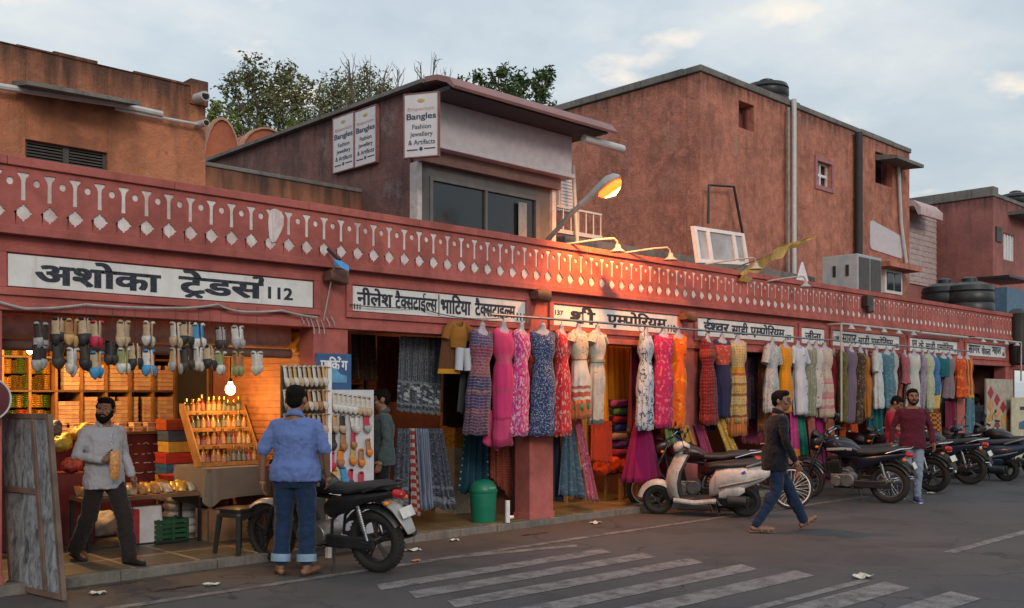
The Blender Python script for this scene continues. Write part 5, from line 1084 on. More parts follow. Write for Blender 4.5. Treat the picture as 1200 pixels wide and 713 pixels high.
def hem(m, h):
    def f(t_, Lg, hw):
        mb = gown(Lg + h, hw * 1.06, 77, .05); keep = [i for i, q in enumerate(mb.v) if q[2] < -(Lg - .12)]
        rings = []; n = 56; rr_ = sorted(set(i // n for i in keep)); rr_ = rr_ if len(rr_) > 1 else list(range(len(mb.v) // n - 2, len(mb.v) // n))
        m2 = MB(); m2.uv = []
        for r0 in rr_:
            rings.append([(q[0] * .97, q[1] * .97, q[2]) for q in mb.v[r0 * n:(r0 + 1) * n]]); m2.uv += mb.uv[r0 * n:(r0 + 1) * n]
        m2.loft(rings, 0, False); o = m2.build('underskirt', m, t_, 80); s = o.modifiers.new('cloth', 'SOLIDIFY'); s.thickness = .005
    return f
def buttons(t_, Lg, hw):
    for k in range(6): z = -.16 - .13 * k; mb = MB(); mb.ball((.0, -.125 - .004 * k, z), (.012, .008, .012), 8, 5); mb.build('button', mat('dark_button', (.05, .04, .04), .4), t_)
def F(name, bands, prints=(), **k):
    g = lambda c: tuple(q * .82 for q in col(c))
    b = g(bands) if isinstance(bands, (str, tuple)) else [(p, g(c)) for p, c in bands]
    return fabric(name, b, [dict(p, c=g(p['c'])) for p in prints], **k)
boho = F('boho_print', [(0, (.09, .05, .1)), (.2, (.2, .08, .1)), (.25, (.06, .05, .14)), (.4, (.28, .14, .13)), (.43, (.05, .06, .16)), (.55, (.22, .09, .1)), (.6, (.3, .1, .13)), (.75, (.25, .05, .11)), (.85, (.08, .07, .17))], [dict(s=46, t=.3, c=(.36, .25, .24), r=.75), dict(k='noise', s=34, t=.55, c=(.06, .03, .08)), dict(k='ring', s=11, t=.42, c=(.02, .03, .08), v0=.43, v1=.56), dict(k='stripe', dir='Y', s=9, t=.85, c=(.45, .28, .3), f=.5)])
hotpink = F('hot_pink', [(0, (.42, .03, .12)), (.06, (.55, .05, .17)), (.22, (.36, .02, .1)), (.25, (.6, .03, .18)), (.46, (.45, .05, .13)), (.49, (.62, .03, .17)), (.7, (.55, .08, .18)), (.78, (.66, .045, .17))], [dict(k='stripe', dir='Y', s=26, t=.7, c=(.7, .12, .25), f=.35)])
tiedye = F('pink_tie_dye', (.58, .05, .25), [dict(k='noise', s=24, t=.51, c=(.68, .42, .54), st=(1.4, .8, 1), d=.8), dict(k='noise', s=30, t=.56, c=(.4, .01, .14), o=2, d=.8)])
navydot = F('navy_white_print', (.035, .06, .17), [dict(s=80, t=.44, c=(.34, .4, .5), r=.7, st=(1, .7, 1)), dict(k='noise', s=44, t=.56, c=(.02, .03, .1), o=1)])
redprint = F('red_white_print', (.5, .02, .035), [dict(k='noise', s=24, t=.55, c=(.6, .36, .34), st=(1.3, .7, 1), d=.6), dict(k='voro', s=12, t=.2, c=(.3, .01, .04))])
cream = F('cream_border_print', [(0, (.12, .24, .1)), (.07, (.42, .08, .05)), (.12, (.62, .58, .5)), (.16, (.45, .1, .06)), (.22, (.64, .6, .55)), (.26, (.4, .14, .1)), (.3, (.65, .62, .57)), (.62, (.4, .13, .07)), (.64, (.6, .5, .38)), (.9, (.62, .55, .48))], [dict(s=26, t=.32, c=(.33, .1, .05), r=.7, v0=.62, v1=1.1), dict(s=30, t=.2, c=(.1, .2, .07), o=3, v0=.62, v1=1.1), dict(s=11, t=.1, c=(.4, .12, .1), r=.1, v0=.3, v1=.62)])
beige = F('beige_floral', [(0, (.19, .2, .16)), (.05, (.58, .53, .47))], [dict(s=17, t=.2, c=(.42, .2, .17)), dict(s=21, t=.17, c=(.2, .25, .15), o=4), dict(k='noise', s=26, t=.62, c=(.4, .34, .3))])
bluefl = F('ice_blue_floral', (.46, .55, .66), [dict(k='noise', s=14, t=.55, c=(.05, .07, .16), d=1.5), dict(s=12, t=.22, c=(.09, .1, .2), o=2), dict(k='noise', s=9, t=.58, c=(.65, .7, .74), o=5)])
crimson = F('crimson_print', (.42, .018, .11), [dict(k='noise', s=26, t=.55, c=(.5, .16, .2), st=(1.2, .7, 1)), dict(s=18, t=.18, c=(.22, .01, .06))])
orange = F('orange_tie_dye', (.85, .14, .008), [dict(k='noise', s=9, t=.55, c=(.9, .34, .03), d=1.2), dict(k='noise', s=12, t=.58, c=(.75, .05, .008), o=3)])
maroon = F('maroon_gold', [(0, (.16, .01, .02)), (.08, (.25, .03, .03)), (.12, (.14, .008, .018)), (.8, (.36, .05, .03)), (.88, (.16, .01, .02))], [dict(s=22, t=.16, c=(.5, .3, .14), r=.15), dict(k='stripe', dir='Y', s=6, t=.9, c=(.3, .03, .03))])
navyred = F('navy_red_yoke', [(0, (.018, .022, .07)), (.68, (.4, .06, .05)), (.94, (.04, .03, .09))], [dict(k='noise', s=22, t=.55, c=(.55, .2, .12), v0=.68, v1=.94), dict(s=30, t=.15, c=(.05, .06, .16), v1=.68)])
tiered = F('ochre_tiered', [(0, (.5, .33, .12)), (.07, (.22, .07, .05)), (.1, (.56, .4, .13)), (.2, (.36, .2, .08)), (.23, (.6, .46, .2)), (.33, (.3, .1, .06)), (.36, (.6, .4, .12)), (.46, (.24, .14, .09)), (.49, (.58, .44, .19)), (.58, (.42, .1, .04)), (.61, (.66, .3, .02)), (.68, (.58, .44, .2)), (.9, (.62, .5, .26))], [dict(s=26, t=.3, c=(.36, .2, .06), r=.25), dict(s=26, t=.14, c=(.18, .05, .04), r=.25), dict(k='stripe', s=14, t=.8, c=(.25, .1, .06), f=.4)])
greyprint = F('grey_white_print', (.5, .51, .53), [dict(k='noise', s=24, t=.54, c=(.3, .32, .35), d=1)])
mango = F('mango_print', (.7, .27, .012), [dict(s=18, t=.16, c=(.5, .14, .015), r=.1)])
white = F('plain_white', (.58, .6, .68)); whitefl = F('white_teal_floral', (.56, .6, .62), [dict(k='noise', s=24, t=.57, c=(.28, .38, .42), d=1.4), dict(s=20, t=.15, c=(.35, .25, .32), o=3)])
olive = F('olive_grey', (.27, .28, .2), [dict(k='stripe', s=9, t=.6, c=(.2, .2, .15)), dict(k='noise', s=20, t=.58, c=(.36, .36, .28))])
slimred = F('white_with_red_flowers', (.58, .52, .5), [dict(s=15, t=.24, c=(.45, .04, .06)), dict(k='noise', s=8, t=.55, c=(.5, .06, .08), v1=.25)])
pinkband = F('beige_pink_bands', [(0, (.48, .38, .3)), (.12, (.5, .14, .2)), (.17, (.52, .42, .34)), (.26, (.55, .15, .22)), (.29, (.5, .25, .26)), (.36, (.54, .44, .36)), (.48, (.52, .12, .19)), (.5, (.5, .3, .29)), (.56, (.53, .42, .35))], [dict(k='noise', s=24, t=.57, c=(.42, .3, .25))])
deepred = F('deep_red', (.24, .012, .025)); darkol = F('dark_olive', (.1, .085, .018), [dict(k='noise', s=12, t=.5, c=(.15, .13, .03))]); plum = F('plum_grey', (.15, .1, .16), [dict(k='stripe', s=12, t=.6, c=(.21, .15, .2))])
brownpr = F('brown_leaf_print', (.06, .035, .02), [dict(s=20, t=.3, c=(.26, .17, .09)), dict(k='noise', s=18, t=.6, c=(.32, .12, .06))]); amber = F('amber', (.55, .2, .03), [dict(k='stripe', s=10, t=.7, c=(.3, .08, .02))])
teal = F('slate_teal', (.08, .18, .24), [dict(k='noise', s=18, t=.56, c=(.16, .28, .33))]); greyw = F('grey_cream', (.42, .42, .4), [dict(s=24, t=.2, c=(.26, .28, .28))]); pinkdot = F('rose_print', (.34, .09, .11), [dict(s=26, t=.26, c=(.5, .3, .3))])
lilacpr = F('lilac_dots', (.3, .24, .33), [dict(s=24, t=.3, c=(.5, .45, .5)), dict(s=24, t=.14, c=(.1, .07, .18))]); lime = F('cream_green_print', (.46, .48, .32), [dict(s=22, t=.28, c=(.22, .26, .14)), dict(s=20, t=.2, c=(.4, .2, .22), o=2)]); blue = F('bright_blue', (.03, .17, .4), [dict(k='noise', s=12, t=.58, c=(.25, .1, .25))])
darkteal = F('dark_teal', (.012, .13, .15)); greypink = F('grey_pink_dots', (.24, .17, .2), [dict(s=26, t=.28, c=(.4, .2, .26)), dict(k='noise', s=9, t=.55, c=(.16, .2, .22))]); orred = F('orange_red_blocks', (.6, .075, .02), [dict(k='noise', s=9, t=.55, c=(.7, .22, .04)), dict(s=16, t=.15, c=(.35, .02, .02))]); redyel = F('red_with_yellow_edge', [(0, (.6, .35, .05)), (.08, (.42, .05, .035))], [dict(k='stripe', s=4, t=.75, c=(.6, .33, .04))])
dress(565, 388, 510, boho, 'long purple and brown boho print dress, first on the rail', .2)
dress(590, 386, 523, hotpink, 'plain hot pink dress with paler bands, longest of its row', .17, pleat=.03)
dress(611, 388, 511, tiedye, 'pink and white tie-dye dress left of the navy one', .19)
dress(636, 388, 511, navydot, 'navy dress with small white print, in front of the pink pier', .19)
dress(658, 389, 511, redprint, 'red dress with white blotches right of the navy dress', .19)
dress(678, 388, 480, cream, 'white dress with brown floral yoke and green border hem', .165, sleeve=.1, extra=hem(F('rust_trouser', (.45, .14, .05)), .12))
dress(700, 389, 497, beige, 'cream floral dress with thin belt and dark hem', .185, sleeve=.1, extra=belt((.3, .25, .2)))
dress(757, 391, 504, bluefl, 'pale blue dress with navy flowers', .2)
dress(777, 392, 502, crimson, 'crimson dress between the pale blue and orange ones', .16)
dress(794, 393, 502, orange, 'bright orange tie-dye dress', .16, yaw=-12)
dress(829, 398, 498, maroon, 'maroon dress with rows of tiny gold motifs', .2)
dress(846, 399, 490, navyred, 'navy dress with a red flowered yoke', .15)
dress(864, 400, 496, tiered, 'ochre dress with many patterned tiers', .205, extra=hem(F('rust_hem', (.4, .1, .03), [dict(k='stripe', s=9, t=.5, c=(.5, .2, .04))]), .2))
dress(905, 404, 484, greyprint, 'grey printed shirt dress with half sleeves', .17, sleeve=.26)
dress(920, 405, 484, mango, 'mango yellow dress right behind the walking man', .15)
dress(935, 406, 486, white, 'plain white dress with dark buttons and sleeves', .18, sleeve=.24, extra=buttons)
dress(948, 407, 488, olive, 'olive grey striped dress beside the plain white one', .16)
dress(956, 407, 478, slimred, 'white dress with red flowers squeezed next to the olive one', .12)
dress(966, 408, 489, pinkband, 'beige dress crossed by wide pink bands', .2)
dress(977, 415, 486, deepred, 'dark red dress hanging low behind the white post', .15, y=-.08)
dress(987, 410, 495, darkol, 'dark olive dress beside the dark red one', .16)
dress(997, 410, 496, plum, 'greyish purple dress left of the brown leaf print', .16)
dress(1008, 411, 497, brownpr, 'brown dress with pale leaf print', .16)
dress(1015, 416, 490, amber, 'amber striped dress glimpsed behind the brown one', .12, y=-.08)
dress(1027, 412, 479, whitefl, 'white floral dress with long sleeves, above the parked motorbikes', .19, sleeve=.34)
dress(1039, 413, 478, teal, 'slate teal dress right of the white floral dress', .15)
dress(1047, 413, 472, greyw, 'grey and cream dress beside the slate teal dress', .15)
dress(1060, 416, 450, pinkdot, 'short rose printed top between grey and white dresses', .2)
dress(1071, 415, 478, F('ivory_white', (.55, .55, .53), [dict(s=26, t=.12, c=(.4, .38, .4))]), 'ivory dress behind the head of the man in the maroon shirt', .18)
dress(1081, 416, 480, lilacpr, 'lilac dress with pale dots beside the ivory one', .15)
dress(1088, 416, 480, lime, 'cream and green print dress left of the bright blue one', .15)
dress(1095, 417, 463, blue, 'bright blue dress, shorter than its neighbours', .15)
dress(1105, 418, 442, darkteal, 'short dark teal top near the rail end', .15)
dress(1112, 418, 467, greypink, 'grey and pink dotted tunic', .19)
dress(1124, 418, 466, orred, 'orange-red tunic near the end of the rail', .19)
dress(1133, 419, 467, redyel, 'last tunic on the rail, red with a yellow edge', .17)
# ------------------------------------------------ hung cloths below and behind
def drape(name, label, cat, tl, tr, bl, br, y, m, folds=5, amp=.035, flare=1.0, group=None, n=30, rows=14, zpin=True):
    """a hanging cloth between four photo points at depth y, with vertical folds"""
    A, B, C_, D_ = P(*tl, y), P(*tr, y), P(*bl, y), P(*br, y); mb = MB(); mb.uv = []; vs = []; rr = random.Random(int(tl[0] * 7 + bl[1])); ph = rr.uniform(0, 6); ph2 = rr.uniform(0, 6); Lm = max(.1, (A - C_).length); Wm = max(.1, (D_ - C_).length)
    for i in range(rows + 1):
        s_ = i / rows
        for j in range(n + 1):
            e = j / n; q = (A * (1 - e) + B * e) * (1 - s_) + (C_ * (1 - e) + D_ * e) * s_; am = amp * (.45 + .55 * s_ * flare)
            q = q + Vector((am * .35 * math.sin(folds * 2 * math.pi * e * 1.7 + ph2 + s_), am * (math.sin(folds * 2 * math.pi * e + ph + .5 * s_) + .5 * math.sin(folds * 3.3 * math.pi * e + ph2 - s_)), .012 * math.sin(folds * 2 * math.pi * e + ph) * s_)); vs.append(q); mb.uv.append((e * Wm, 1 - s_))
    w = n + 1; mb.add(vs, [(i * w + j, i * w + j + 1, (i + 1) * w + j + 1, (i + 1) * w + j) for i in range(rows) for j in range(n)]); o = mb.build(name, m, None, 80); s = o.modifiers.new('cloth', 'SOLIDIFY'); s.thickness = .008
    return tag(o, label, cat, group)
peacock = F('peacock_cloth', (.008, .05, .085), [dict(s=9, t=.14, c=(.35, .5, .55), r=.1)]); redpat = F('red_block_print', (.2, .02, .02), [dict(s=30, t=.32, c=(.36, .09, .05), r=.2), dict(k='stripe', dir='Y', s=7, t=.8, c=(.3, .12, .06))])
greyel = F('indigo_elephant_print', [(0, (.2, .22, .26)), (.04, (.04, .048, .07)), (.09, (.2, .22, .26)), (.12, (.05, .06, .085)), (.38, (.2, .22, .26)), (.41, (.045, .05, .07))], [dict(k='noise', s=12, t=.53, c=(.42, .46, .5), v0=.13, v1=.38), dict(s=48, t=.34, c=(.2, .23, .27), r=.4), dict(k='stripe', s=22, t=.72, c=(.24, .27, .31), v0=.42, f=.6)])
greyskirt = F('grey_print_skirt', [(0, (.08, .09, .13)), (.07, (.22, .24, .28)), (.14, (.05, .06, .1)), (.24, (.18, .2, .24)), (.28, (.06, .068, .1))], [dict(s=50, t=.36, c=(.2, .21, .25), r=.7), dict(k='noise', s=26, t=.55, c=(.03, .035, .06))])
bluest = F('blue_white_stripe', (.2, .24, .33), [dict(k='stripe', s=13, t=.5, c=(.06, .08, .17))]); redchk = F('red_white_check', (.3, .03, .03), [dict(k='check', s=18, c=(.42, .34, .32))])
G1 = 'skirts hanging in a bunch under the elephant-print cloth'
drape('hanging_cloth', 'dark grey elephant-print cloth hanging above the skirts', 'cloth', (470, 394), (520, 396), (466, 482), (517, 487), .35, greyel, 7, .03)
for k, (ut, ub0, ub1, vb, m, lab) in enumerate(((474, 459, 480, 598, greyskirt, 'leftmost grey printed skirt of the bunch'), (486, 481, 492, 604, redchk, 'red and white checked skirt in the bunch'), (494, 492, 507, 597, bluest, 'blue and white striped skirt in the bunch'), (503, 505, 520, 595, greyskirt, 'grey printed skirt, second from the right of the bunch'), (512, 517, 536, 597, greyskirt, 'widest grey skirt at the right end of the bunch'))):
    drape('hanging_skirt', lab, 'skirt', (ut - 7, 502), (ut + 8, 503), (ub0, vb), (ub1, vb - 1), .18 + .03 * (k % 2), m, 3, .03, 1.2, G1, 18)
drape('hanging_cloth', 'long dark grey trousers hanging left of the first rail dress', 'trousers', (545, 392), (556, 393), (537, 484), (552, 486), .05, F('charcoal', (.07, .075, .08)), 2, .02)
drape('hanging_cloth', 'peacock blue cloth with pale dots beside the green bin', 'cloth', (548, 494), (572, 496), (538, 578), (572, 580), .52, peacock, 4, .04)
drape('hanging_cloth', 'dark red block-print cloth just behind the green bin', 'cloth', (576, 500), (598, 502), (574, 560), (604, 591), .5, redpat, 4, .035)
drape('hanging_cloth', 'bright pink shawl edge below the hot pink dress', 'shawl', (570, 480), (592, 486), (566, 520), (586, 530), -.1, hotpink, 2, .02)
drape('hanging_cloth', 'navy cloth immediately right of the pink pier', 'cloth', (645, 505), (656, 507), (646, 586), (660, 588), .12, F('navy_plain', (.02, .03, .07)), 2, .03)
drape('hanging_cloth', 'denim blue printed skirt right of the pink pier', 'skirt', (660, 500), (672, 502), (655, 580), (682, 583), .0, F('denim_print', (.08, .14, .2), [dict(k='noise', s=22, t=.55, c=(.16, .24, .3))]), 4, .04, 1.3)
drape('hanging_cloth', 'pink floral scarf hanging at a slant', 'scarf', (672, 488), (680, 489), (688, 586), (700, 588), -.06, F('pink_floral', (.45, .1, .16), [dict(s=18, t=.3, c=(.55, .35, .35)), dict(k='noise', s=14, t=.57, c=(.3, .03, .08))]), 2, .02)
drape('hanging_curtain', 'glowing orange and yellow curtain inside the third shop', 'curtain', (706, 405), (743, 409), (706, 500), (743, 505), .75, F('saffron', (.95, .4, .02), [dict(k='stripe', s=5, t=.5, c=(.9, .26, .01))]), 6, .06)
drape('hanging_curtain', 'dark maroon curtain beside the orange one', 'curtain', (738, 404), (768, 410), (736, 505), (768, 510), .4, F('wine', (.12, .01, .04)), 5, .05)
drape('hanging_cloth', 'red quilted cloth hanging inside under the cream dresses', 'quilt', (692, 492), (716, 494), (690, 540), (715, 543), .5, F('red_quilt', (.48, .05, .02), [dict(s=24, t=.24, c=(.3, .02, .02))]), 4, .03)
drape('hanging_cloth', 'amber cloth hanging left of the red quilt', 'cloth', (678, 486), (694, 488), (676, 550), (692, 552), .6, F('amber_plain', (.6, .24, .03)), 3, .03)
def skirt(name, label, u, vt, vb, w, y, m, seed, cat='skirt'):
    q = P(u, vt, y); z1 = P(u, vb, y).z; rr = random.Random(seed); mb = MB(); mb.uv = []; rings = []; n = 72; k1 = 11; ph = rr.uniform(0, 6)
    for i in range(12):
        s_ = i / 11; a = .13 + (w - .13) * s_ ** .8; ring = []
        for j in range(n): th = 2 * math.pi * j / n; f = 1 + .09 * s_ * math.cos(k1 * th + ph) + .05 * s_ * math.cos(17 * th - ph); ring.append((a * f * math.cos(th), a * .5 * f * math.sin(th), (z1 - q.z) * s_)); mb.uv.append((j / n * w * 5, 1 - s_))
        rings.append(ring)
    mb.loft(rings, 0, False); o = mb.build(name, m, None, 80, loc=q); s = o.modifiers.new('cloth', 'SOLIDIFY'); s.thickness = .006; return tag(o, label, cat)
skirt('flared_skirt', 'wide magenta flared skirt hanging left of the grey scooter', 752, 494, 564, .36, .02, F('magenta_plain', (.26, .006, .09)), 4)
FL = [(783, 500, 792, 541, (.16, .25, .1), 'green scarf end under the crimson dress'), (792, 500, 800, 545, (.03, .14, .34), 'blue scarf end beside the green one'), (800, 498, 811, 530, (.55, .3, .05), 'yellow scarf end under the orange dress'), (818, 497, 838, 560, (.32, .05, .13), 'magenta patterned cloth below the maroon dress'), (842, 490, 860, 532, (.6, .36, .08), 'slanted yellow cloth below the navy dress')]
for k, (u0, v0, u1, v1, c, lab) in enumerate(FL): drape('hanging_cloth', lab, 'scarf', (u0 - 5, v0), (u0 + 6, v0 + 1), (u1 - 8, v1), (u1 + 6, v1 + 1), -.1 + .05 * (k % 2), F('scarf_%d' % k, c, [dict(k='noise', s=16, t=.58, c=tuple(min(1, q * 1.6) for q in c))]), 2, .025)
FL2 = [(929, 484, 934, 560, (.5, .05, .22), (.75, .25, .03), 'magenta to orange scarf right of the walking man'), (938, 484, 946, 556, (.02, .22, .17), (.03, .3, .2), 'green scarf between the orange scarf and the pier'), (950, 489, 957, 556, (.36, .1, .09), (.3, .08, .07), 'dusty rose cloth hanging on the pier'), (960, 489, 967, 561, (.45, .02, .2), (.4, .02, .16), 'deep magenta scarf at the white post'), (970, 490, 978, 560, (.35, .1, .04), (.2, .04, .04), 'brown and rust cloth right of the magenta scarf')]
for k, (u0, v0, u1, v1, c, c2, lab) in enumerate(FL2): drape('hanging_cloth', lab, 'scarf', (u0 - 4, v0), (u0 + 5, v0 + 1), (u1 - 6, v1), (u1 + 5, v1 + 1), -.12 + .06 * (k % 2), F('scarf2_%d' % k, [(0, c2), (.45, c)], [dict(k='noise', s=16, t=.6, c=tuple(min(1, q * 1.5) for q in c))]), 2, .025)
drape('hanging_cloth', 'orange cloth bundle hanging behind the black motorbike', 'cloth', (984, 494), (1004, 495), (986, 530), (1006, 531), .1, F('flame_cloth', (.65, .1, .02)), 3, .05)
drape('hanging_cloth', 'teal cloth hanging below the white floral dress', 'cloth', (1019, 478), (1034, 479), (1017, 525), (1036, 526), .1, F('teal_plain', (.012, .12, .13)), 3, .04)
drape('hanging_cloth', 'orange and black chequered cloth beside the man in maroon', 'cloth', (1084, 484), (1103, 485), (1086, 524), (1106, 525), -.1, F('orange_check', (.6, .2, .02), [dict(k='check', s=12, c=(.08, .03, .01))]), 3, .03)
drape('hanging_cloth', 'pale yellow cloth gathered above the chequered cloth', 'cloth', (1086, 456), (1102, 452), (1084, 486), (1098, 478), -.15, F('pale_yellow', (.6, .42, .16)), 2, .04)
drape('hanging_cloth', 'dark wine cloth under the grey and pink tunic', 'cloth', (1108, 470), (1120, 471), (1110, 510), (1122, 511), 0, F('wine2', (.17, .012, .045)), 2, .03)
drape('hanging_cloth', 'grey blue cloth in the dark doorway beside the seated man', 'cloth', (1134, 462), (1142, 463), (1133, 520), (1143, 521), 0, teal, 2, .03)
# child's brown outfit hung at the lintel
ko = thing('child_outfit', 'small ochre frock with white trousers hanging at the second sign', 'outfit', P(537, 378, -.1))
mb = gown(.3, .15, 5, .04); mb.v = [(q[0] * .75, q[1] * .6, q[2]) for q in mb.v]; o = mb.build('frock', F('ochre_plain', (.33, .14, .02)), ko, 80); s = o.modifiers.new('c', 'SOLIDIFY'); s.thickness = .006
for s_ in (-1, 1):
    mb = MB(); mb.tube([(s_ * .1, 0, -.03), (s_ * .17, 0, -.1), (s_ * .2, 0, -.2)], [.045, .05, .05], 10); mb.build('sleeve', _mats.get('x') or F('ochre_sleeve', (.3, .12, .02)), ko)
    mb = MB(); mb.tube([(s_ * .05 + .05, -.03, -.3), (s_ * .06 + .05, -.03, -.45), (s_ * .07 + .05, -.03, -.56)], [.055, .05, .05], 10); mb.build('trouser_leg', white, ko)
mb = MB(); rings = []; mb.uv = [(j / 20, 1 - i / 7) for i in range(8) for j in range(20)]
for i in range(8): s_ = i / 7; rings.append(ell(-.1, .05, -.05 - .55 * s_, .08 + .09 * s_, .03 + .02 * s_, 20))
mb.loft(rings, 0, False); mb.build('skirt', F('ochre_skirt', [(0, (.55, .25, .02)), (.1, (.13, .05, .02))]), ko)

# second row of darker garments hanging between and behind the front row
for k in range(26):
    u = 818 + k * 12.6
    if 938 < u < 962 or 1098 < u < 1104: continue
    c = [(.12, .015, .03), (.02, .025, .05), (.1, .04, .015), (.03, .05, .04), (.14, .03, .07), (.05, .03, .05), (.2, .07, .02), (.02, .06, .09)][k % 8]
    drape('hanging_garment', '%s garment in the back row, %s' % (('dark red', 'near-black navy', 'brown', 'bottle green', 'dark pink', 'dusky purple', 'rust orange', 'petrol blue')[k % 8], ('behind the maroon dress', 'behind the ochre tiered dress', 'right of the ochre tiered dress', 'left of the grey shirt dress', 'behind the man in black', 'over the blue-tank motorbike', 'behind the purple dress', 'behind the brown leaf print', 'behind the white floral dress', 'behind the slate teal dress', 'behind the rose printed top', 'behind the ivory dress', 'behind the tunics near the rail end')[min(12, k // 2)]), 'garment', (u - 5, 418 + k * .25), (u + 6, 418 + k * .25), (u - 7, 490 + (k * 37) % 23), (u + 8, 490 + (k * 37) % 23), .12 + .04 * (k % 3), F('back_row_%d' % (k % 8), c, [dict(k='noise', s=16, t=.57, c=tuple(q * 2 for q in c))]) if k < 8 else bpy.data.materials['back_row_%d' % (k % 8)], 2 + k % 2, .03, group='back row of garments', n=14, rows=8)
# ================================================================== motorbikes and scooters (x forward, rear axle above the origin)
def paint(name, c, rough=.3): return mat(name, c, rough, 0, .12, 3, spec=.5)
m_red = mat('red_tail_lens', (.4, .012, .015), .25); m_amber = mat('amber_lens', (.6, .18, .01), .25); m_clear = mat('headlamp_glass', (.4, .42, .44), .12)
m_alloy = mat('dark_alloy', (.04, .04, .042), .45, .6); m_alu = mat('dull_aluminium', (.25, .25, .25), .45, .8); m_seat = mat('seat_vinyl', (.018, .018, .02), .55)
m_plate = mat('number_plate', (.55, .55, .53), .5); m_dust = mat('dusty_black', (.035, .032, .03), .8)
def wheel(parent, x, r_, w_, alloy=True, rim_m=None, spokes=5, y=0.0):
    mb = MB(); rt = w_ / 2; mb.torus((x, y, r_), r_ - rt, rt, 'Y', 44, 12, sq=1.0)
    for k in range(44):
        a = 2 * math.pi * k / 44
        for s_ in (-1, 1): p = Vector((x + (r_ - rt * .12) * math.cos(a), y + s_ * rt * .45, r_ + (r_ - rt * .12) * math.sin(a))); mb.box(-.008, .008, -rt * .25, rt * .25, -.006, .004, M=Matrix.Translation(p) @ Matrix.Rotation(-a + R(90), 4, 'Y') @ Matrix.Rotation(s_ * .5, 4, 'Z'))
    wl = mb.build('wheel', m_rubber, parent)
    mb = MB(); ri = r_ - w_ * .95
    mb.loft([[(x + q * math.cos(2 * math.pi * k / 36), y + h, r_ + q * math.sin(2 * math.pi * k / 36)) for (q, h) in ((ri + .02, -w_ * .3), (ri - .012, -w_ * .28), (ri - .012, w_ * .28), (ri + .02, w_ * .3))] for k in range(37)], 0, False)
    if alloy:
        for k in range(spokes):
            a = 2 * math.pi * k / spokes + .3
            for da in (-.13, .13): c0 = Vector((x + .04 * math.cos(a), y, r_ + .04 * math.sin(a))); c1 = Vector((x + ri * math.cos(a + da), y, r_ + ri * math.sin(a + da))); mb.tube([c0, (c0 + c1) / 2, c1], [.018, .011, .012], 6)
    else:
        for k in range(28):
            a = 2 * math.pi * k / 28; b = a + (.5 if k % 2 else -.5); s_ = 1 if k % 4 < 2 else -1
            mb.tube([(x + .025 * math.cos(b), y + s_ * .03, r_ + .025 * math.sin(b)), (x + ri * math.cos(a), y, r_ + ri * math.sin(a))], .0028, 4)
    mb.cyl((x, y - w_ * .55, r_), (x, y + w_ * .55, r_), .035 if alloy else .026, seg=14); mb.build('rim', rim_m or (m_alloy if alloy else m_chrome), wl); return wl
def plate(parent, x, z, tilt, w=.2, h=.1, y=0):
    mb = MB(); mb.box(-.004, .004, -w / 2, w / 2, -h / 2, h / 2, M=Matrix.Translation((x, y, z)) @ Matrix.Rotation(tilt, 4, 'Y')); return mb.build('number_plate', m_plate, parent, None, bevel=.006)
def mirror(parent, x, y, z, s_):
    mb = MB(); mb.tube([(x, y, z), (x + .02, y + s_ * .05, z + .09), (x - .02, y + s_ * .12, z + .17)], .006, 6); mb.ball((x - .03, y + s_ * .14, z + .19), (.018, .06, .04), 12, 7); return mb.build('mirror', m_black, parent)
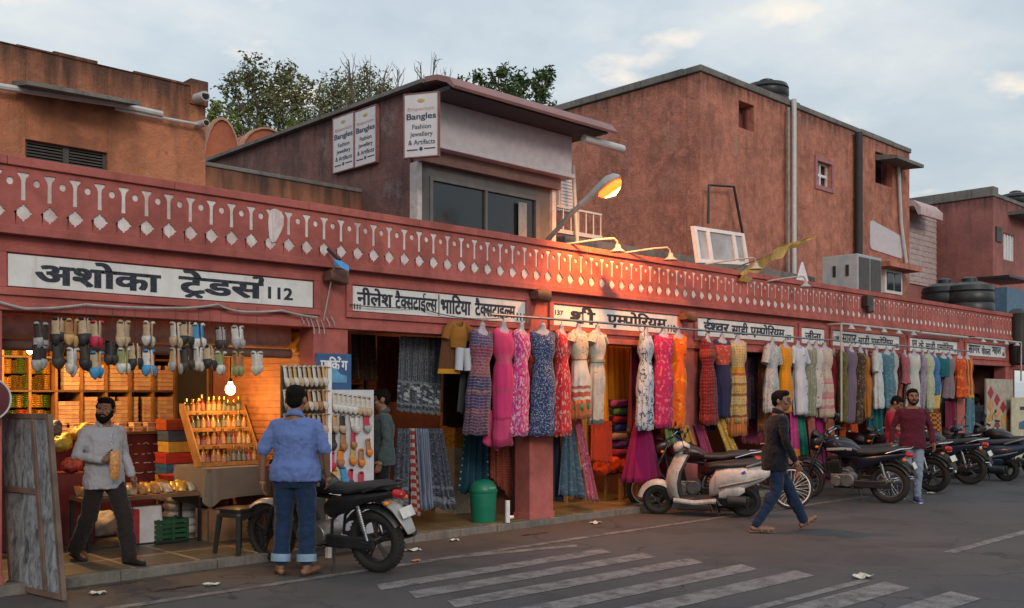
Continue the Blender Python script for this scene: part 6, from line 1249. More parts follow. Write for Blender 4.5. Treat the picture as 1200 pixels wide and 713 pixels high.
def motorbike(label, loc, hdg, paint_m, lean=0.0, steer=0.0, group='motorbikes parked along the kerb', panel_m=None, alloy=True, rack=True, tankstripe=None, tail_m=None, fend_m=None, sport=0.0):
    t_ = thing('motorbike', label, 'motorbike', loc, 0, group, rot=Euler((lean, 0, hdg), 'XYZ')); t_.rotation_mode = 'XYZ'
    t_.rotation_euler = (Matrix.Rotation(hdg, 3, 'Z') @ Matrix.Rotation(lean, 3, 'X')).to_euler()
    WB, rr, rf = 1.28, .3, .295; wheel(t_, 0, rr, .11, alloy); wheel(t_, WB, rf, .085, alloy)
    hd = Vector((WB - .3, 0, .93)); fx = Vector((WB, 0, rf)); d = (hd - fx).normalized()
    mb = MB()
    for s_ in (-1, 1): mb.tube([fx + Vector((0, s_ * .085, 0)), fx + d * .33 + Vector((0, s_ * .085, 0))], .024, 10, 0); mb.tube([fx + d * .33 + Vector((0, s_ * .085, 0)), hd + Vector((0, s_ * .085, 0)) + d * .05], .017, 10, 1)
    mb.box(-.03, .03, -.11, .11, -.02, .02, M=Matrix.Translation(fx + d * .5)); mb.cyl(fx + Vector((0, -.1, 0)), fx + Vector((0, .1, 0)), .014); mb.build('fork', [m_black, m_chrome], t_)
    def fender(x, r_, a0, a1, w_, m, name):
        mb = MB(); rings = []
        for k in range(13): a = R(a0 + (a1 - a0) * k / 12); rings.append([(x + (q) * math.cos(a), h, r_ * 1.0 + q * math.sin(a)) for (q, h) in ((r_ + .02, -w_), (r_ + .05, -w_ * .7), (r_ + .058, 0), (r_ + .05, w_ * .7), (r_ + .02, w_), (r_ + .03, w_ * .6), (r_ + .042, 0), (r_ + .03, -w_ * .6))])
        mb.loft(rings); return mb.build(name, m, t_, 60)
    fender(WB, rf, 20, 155, .062, fend_m or paint_m, 'front_mudguard'); fender(0, rr, 30, 150, .085, m_black, 'rear_mudguard')
    mb = MB(); mb.loft([xsec(-.1, 0, .72, .07, .02), xsec(-.26, 0, .62, .085, .03), xsec(-.36, 0, .5, .085, .03), xsec(-.4, 0, .42, .07, .02)]); tm = mb.build('tail_mudguard', fend_m or m_dust, t_, 60)
    mb = MB()   # frame and swing arm
    for s_ in (-1, 1): mb.tube([(0, s_ * .1, rr), (.45, s_ * .09, .33)], .022, 8); mb.tube([(-.18, s_ * .09, .72), (.2, s_ * .1, .68), (.42, s_ * .1, .5), (.45, s_ * .09, .33)], .016, 8)
    mb.tube([hd, (WB - .55, 0, .72), (.35, 0, .68)], .026, 8); mb.tube([hd - d * .1, (WB - .32, 0, .5), (WB - .45, 0, .22), (.4, 0, .22)], .022, 8); mb.build('frame', m_black, t_)
    mb = MB()
    for s_ in (-1, 1):
        a, b = Vector((.02, s_ * .12, rr + .03)), Vector((.1, s_ * .12, .66)); mb.tube([a, b], .016, 8)
        for k in range(10): mb.cyl(a.lerp(b, .3 + .06 * k), a.lerp(b, .33 + .06 * k), .03, seg=10)
    mb.build('shock_absorber', m_chrome, t_)
    mb = MB(); mb.box(.55, .86, -.09, .09, .25, .44); mb.cyl((.6, -.14, .35), (.6, .14, .35), .1, seg=20); mb.cyl((.78, -.12, .33), (.78, .12, .33), .085, seg=20); e = mb.build('engine', m_alu, t_, bevel=.008)
    mb = MB()
    for k in range(8): z = .45 + .022 * k; c_ = Vector((.79 + .006 * k, 0, z)); mb.box(-.085, .085, -.085, .085, -.005, .005, M=Matrix.Translation(c_))
    mb.box(.74, .87, -.06, .06, .44, .64); mb.build('cylinder_fins', m_alloy, e, None)
    mb = MB(); mb.box(-.05, .5, .088, .118, rr - .06, rr + .06); mb.build('chain_case', m_black, t_, None, bevel=.02)
    mb = MB(); mb.tube([(.86, -.05, .52), (.97, -.08, .4), (.88, -.12, .24), (.5, -.14, .22), (.3, -.15, .25)], .02, 10); mb.build('exhaust_pipe', m_chrome, t_)
    mb = MB(); mb.tube([(.34, -.155, .25), (.25, -.155, .26), (-.25, -.165, .36), (-.32, -.165, .37)], [.025, .048, .055, .04], 14); mb.build('muffler', m_chrome if not tail_m else m_black, t_)
    mb = MB(); mb.loft([xsec(.42, 0, .8, .09, .05, tilt=.2), xsec(.5, 0, .82, .12, .09), xsec(.62, 0, .845, .15, .12), xsec(.78, 0, .865, .16, .125), xsec(.9, 0, .865, .13, .1), xsec(.97, 0, .86, .06, .05)]); tk = mb.build('fuel_tank', paint_m, t_, 60)
    mb = MB(); mb.lathe([(.035, 0), (.033, .015), (.01, .018)], 14, 0, (.78, 0, .985)); mb.build('filler_cap', m_chrome, tk)
    if tankstripe:
        mb = MB()
        for s_ in (-1, 1): mb.loft([[(x_, s_ * y_, z_ - .02), (x_, s_ * (y_ + .004), z_), (x_, s_ * y_, z_ + .02), (x_, s_ * (y_ - .01), z_)] for x_, y_, z_ in ((.52, .126, .84), (.66, .154, .85), (.8, .162, .84), (.9, .132, .83))])
        mb.build('tank_graphic', tankstripe, tk)
    mb = MB(); mb.loft([xsec(-.22, 0, .83, .1, .03), xsec(-.12, 0, .84, .135, .045), xsec(.1, 0, .81, .135, .05), xsec(.2, 0, .79, .14, .05), xsec(.4, 0, .785, .125, .05), xsec(.5, 0, .8, .09, .04)]); mb.build('seat', m_seat, t_, 60)
    for s_ in (-1, 1):
        mb = MB(); mb.loft([xsec(.5, s_ * .09, .6, .02, .05), xsec(.42, s_ * .105, .62, .03, .1), xsec(.25, s_ * .115, .66, .03, .085), xsec(.05, s_ * .115, .72, .03, .05), xsec(-.25, s_ * .08, .77, .03, .035)]); mb.build('side_panel', panel_m or paint_m, t_, 60)
    mb = MB(); mb.tube([(.02, .13, .79), (-.2, .13, .86), (-.33, .07, .87), (-.33, -.07, .87), (-.2, -.13, .86), (.02, -.13, .79)], .013, 8)
    mb.build('grab_rail', m_black if tail_m else m_chrome, t_)
    mb = MB(); mb.loft([xsec(-.25, 0, .765, .05, .04), xsec(-.32, 0, .76, .05, .038), xsec(-.345, 0, .755, .03, .025)]); mb.build('tail_lamp', m_red, t_)
    for s_ in (-1, 1):
        mb = MB(); mb.tube([(-.24, s_ * .05, .7), (-.25, s_ * .13, .7)], .008, 6); mb.ball((-.25, s_ * .15, .7), (.03, .03, .024), 10, 7); mb.build('indicator', m_amber, t_)
        mb = MB(); mb.tube([hd + Vector((.05, s_ * .07, -.06)), hd + Vector((.06, s_ * .16, -.06))], .008, 6); mb.ball(hd + Vector((.06, s_ * .18, -.06)), (.03, .03, .024), 10, 7); mb.build('indicator', m_amber, t_)
    plate(t_, -.37, .6, R(24))
    mb = MB(); h0 = hd + Vector((-.03, 0, .08)); mb.tube([h0 + Vector((-.17, -.36, .08)), h0 + Vector((-.1, -.26, .1)), h0 + Vector((-.0, -.1, .03)), h0 + Vector((0, .1, .03)), h0 + Vector((-.1, .26, .1)), h0 + Vector((-.17, .36, .08))], .011, 8); hb = mb.build('handlebar', m_chrome, t_)
    for s_ in (-1, 1):
        a, b = h0 + Vector((-.11, s_ * .27, .1)), h0 + Vector((-.175, s_ * .37, .08)); mb = MB(); mb.cyl(a, b, .019, seg=10); mb.build('grip', m_rubber, hb)
        mb = MB(); mb.tube([a + Vector((.04, 0, 0)), b + Vector((.07, 0, -.01))], .006, 6); mb.build('lever', m_alu, hb); mirror(t_, h0.x - .08, s_ * .24, h0.z + .1, s_)
    mb = MB(); c_ = hd + Vector((.08, 0, -.02)); mb.loft([xsec(c_.x - .08, 0, c_.z + .03, .07, .08), xsec(c_.x, 0, c_.z, .105, .12), xsec(c_.x + .07, 0, c_.z - .01, .11, .115), xsec(c_.x + .11, 0, c_.z - .02, .09, .09)]); mb.loft([xsec(c_.x - .02, 0, c_.z + .12, .08, .02), xsec(c_.x + .06, 0, c_.z + .14, .09, .04), xsec(c_.x + .1, 0, c_.z + .1, .08, .02)]); cw = mb.build('headlamp_cowl', panel_m or paint_m, t_, 60)
    mb = MB(); mb.ball((c_.x + .1, 0, c_.z - .02), (.03, .078, .075), 16, 9); mb.build('headlamp', m_clear, cw)
    mb = MB(); mb.tube([(.42, .1, .22), (.36, .2, .1), (.33, .27, .012)], .012, 8); mb.box(.29, .36, .25, .29, .004, .016); mb.build('side_stand', m_black, t_)
    mb = MB()
    for s_ in (-1, 1): mb.cyl((.52, s_ * .12, .24), (.52, s_ * .26, .245), .016, seg=8)
    mb.build('footpeg', m_rubber, t_); return t_
def scooter(label, loc, hdg, pm, lean=0.0, group='motorbikes parked along the kerb', inner=None, turn=0.0, stickers=False):
    t_ = thing('scooter', label, 'scooter', loc, 0, group); t_.rotation_euler = (Matrix.Rotation(hdg, 3, 'Z') @ Matrix.Rotation(lean, 3, 'X')).to_euler()
    WB, r_ = 1.24, .225; wheel(t_, 0, r_, .1, True, m_alloy, 3); wheel(t_, WB, r_, .1, True, m_alloy, 3); inner = inner or m_dust
    mb = MB()   # front shield, swept back to the floor
    prof = [(WB - .2, .26, .16), (WB - .17, .36, .2), (WB - .16, .5, .23), (WB - .19, .66, .22), (WB - .26, .8, .17), (WB - .31, .9, .11)]; rings = []
    for x_, z_, w_ in prof: rings.append([(x_ + .05 - .15 * (e * e), w_ * e, z_) for e in (-1, -.75, -.4, 0, .4, .75, 1)] + [(x_ + .02 - .15 * (e * e), w_ * e * .95, z_) for e in (1, .75, .4, 0, -.4, -.75, -1)])
    mb.loft(rings); sh = mb.build('front_shield', pm, t_, 60)
    mb = MB(); rings = []
    for x_, z_, w_ in prof: rings.append([(x_ + .01 - .15 * (e * e), w_ * e * .93, z_) for e in (-1, -.5, 0, .5, 1)] + [(x_ - .012 - .15 * (e * e), w_ * e * .91, z_) for e in (1, .5, 0, -.5, -1)])
    mb.loft(rings); mb.build('inner_panel', inner, t_, 60)
    mb = MB(); rings = []
    for k in range(11): a = R(8 + 160 * k / 10); rings.append([(WB + q * math.cos(a), h, r_ + q * math.sin(a)) for (q, h) in ((r_ + .0, -.075), (r_ + .05, -.06), (r_ + .075, 0), (r_ + .05, .06), (r_ + .0, .075), (r_ + .04, 0))])
    mb.loft(rings); mb.build('front_mudguard', pm, t_, 60)
    mb = MB(); mb.loft([xsec(.42, 0, .26, .17, .035, p=4), xsec(.6, 0, .24, .19, .04, p=4), xsec(.9, 0, .24, .19, .04, p=4), xsec(1.06, 0, .28, .16, .04, p=4)]); mb.build('floorboard', inner, t_, 50)
    for s_ in (-1, 1):
        mb = MB(); mb.tube([(.4, s_ * .185, .25), (.7, s_ * .2, .22), (1.0, s_ * .185, .25)], .035, 8); mb.build('side_sill', pm, t_)
    mb = MB(); mb.loft([xsec(.5, 0, .38, .1, .12), xsec(.4, 0, .5, .18, .2), xsec(.22, 0, .55, .2, .2), xsec(0, 0, .58, .205, .17), xsec(-.22, 0, .63, .17, .12), xsec(-.38, 0, .68, .1, .06)]); mb.build('body_panel', pm, t_, 60)
    mb = MB()
    for s_ in (-1, 1): mb.loft([xsec(.36, s_ * .2, .45, .012, .02), xsec(.2, s_ * .212, .49, .014, .02), xsec(-.05, s_ * .212, .545, .014, .018), xsec(-.25, s_ * .17, .6, .012, .01)])
    mb.build('trim_strip', m_alu, t_, 60)
    for s_ in (-1, 1):
        mb = MB(); mb.loft([xsec(.36, s_ * .17, .34, .03, .05), xsec(.26, s_ * .19, .37, .035, .08), xsec(.08, s_ * .195, .4, .03, .07), xsec(.0, s_ * .19, .42, .02, .03)]); mb.build('lower_cover', pm, t_, 60)
    mb = MB(); mb.loft([xsec(.5, 0, .72, .1, .03), xsec(.4, 0, .745, .14, .05), xsec(.2, 0, .75, .155, .05), xsec(0, 0, .77, .15, .05), xsec(-.22, 0, .79, .12, .04), xsec(-.32, 0, .8, .07, .02)]); mb.build('seat', m_seat, t_, 60)
    mb = MB(); mb.tube([(-.02, .15, .74), (-.2, .15, .8), (-.4, .1, .86), (-.46, 0, .87), (-.4, -.1, .86), (-.2, -.15, .8), (-.02, -.15, .74)], .017, 8); mb.build('grab_rail', m_alu, t_)
    mb = MB(); mb.tube([(WB - .3, 0, .84), (WB - .36, 0, 1.0)], .035, 10); hx, hz = WB - .36, 1.0; mb.loft([xsec(hx - .1, 0, hz, .1, .03), xsec(hx - .02, 0, hz + .02, .15, .06), xsec(hx + .07, 0, hz, .13, .075), xsec(hx + .12, 0, hz - .02, .08, .05)]); hd = mb.build('handlebar_cover', pm, t_, 60)
    mb = MB(); mb.ball((hx + .105, 0, hz - .005), (.03, .09, .055), 14, 8); mb.build('headlamp', m_clear, hd)
    for s_ in (-1, 1):
        mb = MB(); mb.cyl((hx - .03, s_ * .13, hz + .015), (hx - .1, s_ * .34, hz + .02), .016, seg=10); mb.build('grip', m_rubber, t_); mb = MB(); mb.tube([(hx - .01, s_ * .15, hz + .01), (hx - .05, s_ * .33, hz + .01)], .006, 6); mb.build('lever', m_alu, t_); mirror(t_, hx - .03, s_ * .16, hz + .02, s_)
    mb = MB(); mb.cyl((.25, .17, .26), (-.02, .17, .25), .1, .085, 16); mb.box(-.06, .32, .1, .18, .17, .32); mb.cyl((.3, -.1, .28), (.3, .1, .28), .09, seg=16); mb.build('engine_case', m_alloy, t_, bevel=.01)
    mb = MB(); mb.tube([(.3, -.17, .22), (.1, -.18, .25), (-.2, -.19, .31)], [.03, .055, .05], 12); mb.build('muffler', m_black, t_)
    mb = MB(); mb.loft([xsec(-.36, 0, .62, .12, .045), xsec(-.41, 0, .61, .1, .04), xsec(-.43, 0, .605, .06, .025)]); mb.build('tail_lamp', m_red, t_)
    mb = MB(); mb.loft([xsec(-.2, 0, .46, .09, .015), xsec(-.34, 0, .42, .09, .02), xsec(-.42, 0, .3, .08, .015)]); mb.build('rear_flap', m_black, t_, 60); plate(t_, -.41, .48, R(15), .2, .13)
    mb = MB(); mb.tube([(.42, .1, .2), (.38, .16, .1), (.36, .18, .01)], .012, 8); mb.tube([(.42, -.1, .2), (.38, -.16, .1), (.36, -.18, .01)], .012, 8); mb.build('centre_stand', m_black, t_)
    if stickers:
        mb = MB(); mb.prism([(-.02, .66), (.03, .64), (.05, .67), (.0, .7)], .206, .212, 'Y'); mb.build('sticker', mat('blue_sticker', (.05, .1, .4), .4), t_, None)
    return t_
def hd(a, b): return math.atan2(b[1] - a[1], b[0] - a[0])
def put(fn, label, rear_px, front_px, *a, **k):
    r0 = G(*rear_px); f0 = G(*front_px); return fn(label, (r0.x, r0.y, 0), hd(r0, f0), *a, **k)
p_blk = paint('black_gloss', (.012, .012, .014), .28); p_blue = paint('dark_blue_black_gloss', (.007, .009, .02), .28); p_grey = paint('silver_grey_paint', (.3, .3, .3), .35); p_maroon = paint('maroon_gloss', (.035, .005, .008), .3); p_dk = paint('midnight_blue_paint', (.015, .025, .05), .25)
r0 = G(444, 671); f0 = G(322, 655)
motorbike('black sports motorbike with grey tail, parked beside the man in blue', (r0.x, r0.y, 0), hd(r0, (5.06, -.04)), p_blk, R(-7), panel_m=p_blk, tail_m=1, tankstripe=p_grey, fend_m=p_grey)
r0 = G(864, 604); f0 = G(773, 606); hs_ = R(122); dv = Vector((math.cos(hs_), math.sin(hs_), 0)); cs_ = (r0 + f0) / 2 - dv * .58 + Vector((.1, .02, 0))
scooter('dusty pale scooter with black footwell facing left, left of the walking man', (cs_.x, cs_.y, 0), hs_, plaster('dusty_silver', (.56, .55, .55), (.16, .14, .12), .5, .03, rough=.42, scale=4, mid=.12), R(-5), stickers=True, inner=m_dust).scale = (.95,) * 3
r0 = cs_ + Vector((math.sin(hs_), -math.cos(hs_), 0)) * .6 + dv * .12; motorbike('maroon motorbike squeezed behind the pale scooter', (r0.x, r0.y, 0), hs_ + .03, p_maroon, R(-5), tankstripe=p_blk, alloy=False)
r0 = G(1043, 590); f0 = G(955, 585); motorbike('black motorbike with blue sheen tank, broadside left of the man in maroon', (r0.x, r0.y, 0), hd(r0, f0), p_blue, R(-6), tankstripe=p_grey, alloy=False)
motorbike('black motorbike behind the blue-tank one, only its handlebars and seat showing', (r0.x + 1.0, r0.y + .55, 0), hd(r0, f0) + .05, p_blk, R(-6), alloy=False)
r0 = G(1094, 577); motorbike('black motorbike with its wheel just right of the man in maroon', (r0.x, r0.y, 0), R(88), p_blk, R(-6))
r0 = G(1137, 568); motorbike('long-seated black motorbike with a red tail lamp beside the dark blue scooter', (r0.x, r0.y, 0), R(93), p_blk, R(-6), panel_m=p_dk)
r0 = G(1180, 564); scooter('dark blue scooter with bright edge trim near the right border', (r0.x, r0.y, 0), R(94), p_dk, R(-6), inner=m_black)
r0 = G(1216, 560); motorbike('black motorbike cut off by the right border', (r0.x, r0.y, 0), R(96), p_blk, R(-6))
r0 = G(1150, 560); motorbike('dark motorbike behind the dark blue scooter, only its handlebar visible', (r0.x + 1.1, r0.y + .5, 0), R(91), p_maroon, R(-6), alloy=False)
# bicycle with pale rims
def bicycle(label, loc, hdg, lean):
    t_ = thing('bicycle', label, 'bicycle', loc); t_.rotation_euler = (Matrix.Rotation(hdg, 3, 'Z') @ Matrix.Rotation(lean, 3, 'X')).to_euler(); rm = mat('white_bicycle_rim', (.6, .6, .6), .35); WB, r_ = 1.02, .31
    for x_ in (0, WB): wheel(t_, x_, r_, .045, False, rm)
    A, B, C_, D_ = Vector((0, 0, r_)), Vector((.43, 0, .3)), Vector((.28, 0, .74)), Vector((WB - .2, 0, .8)); mb = MB()
    for a, b in ((A, B), (B, C_), (C_, A), (B, D_), (C_, D_ + Vector((.01, 0, .0))), (D_ + Vector((-.02, 0, .08)), Vector((WB - .02, 0, r_)))): mb.tube([a, b], .015, 8)
    mb.build('frame', p_blk, t_); mb = MB(); mb.loft([xsec(.12, 0, .82, .09, .03), xsec(.25, 0, .83, .07, .035), xsec(.4, 0, .83, .02, .02)]); mb.tube([C_, (.26, 0, .8)], .013, 8); mb.build('saddle', m_seat, t_)
    mb = MB(); mb.tube([(WB - .4, -.27, .95), (WB - .25, -.2, .97), (WB - .24, 0, .92), (WB - .25, .2, .97), (WB - .4, .27, .95)], .012, 8); mb.tube([D_, (WB - .24, 0, .93)], .014, 8); mb.build('handlebar', m_chrome, t_)
    mb = MB(); mb.torus((.43, .05, .3), .09, .006, 'Y', 20, 6); mb.tube([(.43, .06, .3), (.5, .07, .16)], .01, 6); mb.box(.46, .54, .06, .14, .15, .17); mb.build('crank', m_alu, t_); return t_
r0 = G(924, 597); bicycle('bicycle with white-rimmed wheels, its front wheel showing right of the walking man', (r0.x - .62, r0.y + .75, 0), hd((r0.x - .62, r0.y + .75), r0), R(-4))

motorbike('black motorbike near the dark doorway in the second row', (20.6, -.75, 0), R(90), p_blk, R(-6), alloy=False)
motorbike('dark red motorbike in the second row behind the man in maroon', (17.4, -.7, 0), R(88), p_maroon, R(-6), alloy=False)
# ================================================================== inside the shops
def bulb(loc, w, c, label, cord=.4, r_=.05, strength=40, light_r=.06):
    t_ = thing('light_bulb', label, 'light bulb', loc); mb = MB(); mb.lathe([(.012, .09), (.022, .075), (.024, .05), (r_ * .8, .03), (r_, -.01), (r_ * .75, -.05), (.005, -.065)], 16); mb.build('glass', emit('bulb_glow_%d' % int(strength + w), c, strength), t_)
    mb = MB(); mb.cyl((0, 0, .09), (0, 0, .09 + cord), .006, seg=6); mb.lathe([(.02, .06), (.024, .1), (.01, .12)], 12); mb.build('cord', m_black, t_)
    l = bpy.data.lights.new('bulb_light', 'POINT'); l.energy = w; l.color = c; l.shadow_soft_size = light_r; o = bpy.data.objects.new('bulb_light', l); COL.objects.link(o); o.parent = t_; o.location = (0, 0, -.12); return t_
WARM = (1, .5, .13)
bulb(P(270, 456, 1.15), 17, WARM, 'bright yellow bulb hanging over the gold bottle rack', .62, .055, 45)
bulb(P(35, 408, 2.4), 55, (1, .6, .25), 'small white bulb at the far left of the first shop', .2, .035, 30)
bulb((3.7, 2.5, 2.35), 85, WARM, 'bulb near the ceiling lighting the bangle boxes', .15)
bulb((10.3, 1.1, 2.3), 60, (1, .55, .16), 'bulb near the ceiling of the third shop', .2)
bulb((7.6, 2.4, 2.4), 16, (1, .6, .25), 'dim bulb near the ceiling of the second shop', .2)
bulb((13.8, 2.2, 2.4), 7, (1, .6, .25), 'dim bulb near the ceiling of the fourth shop', .2)
bulb((18.0, 2.2, 2.4), 5, (1, .65, .3), 'dim bulb near the ceiling of the sixth shop', .2)
bulb((27.4, 1.5, 2.45), 12, WARM, 'bulb in the shop past the arcade end', .1)
# rolled shutter drum under the first lintel
sd_ = thing('shutter_drum', 'long pinkish rolled-up shutter drum inside the first shop front', 'shutter'); mb = MB(); mb.cyl((2.3, .62, 2.3), (5.62, .62, 2.3), .15, seg=22); mb.build('drum', mat('dusty_pink_drum', (.5, .3, .26), .7), sd_); mb = MB(); mb.cyl((2.3, .5, 2.1), (5.62, .5, 2.1), .05, seg=12); mb.build('bottom_bar', mat('dusty_brown_bar', (.16, .09, .08), .7), sd_)
shu = thing('rolling_shutter', 'ribbed rolling shutter closing the side of the first shop', 'shutter'); mb = MB(); xs_ = 5.715
for k in range(30): z = FZ + .02 + k * .074; mb.box(xs_ - .02, xs_ - .001, .3, 2.05, z, z + .05)
mb.box(xs_ - .012, xs_ - .0005, .3, 2.05, FZ, 2.34); mb.build('slats', mat('brown_orange_shutter', (.3, .12, .05), .55), shu, None, bevel=.008)
yp = thing('wall_panel', 'yellow lettered panel above the side shutter', 'panel'); mb = MB(); mb.box(xs_ - .045, xs_ - .022, .35, 2.2, 2.12, 2.33); mb.build('panel', mat('ochre_panel', (.5, .26, .05), .6), yp, None)
dk = thing('doorway', 'dark doorway in the side wall of the first shop', 'doorway'); mb = MB(); mb.box(xs_ - .02, xs_ - .001, 2.5, 3.35, FZ, 2.0); mb.build('opening', m_dark, dk, None); mb = MB()  # black sheet on the wall paints the darkness of the doorway
for y_ in (2.45, 3.36): mb.box(xs_ - .05, xs_ - .0005, y_, y_ + .05, FZ, 2.05)
mb.build('door_frame', m_wood, dk, None)
# bangle shelves on the back wall
sh_ = thing('shelf_unit', 'wooden back shelves holding stacks of peach bangle boxes', 'shelf'); Y = 3.45; xa, xb = P(-30, 400, Y).x, P(206, 400, Y).x; zr = [.95, 1.32, 1.72, 2.12]
mb = MB()
for z in zr: mb.box(xa, xb, Y, 3.99, z - .025, z)
mb.build('shelf_board', m_wood, sh_, None); mb = MB(); ups = [xa + (xb - xa) * k / 8 for k in range(9)]
for x_ in ups: mb.box(x_ - .015, x_ + .015, Y + .002, 3.98, .9, 2.45)
mb.build('upright', mat('orange_wood_upright', (.3, .14, .05), .6), sh_, None)
pm = [mat('peach_box_%d' % k, c, .6, var=.15) for k, c in enumerate(((.6, .38, .24), (.56, .33, .24), (.62, .45, .28)))]
bxm = None
def box_proto(w, d, h, m):
    mb = MB(); mb.box(-w / 2, w / 2, -d / 2, d / 2, 0, h - .004); mb.box(-w / 2 - .004, w / 2 + .004, -d / 2 - .004, d / 2 + .004, h * .62, h - .003); o = mb.build('bangle_box', m, None, None, bevel=.004); tag(o, 'peach cardboard bangle box in the stacks on the back shelves', 'box', 'bangle boxes stacked on the back shelves'); return o
protos = [box_proto(.095, .13, .052, m) for m in pm]; used_p = set()
def place_box(x, y, z, k):
    p = protos[k]
    if k not in used_p: used_p.add(k); o = p
    else: o = p.copy(); COL.objects.link(o)
    o.location = (x, y, z); o.rotation_euler = (0, 0, rnd.uniform(-.05, .05)); return o
for r_ in range(0, 3):
    for c_ in range(3, 8):
        for j in range(3):
            if (r_, c_, j) in ((2, 3, 0), (1, 6, 1)): continue
            x_ = ups[c_] + .02 + (ups[c_ + 1] - ups[c_] - .04) * (.18 + .32 * j)
            for k in range(rnd.choice((5, 6, 6)) if r_ else 6): place_box(x_, Y + .1, zr[r_] + .001 + k * .053, rnd.randrange(3))
# gold bangle rolls on the left
rolls = [];
def roll_proto(c, nm):
    mb = MB(); prof = []
    for k in range(7): prof += [(.05, k * .026), (.058, k * .026 + .013)]
    prof.append((.05, .182)); mb.lathe(prof, 12); o = mb.build('bangle_roll', mat(nm, c, .25, .7, .4, 30), None); return tag(o, 'glittering gold bangle roll on the left shelves of the first shop', 'bangles', 'bangle rolls on the left shelves')
rp = [roll_proto((.5, .28, .06), 'gold_bangles'), roll_proto((.16, .1, .03), 'dark_gold_bangles'), roll_proto((.08, .16, .04), 'green_gold_bangles'), roll_proto((.45, .1, .03), 'copper_bangles')]; ru = set()
for r_ in range(0, 4):
    z = zr[r_] if r_ < 4 else 0
    for k in range(11):
        x_ = ups[0] + .09 + k * (ups[3] - ups[0] - .12) / 11
        for h in range(1 if r_ == 3 else 2):
            i = rnd.choice((0, 0, 1, 1, 2, 3)); p = rp[i]; o = p if i not in ru else p.copy()
            if i in ru: COL.objects.link(o)
            ru.add(i); o.scale = (1, 1, rnd.uniform(.8, 1)); o.location = (x_ + rnd.uniform(-.01, .01), Y + .1 + rnd.uniform(-.02, .03), z + .002 + h * .186)
# counter with a dark red front, chalk marks
ct = thing('shop_counter', 'dark red counter front with faint white handwriting', 'counter'); Y = 2.55; a, b = P(124, 510, Y), P(197, 560, Y); mb = MB(); mb.box(a.x - .9, b.x, Y, Y + .6, FZ, a.z); mb.build('body', mat('dark_red_counter', (.11, .012, .016), .5), ct, None, bevel=.01)
mb = MB()
for r_ in range(4):
    x_ = a.x + .12
    while x_ < b.x - .15: w = rnd.uniform(.03, .1); mb.tube([(x_, Y - .002, a.z - .12 - .11 * r_), (x_ + w / 2, Y - .002, a.z - .12 - .11 * r_ + rnd.uniform(-.012, .02)), (x_ + w, Y - .002, a.z - .12 - .11 * r_)], .005, 4); x_ += w + rnd.uniform(.02, .07)
mb.build('chalk_mark', mat('chalk_white', (.5, .46, .44), .9), ct, None); mb = MB(); mb.box(a.x - .95, b.x + .04, Y - .04, Y + .64, a.z + .001, a.z + .03); mb.build('counter_top', m_wood, ct, None)
for k in range(20):   # packets and boxes on the counter
    x_ = a.x - .8 + (k % 10) * .17; z = a.z + .031 + (k // 10) * .055; place_box(x_, Y + .12, z, rnd.randrange(3)) if x_ < b.x - .05 else None
# low table in the doorway with trays of packets
tb = thing('low_table', 'low dark metal table with open trays of gold packets', 'table'); A = G(237, 634, FZ); x0, x1, y0, y1 = 3.72, A.x, A.y, A.y + .5; zt_ = P(237, 576, A.y).z; mb = MB(); mb.box(x0, x1, y0, y1, zt_ - .04, zt_); mb.build('table_top', m_wood, tb, None)
for x_ in (x0 + .02, x1 - .02):
    for y_ in (y0 + .02, y1 - .02): mb = MB(); mb.box(x_ - .015, x_ + .015, y_ - .015, y_ + .015, FZ, zt_ - .041); mb.build('leg', m_black, tb, None)
mb = MB(); mb.box(x0 + .04, x1 - .04, y0 + .012, y0 + .03, FZ + .02, FZ + .04); mb.build('rail', m_black, tb, None)
pc = [mat('gold_packet', (.5, .3, .06), .35, .3, .5, 40), mat('clear_packet', (.35, .3, .22), .3, 0, .4, 40), mat('brown_packet', (.25, .13, .05), .5, 0, .4, 30)]
def pack_proto(m):
    mb = MB(); mb.loft([ell(0, 0, 0, .05, .03, 10), ell(0, 0, .03, .055, .04, 10), ell(0, .005, .08, .05, .03, 10), ell(0, .01, .11, .045, .005, 10)]); return tag(mb.build('trinket_packet', m, None), 'small shiny packet in the trays on the low table', 'packet', 'packets in trays on the low table')
pp2 = [pack_proto(m) for m in pc]; pu = set()
for i in range(9):
    for j in range(3):
        k = rnd.randrange(3); o = pp2[k] if k not in pu else pp2[k].copy()
        if k in pu: COL.objects.link(o)
        pu.add(k); o.location = (x0 + .08 + i * (x1 - x0 - .14) / 8, y0 + .1 + j * .15, zt_ + .001); o.rotation_euler = (R(-20), 0, rnd.uniform(-.5, .5))
m_bagw = mat('white_paper_bag', (.5, .5, .54), .7, var=.15)
bg_ = thing('shopping_bag', 'white shopping bag with a red side under the low table', 'bag', ((G(181, 640, FZ)).x, y0 + .2, FZ), R(-4)); mb = MB(); mb.loft([ell(0, 0, 0, .15, .08, 20, 6), ell(0, 0, .2, .155, .085, 20, 6), ell(0, 0, .4, .15, .05, 20, 6)]); mb.build('bag', m_bagw, bg_); mb = MB(); mb.box(-.165, -.1, -.088, .088, .002, .38); mb.build('side_panel', mat('red_paper', (.35, .015, .03), .6), bg_, None, bevel=.01)
cr = thing('plastic_crate', 'dark green plastic crate under the low table', 'crate', (G(208, 638, FZ).x, y0 + .2, FZ)); mb = MB(); w, d, h = .36, .28, .26
for k in range(5): z = .005 + k * .052; mb.box(-w / 2, w / 2, -d / 2, -d / 2 + .012, z, z + .036); mb.box(-w / 2, w / 2, d / 2 - .012, d / 2, z, z + .036); mb.box(-w / 2, -w / 2 + .012, -d / 2 + .013, d / 2 - .013, z, z + .036); mb.box(w / 2 - .012, w / 2, -d / 2 + .013, d / 2 - .013, z, z + .036)
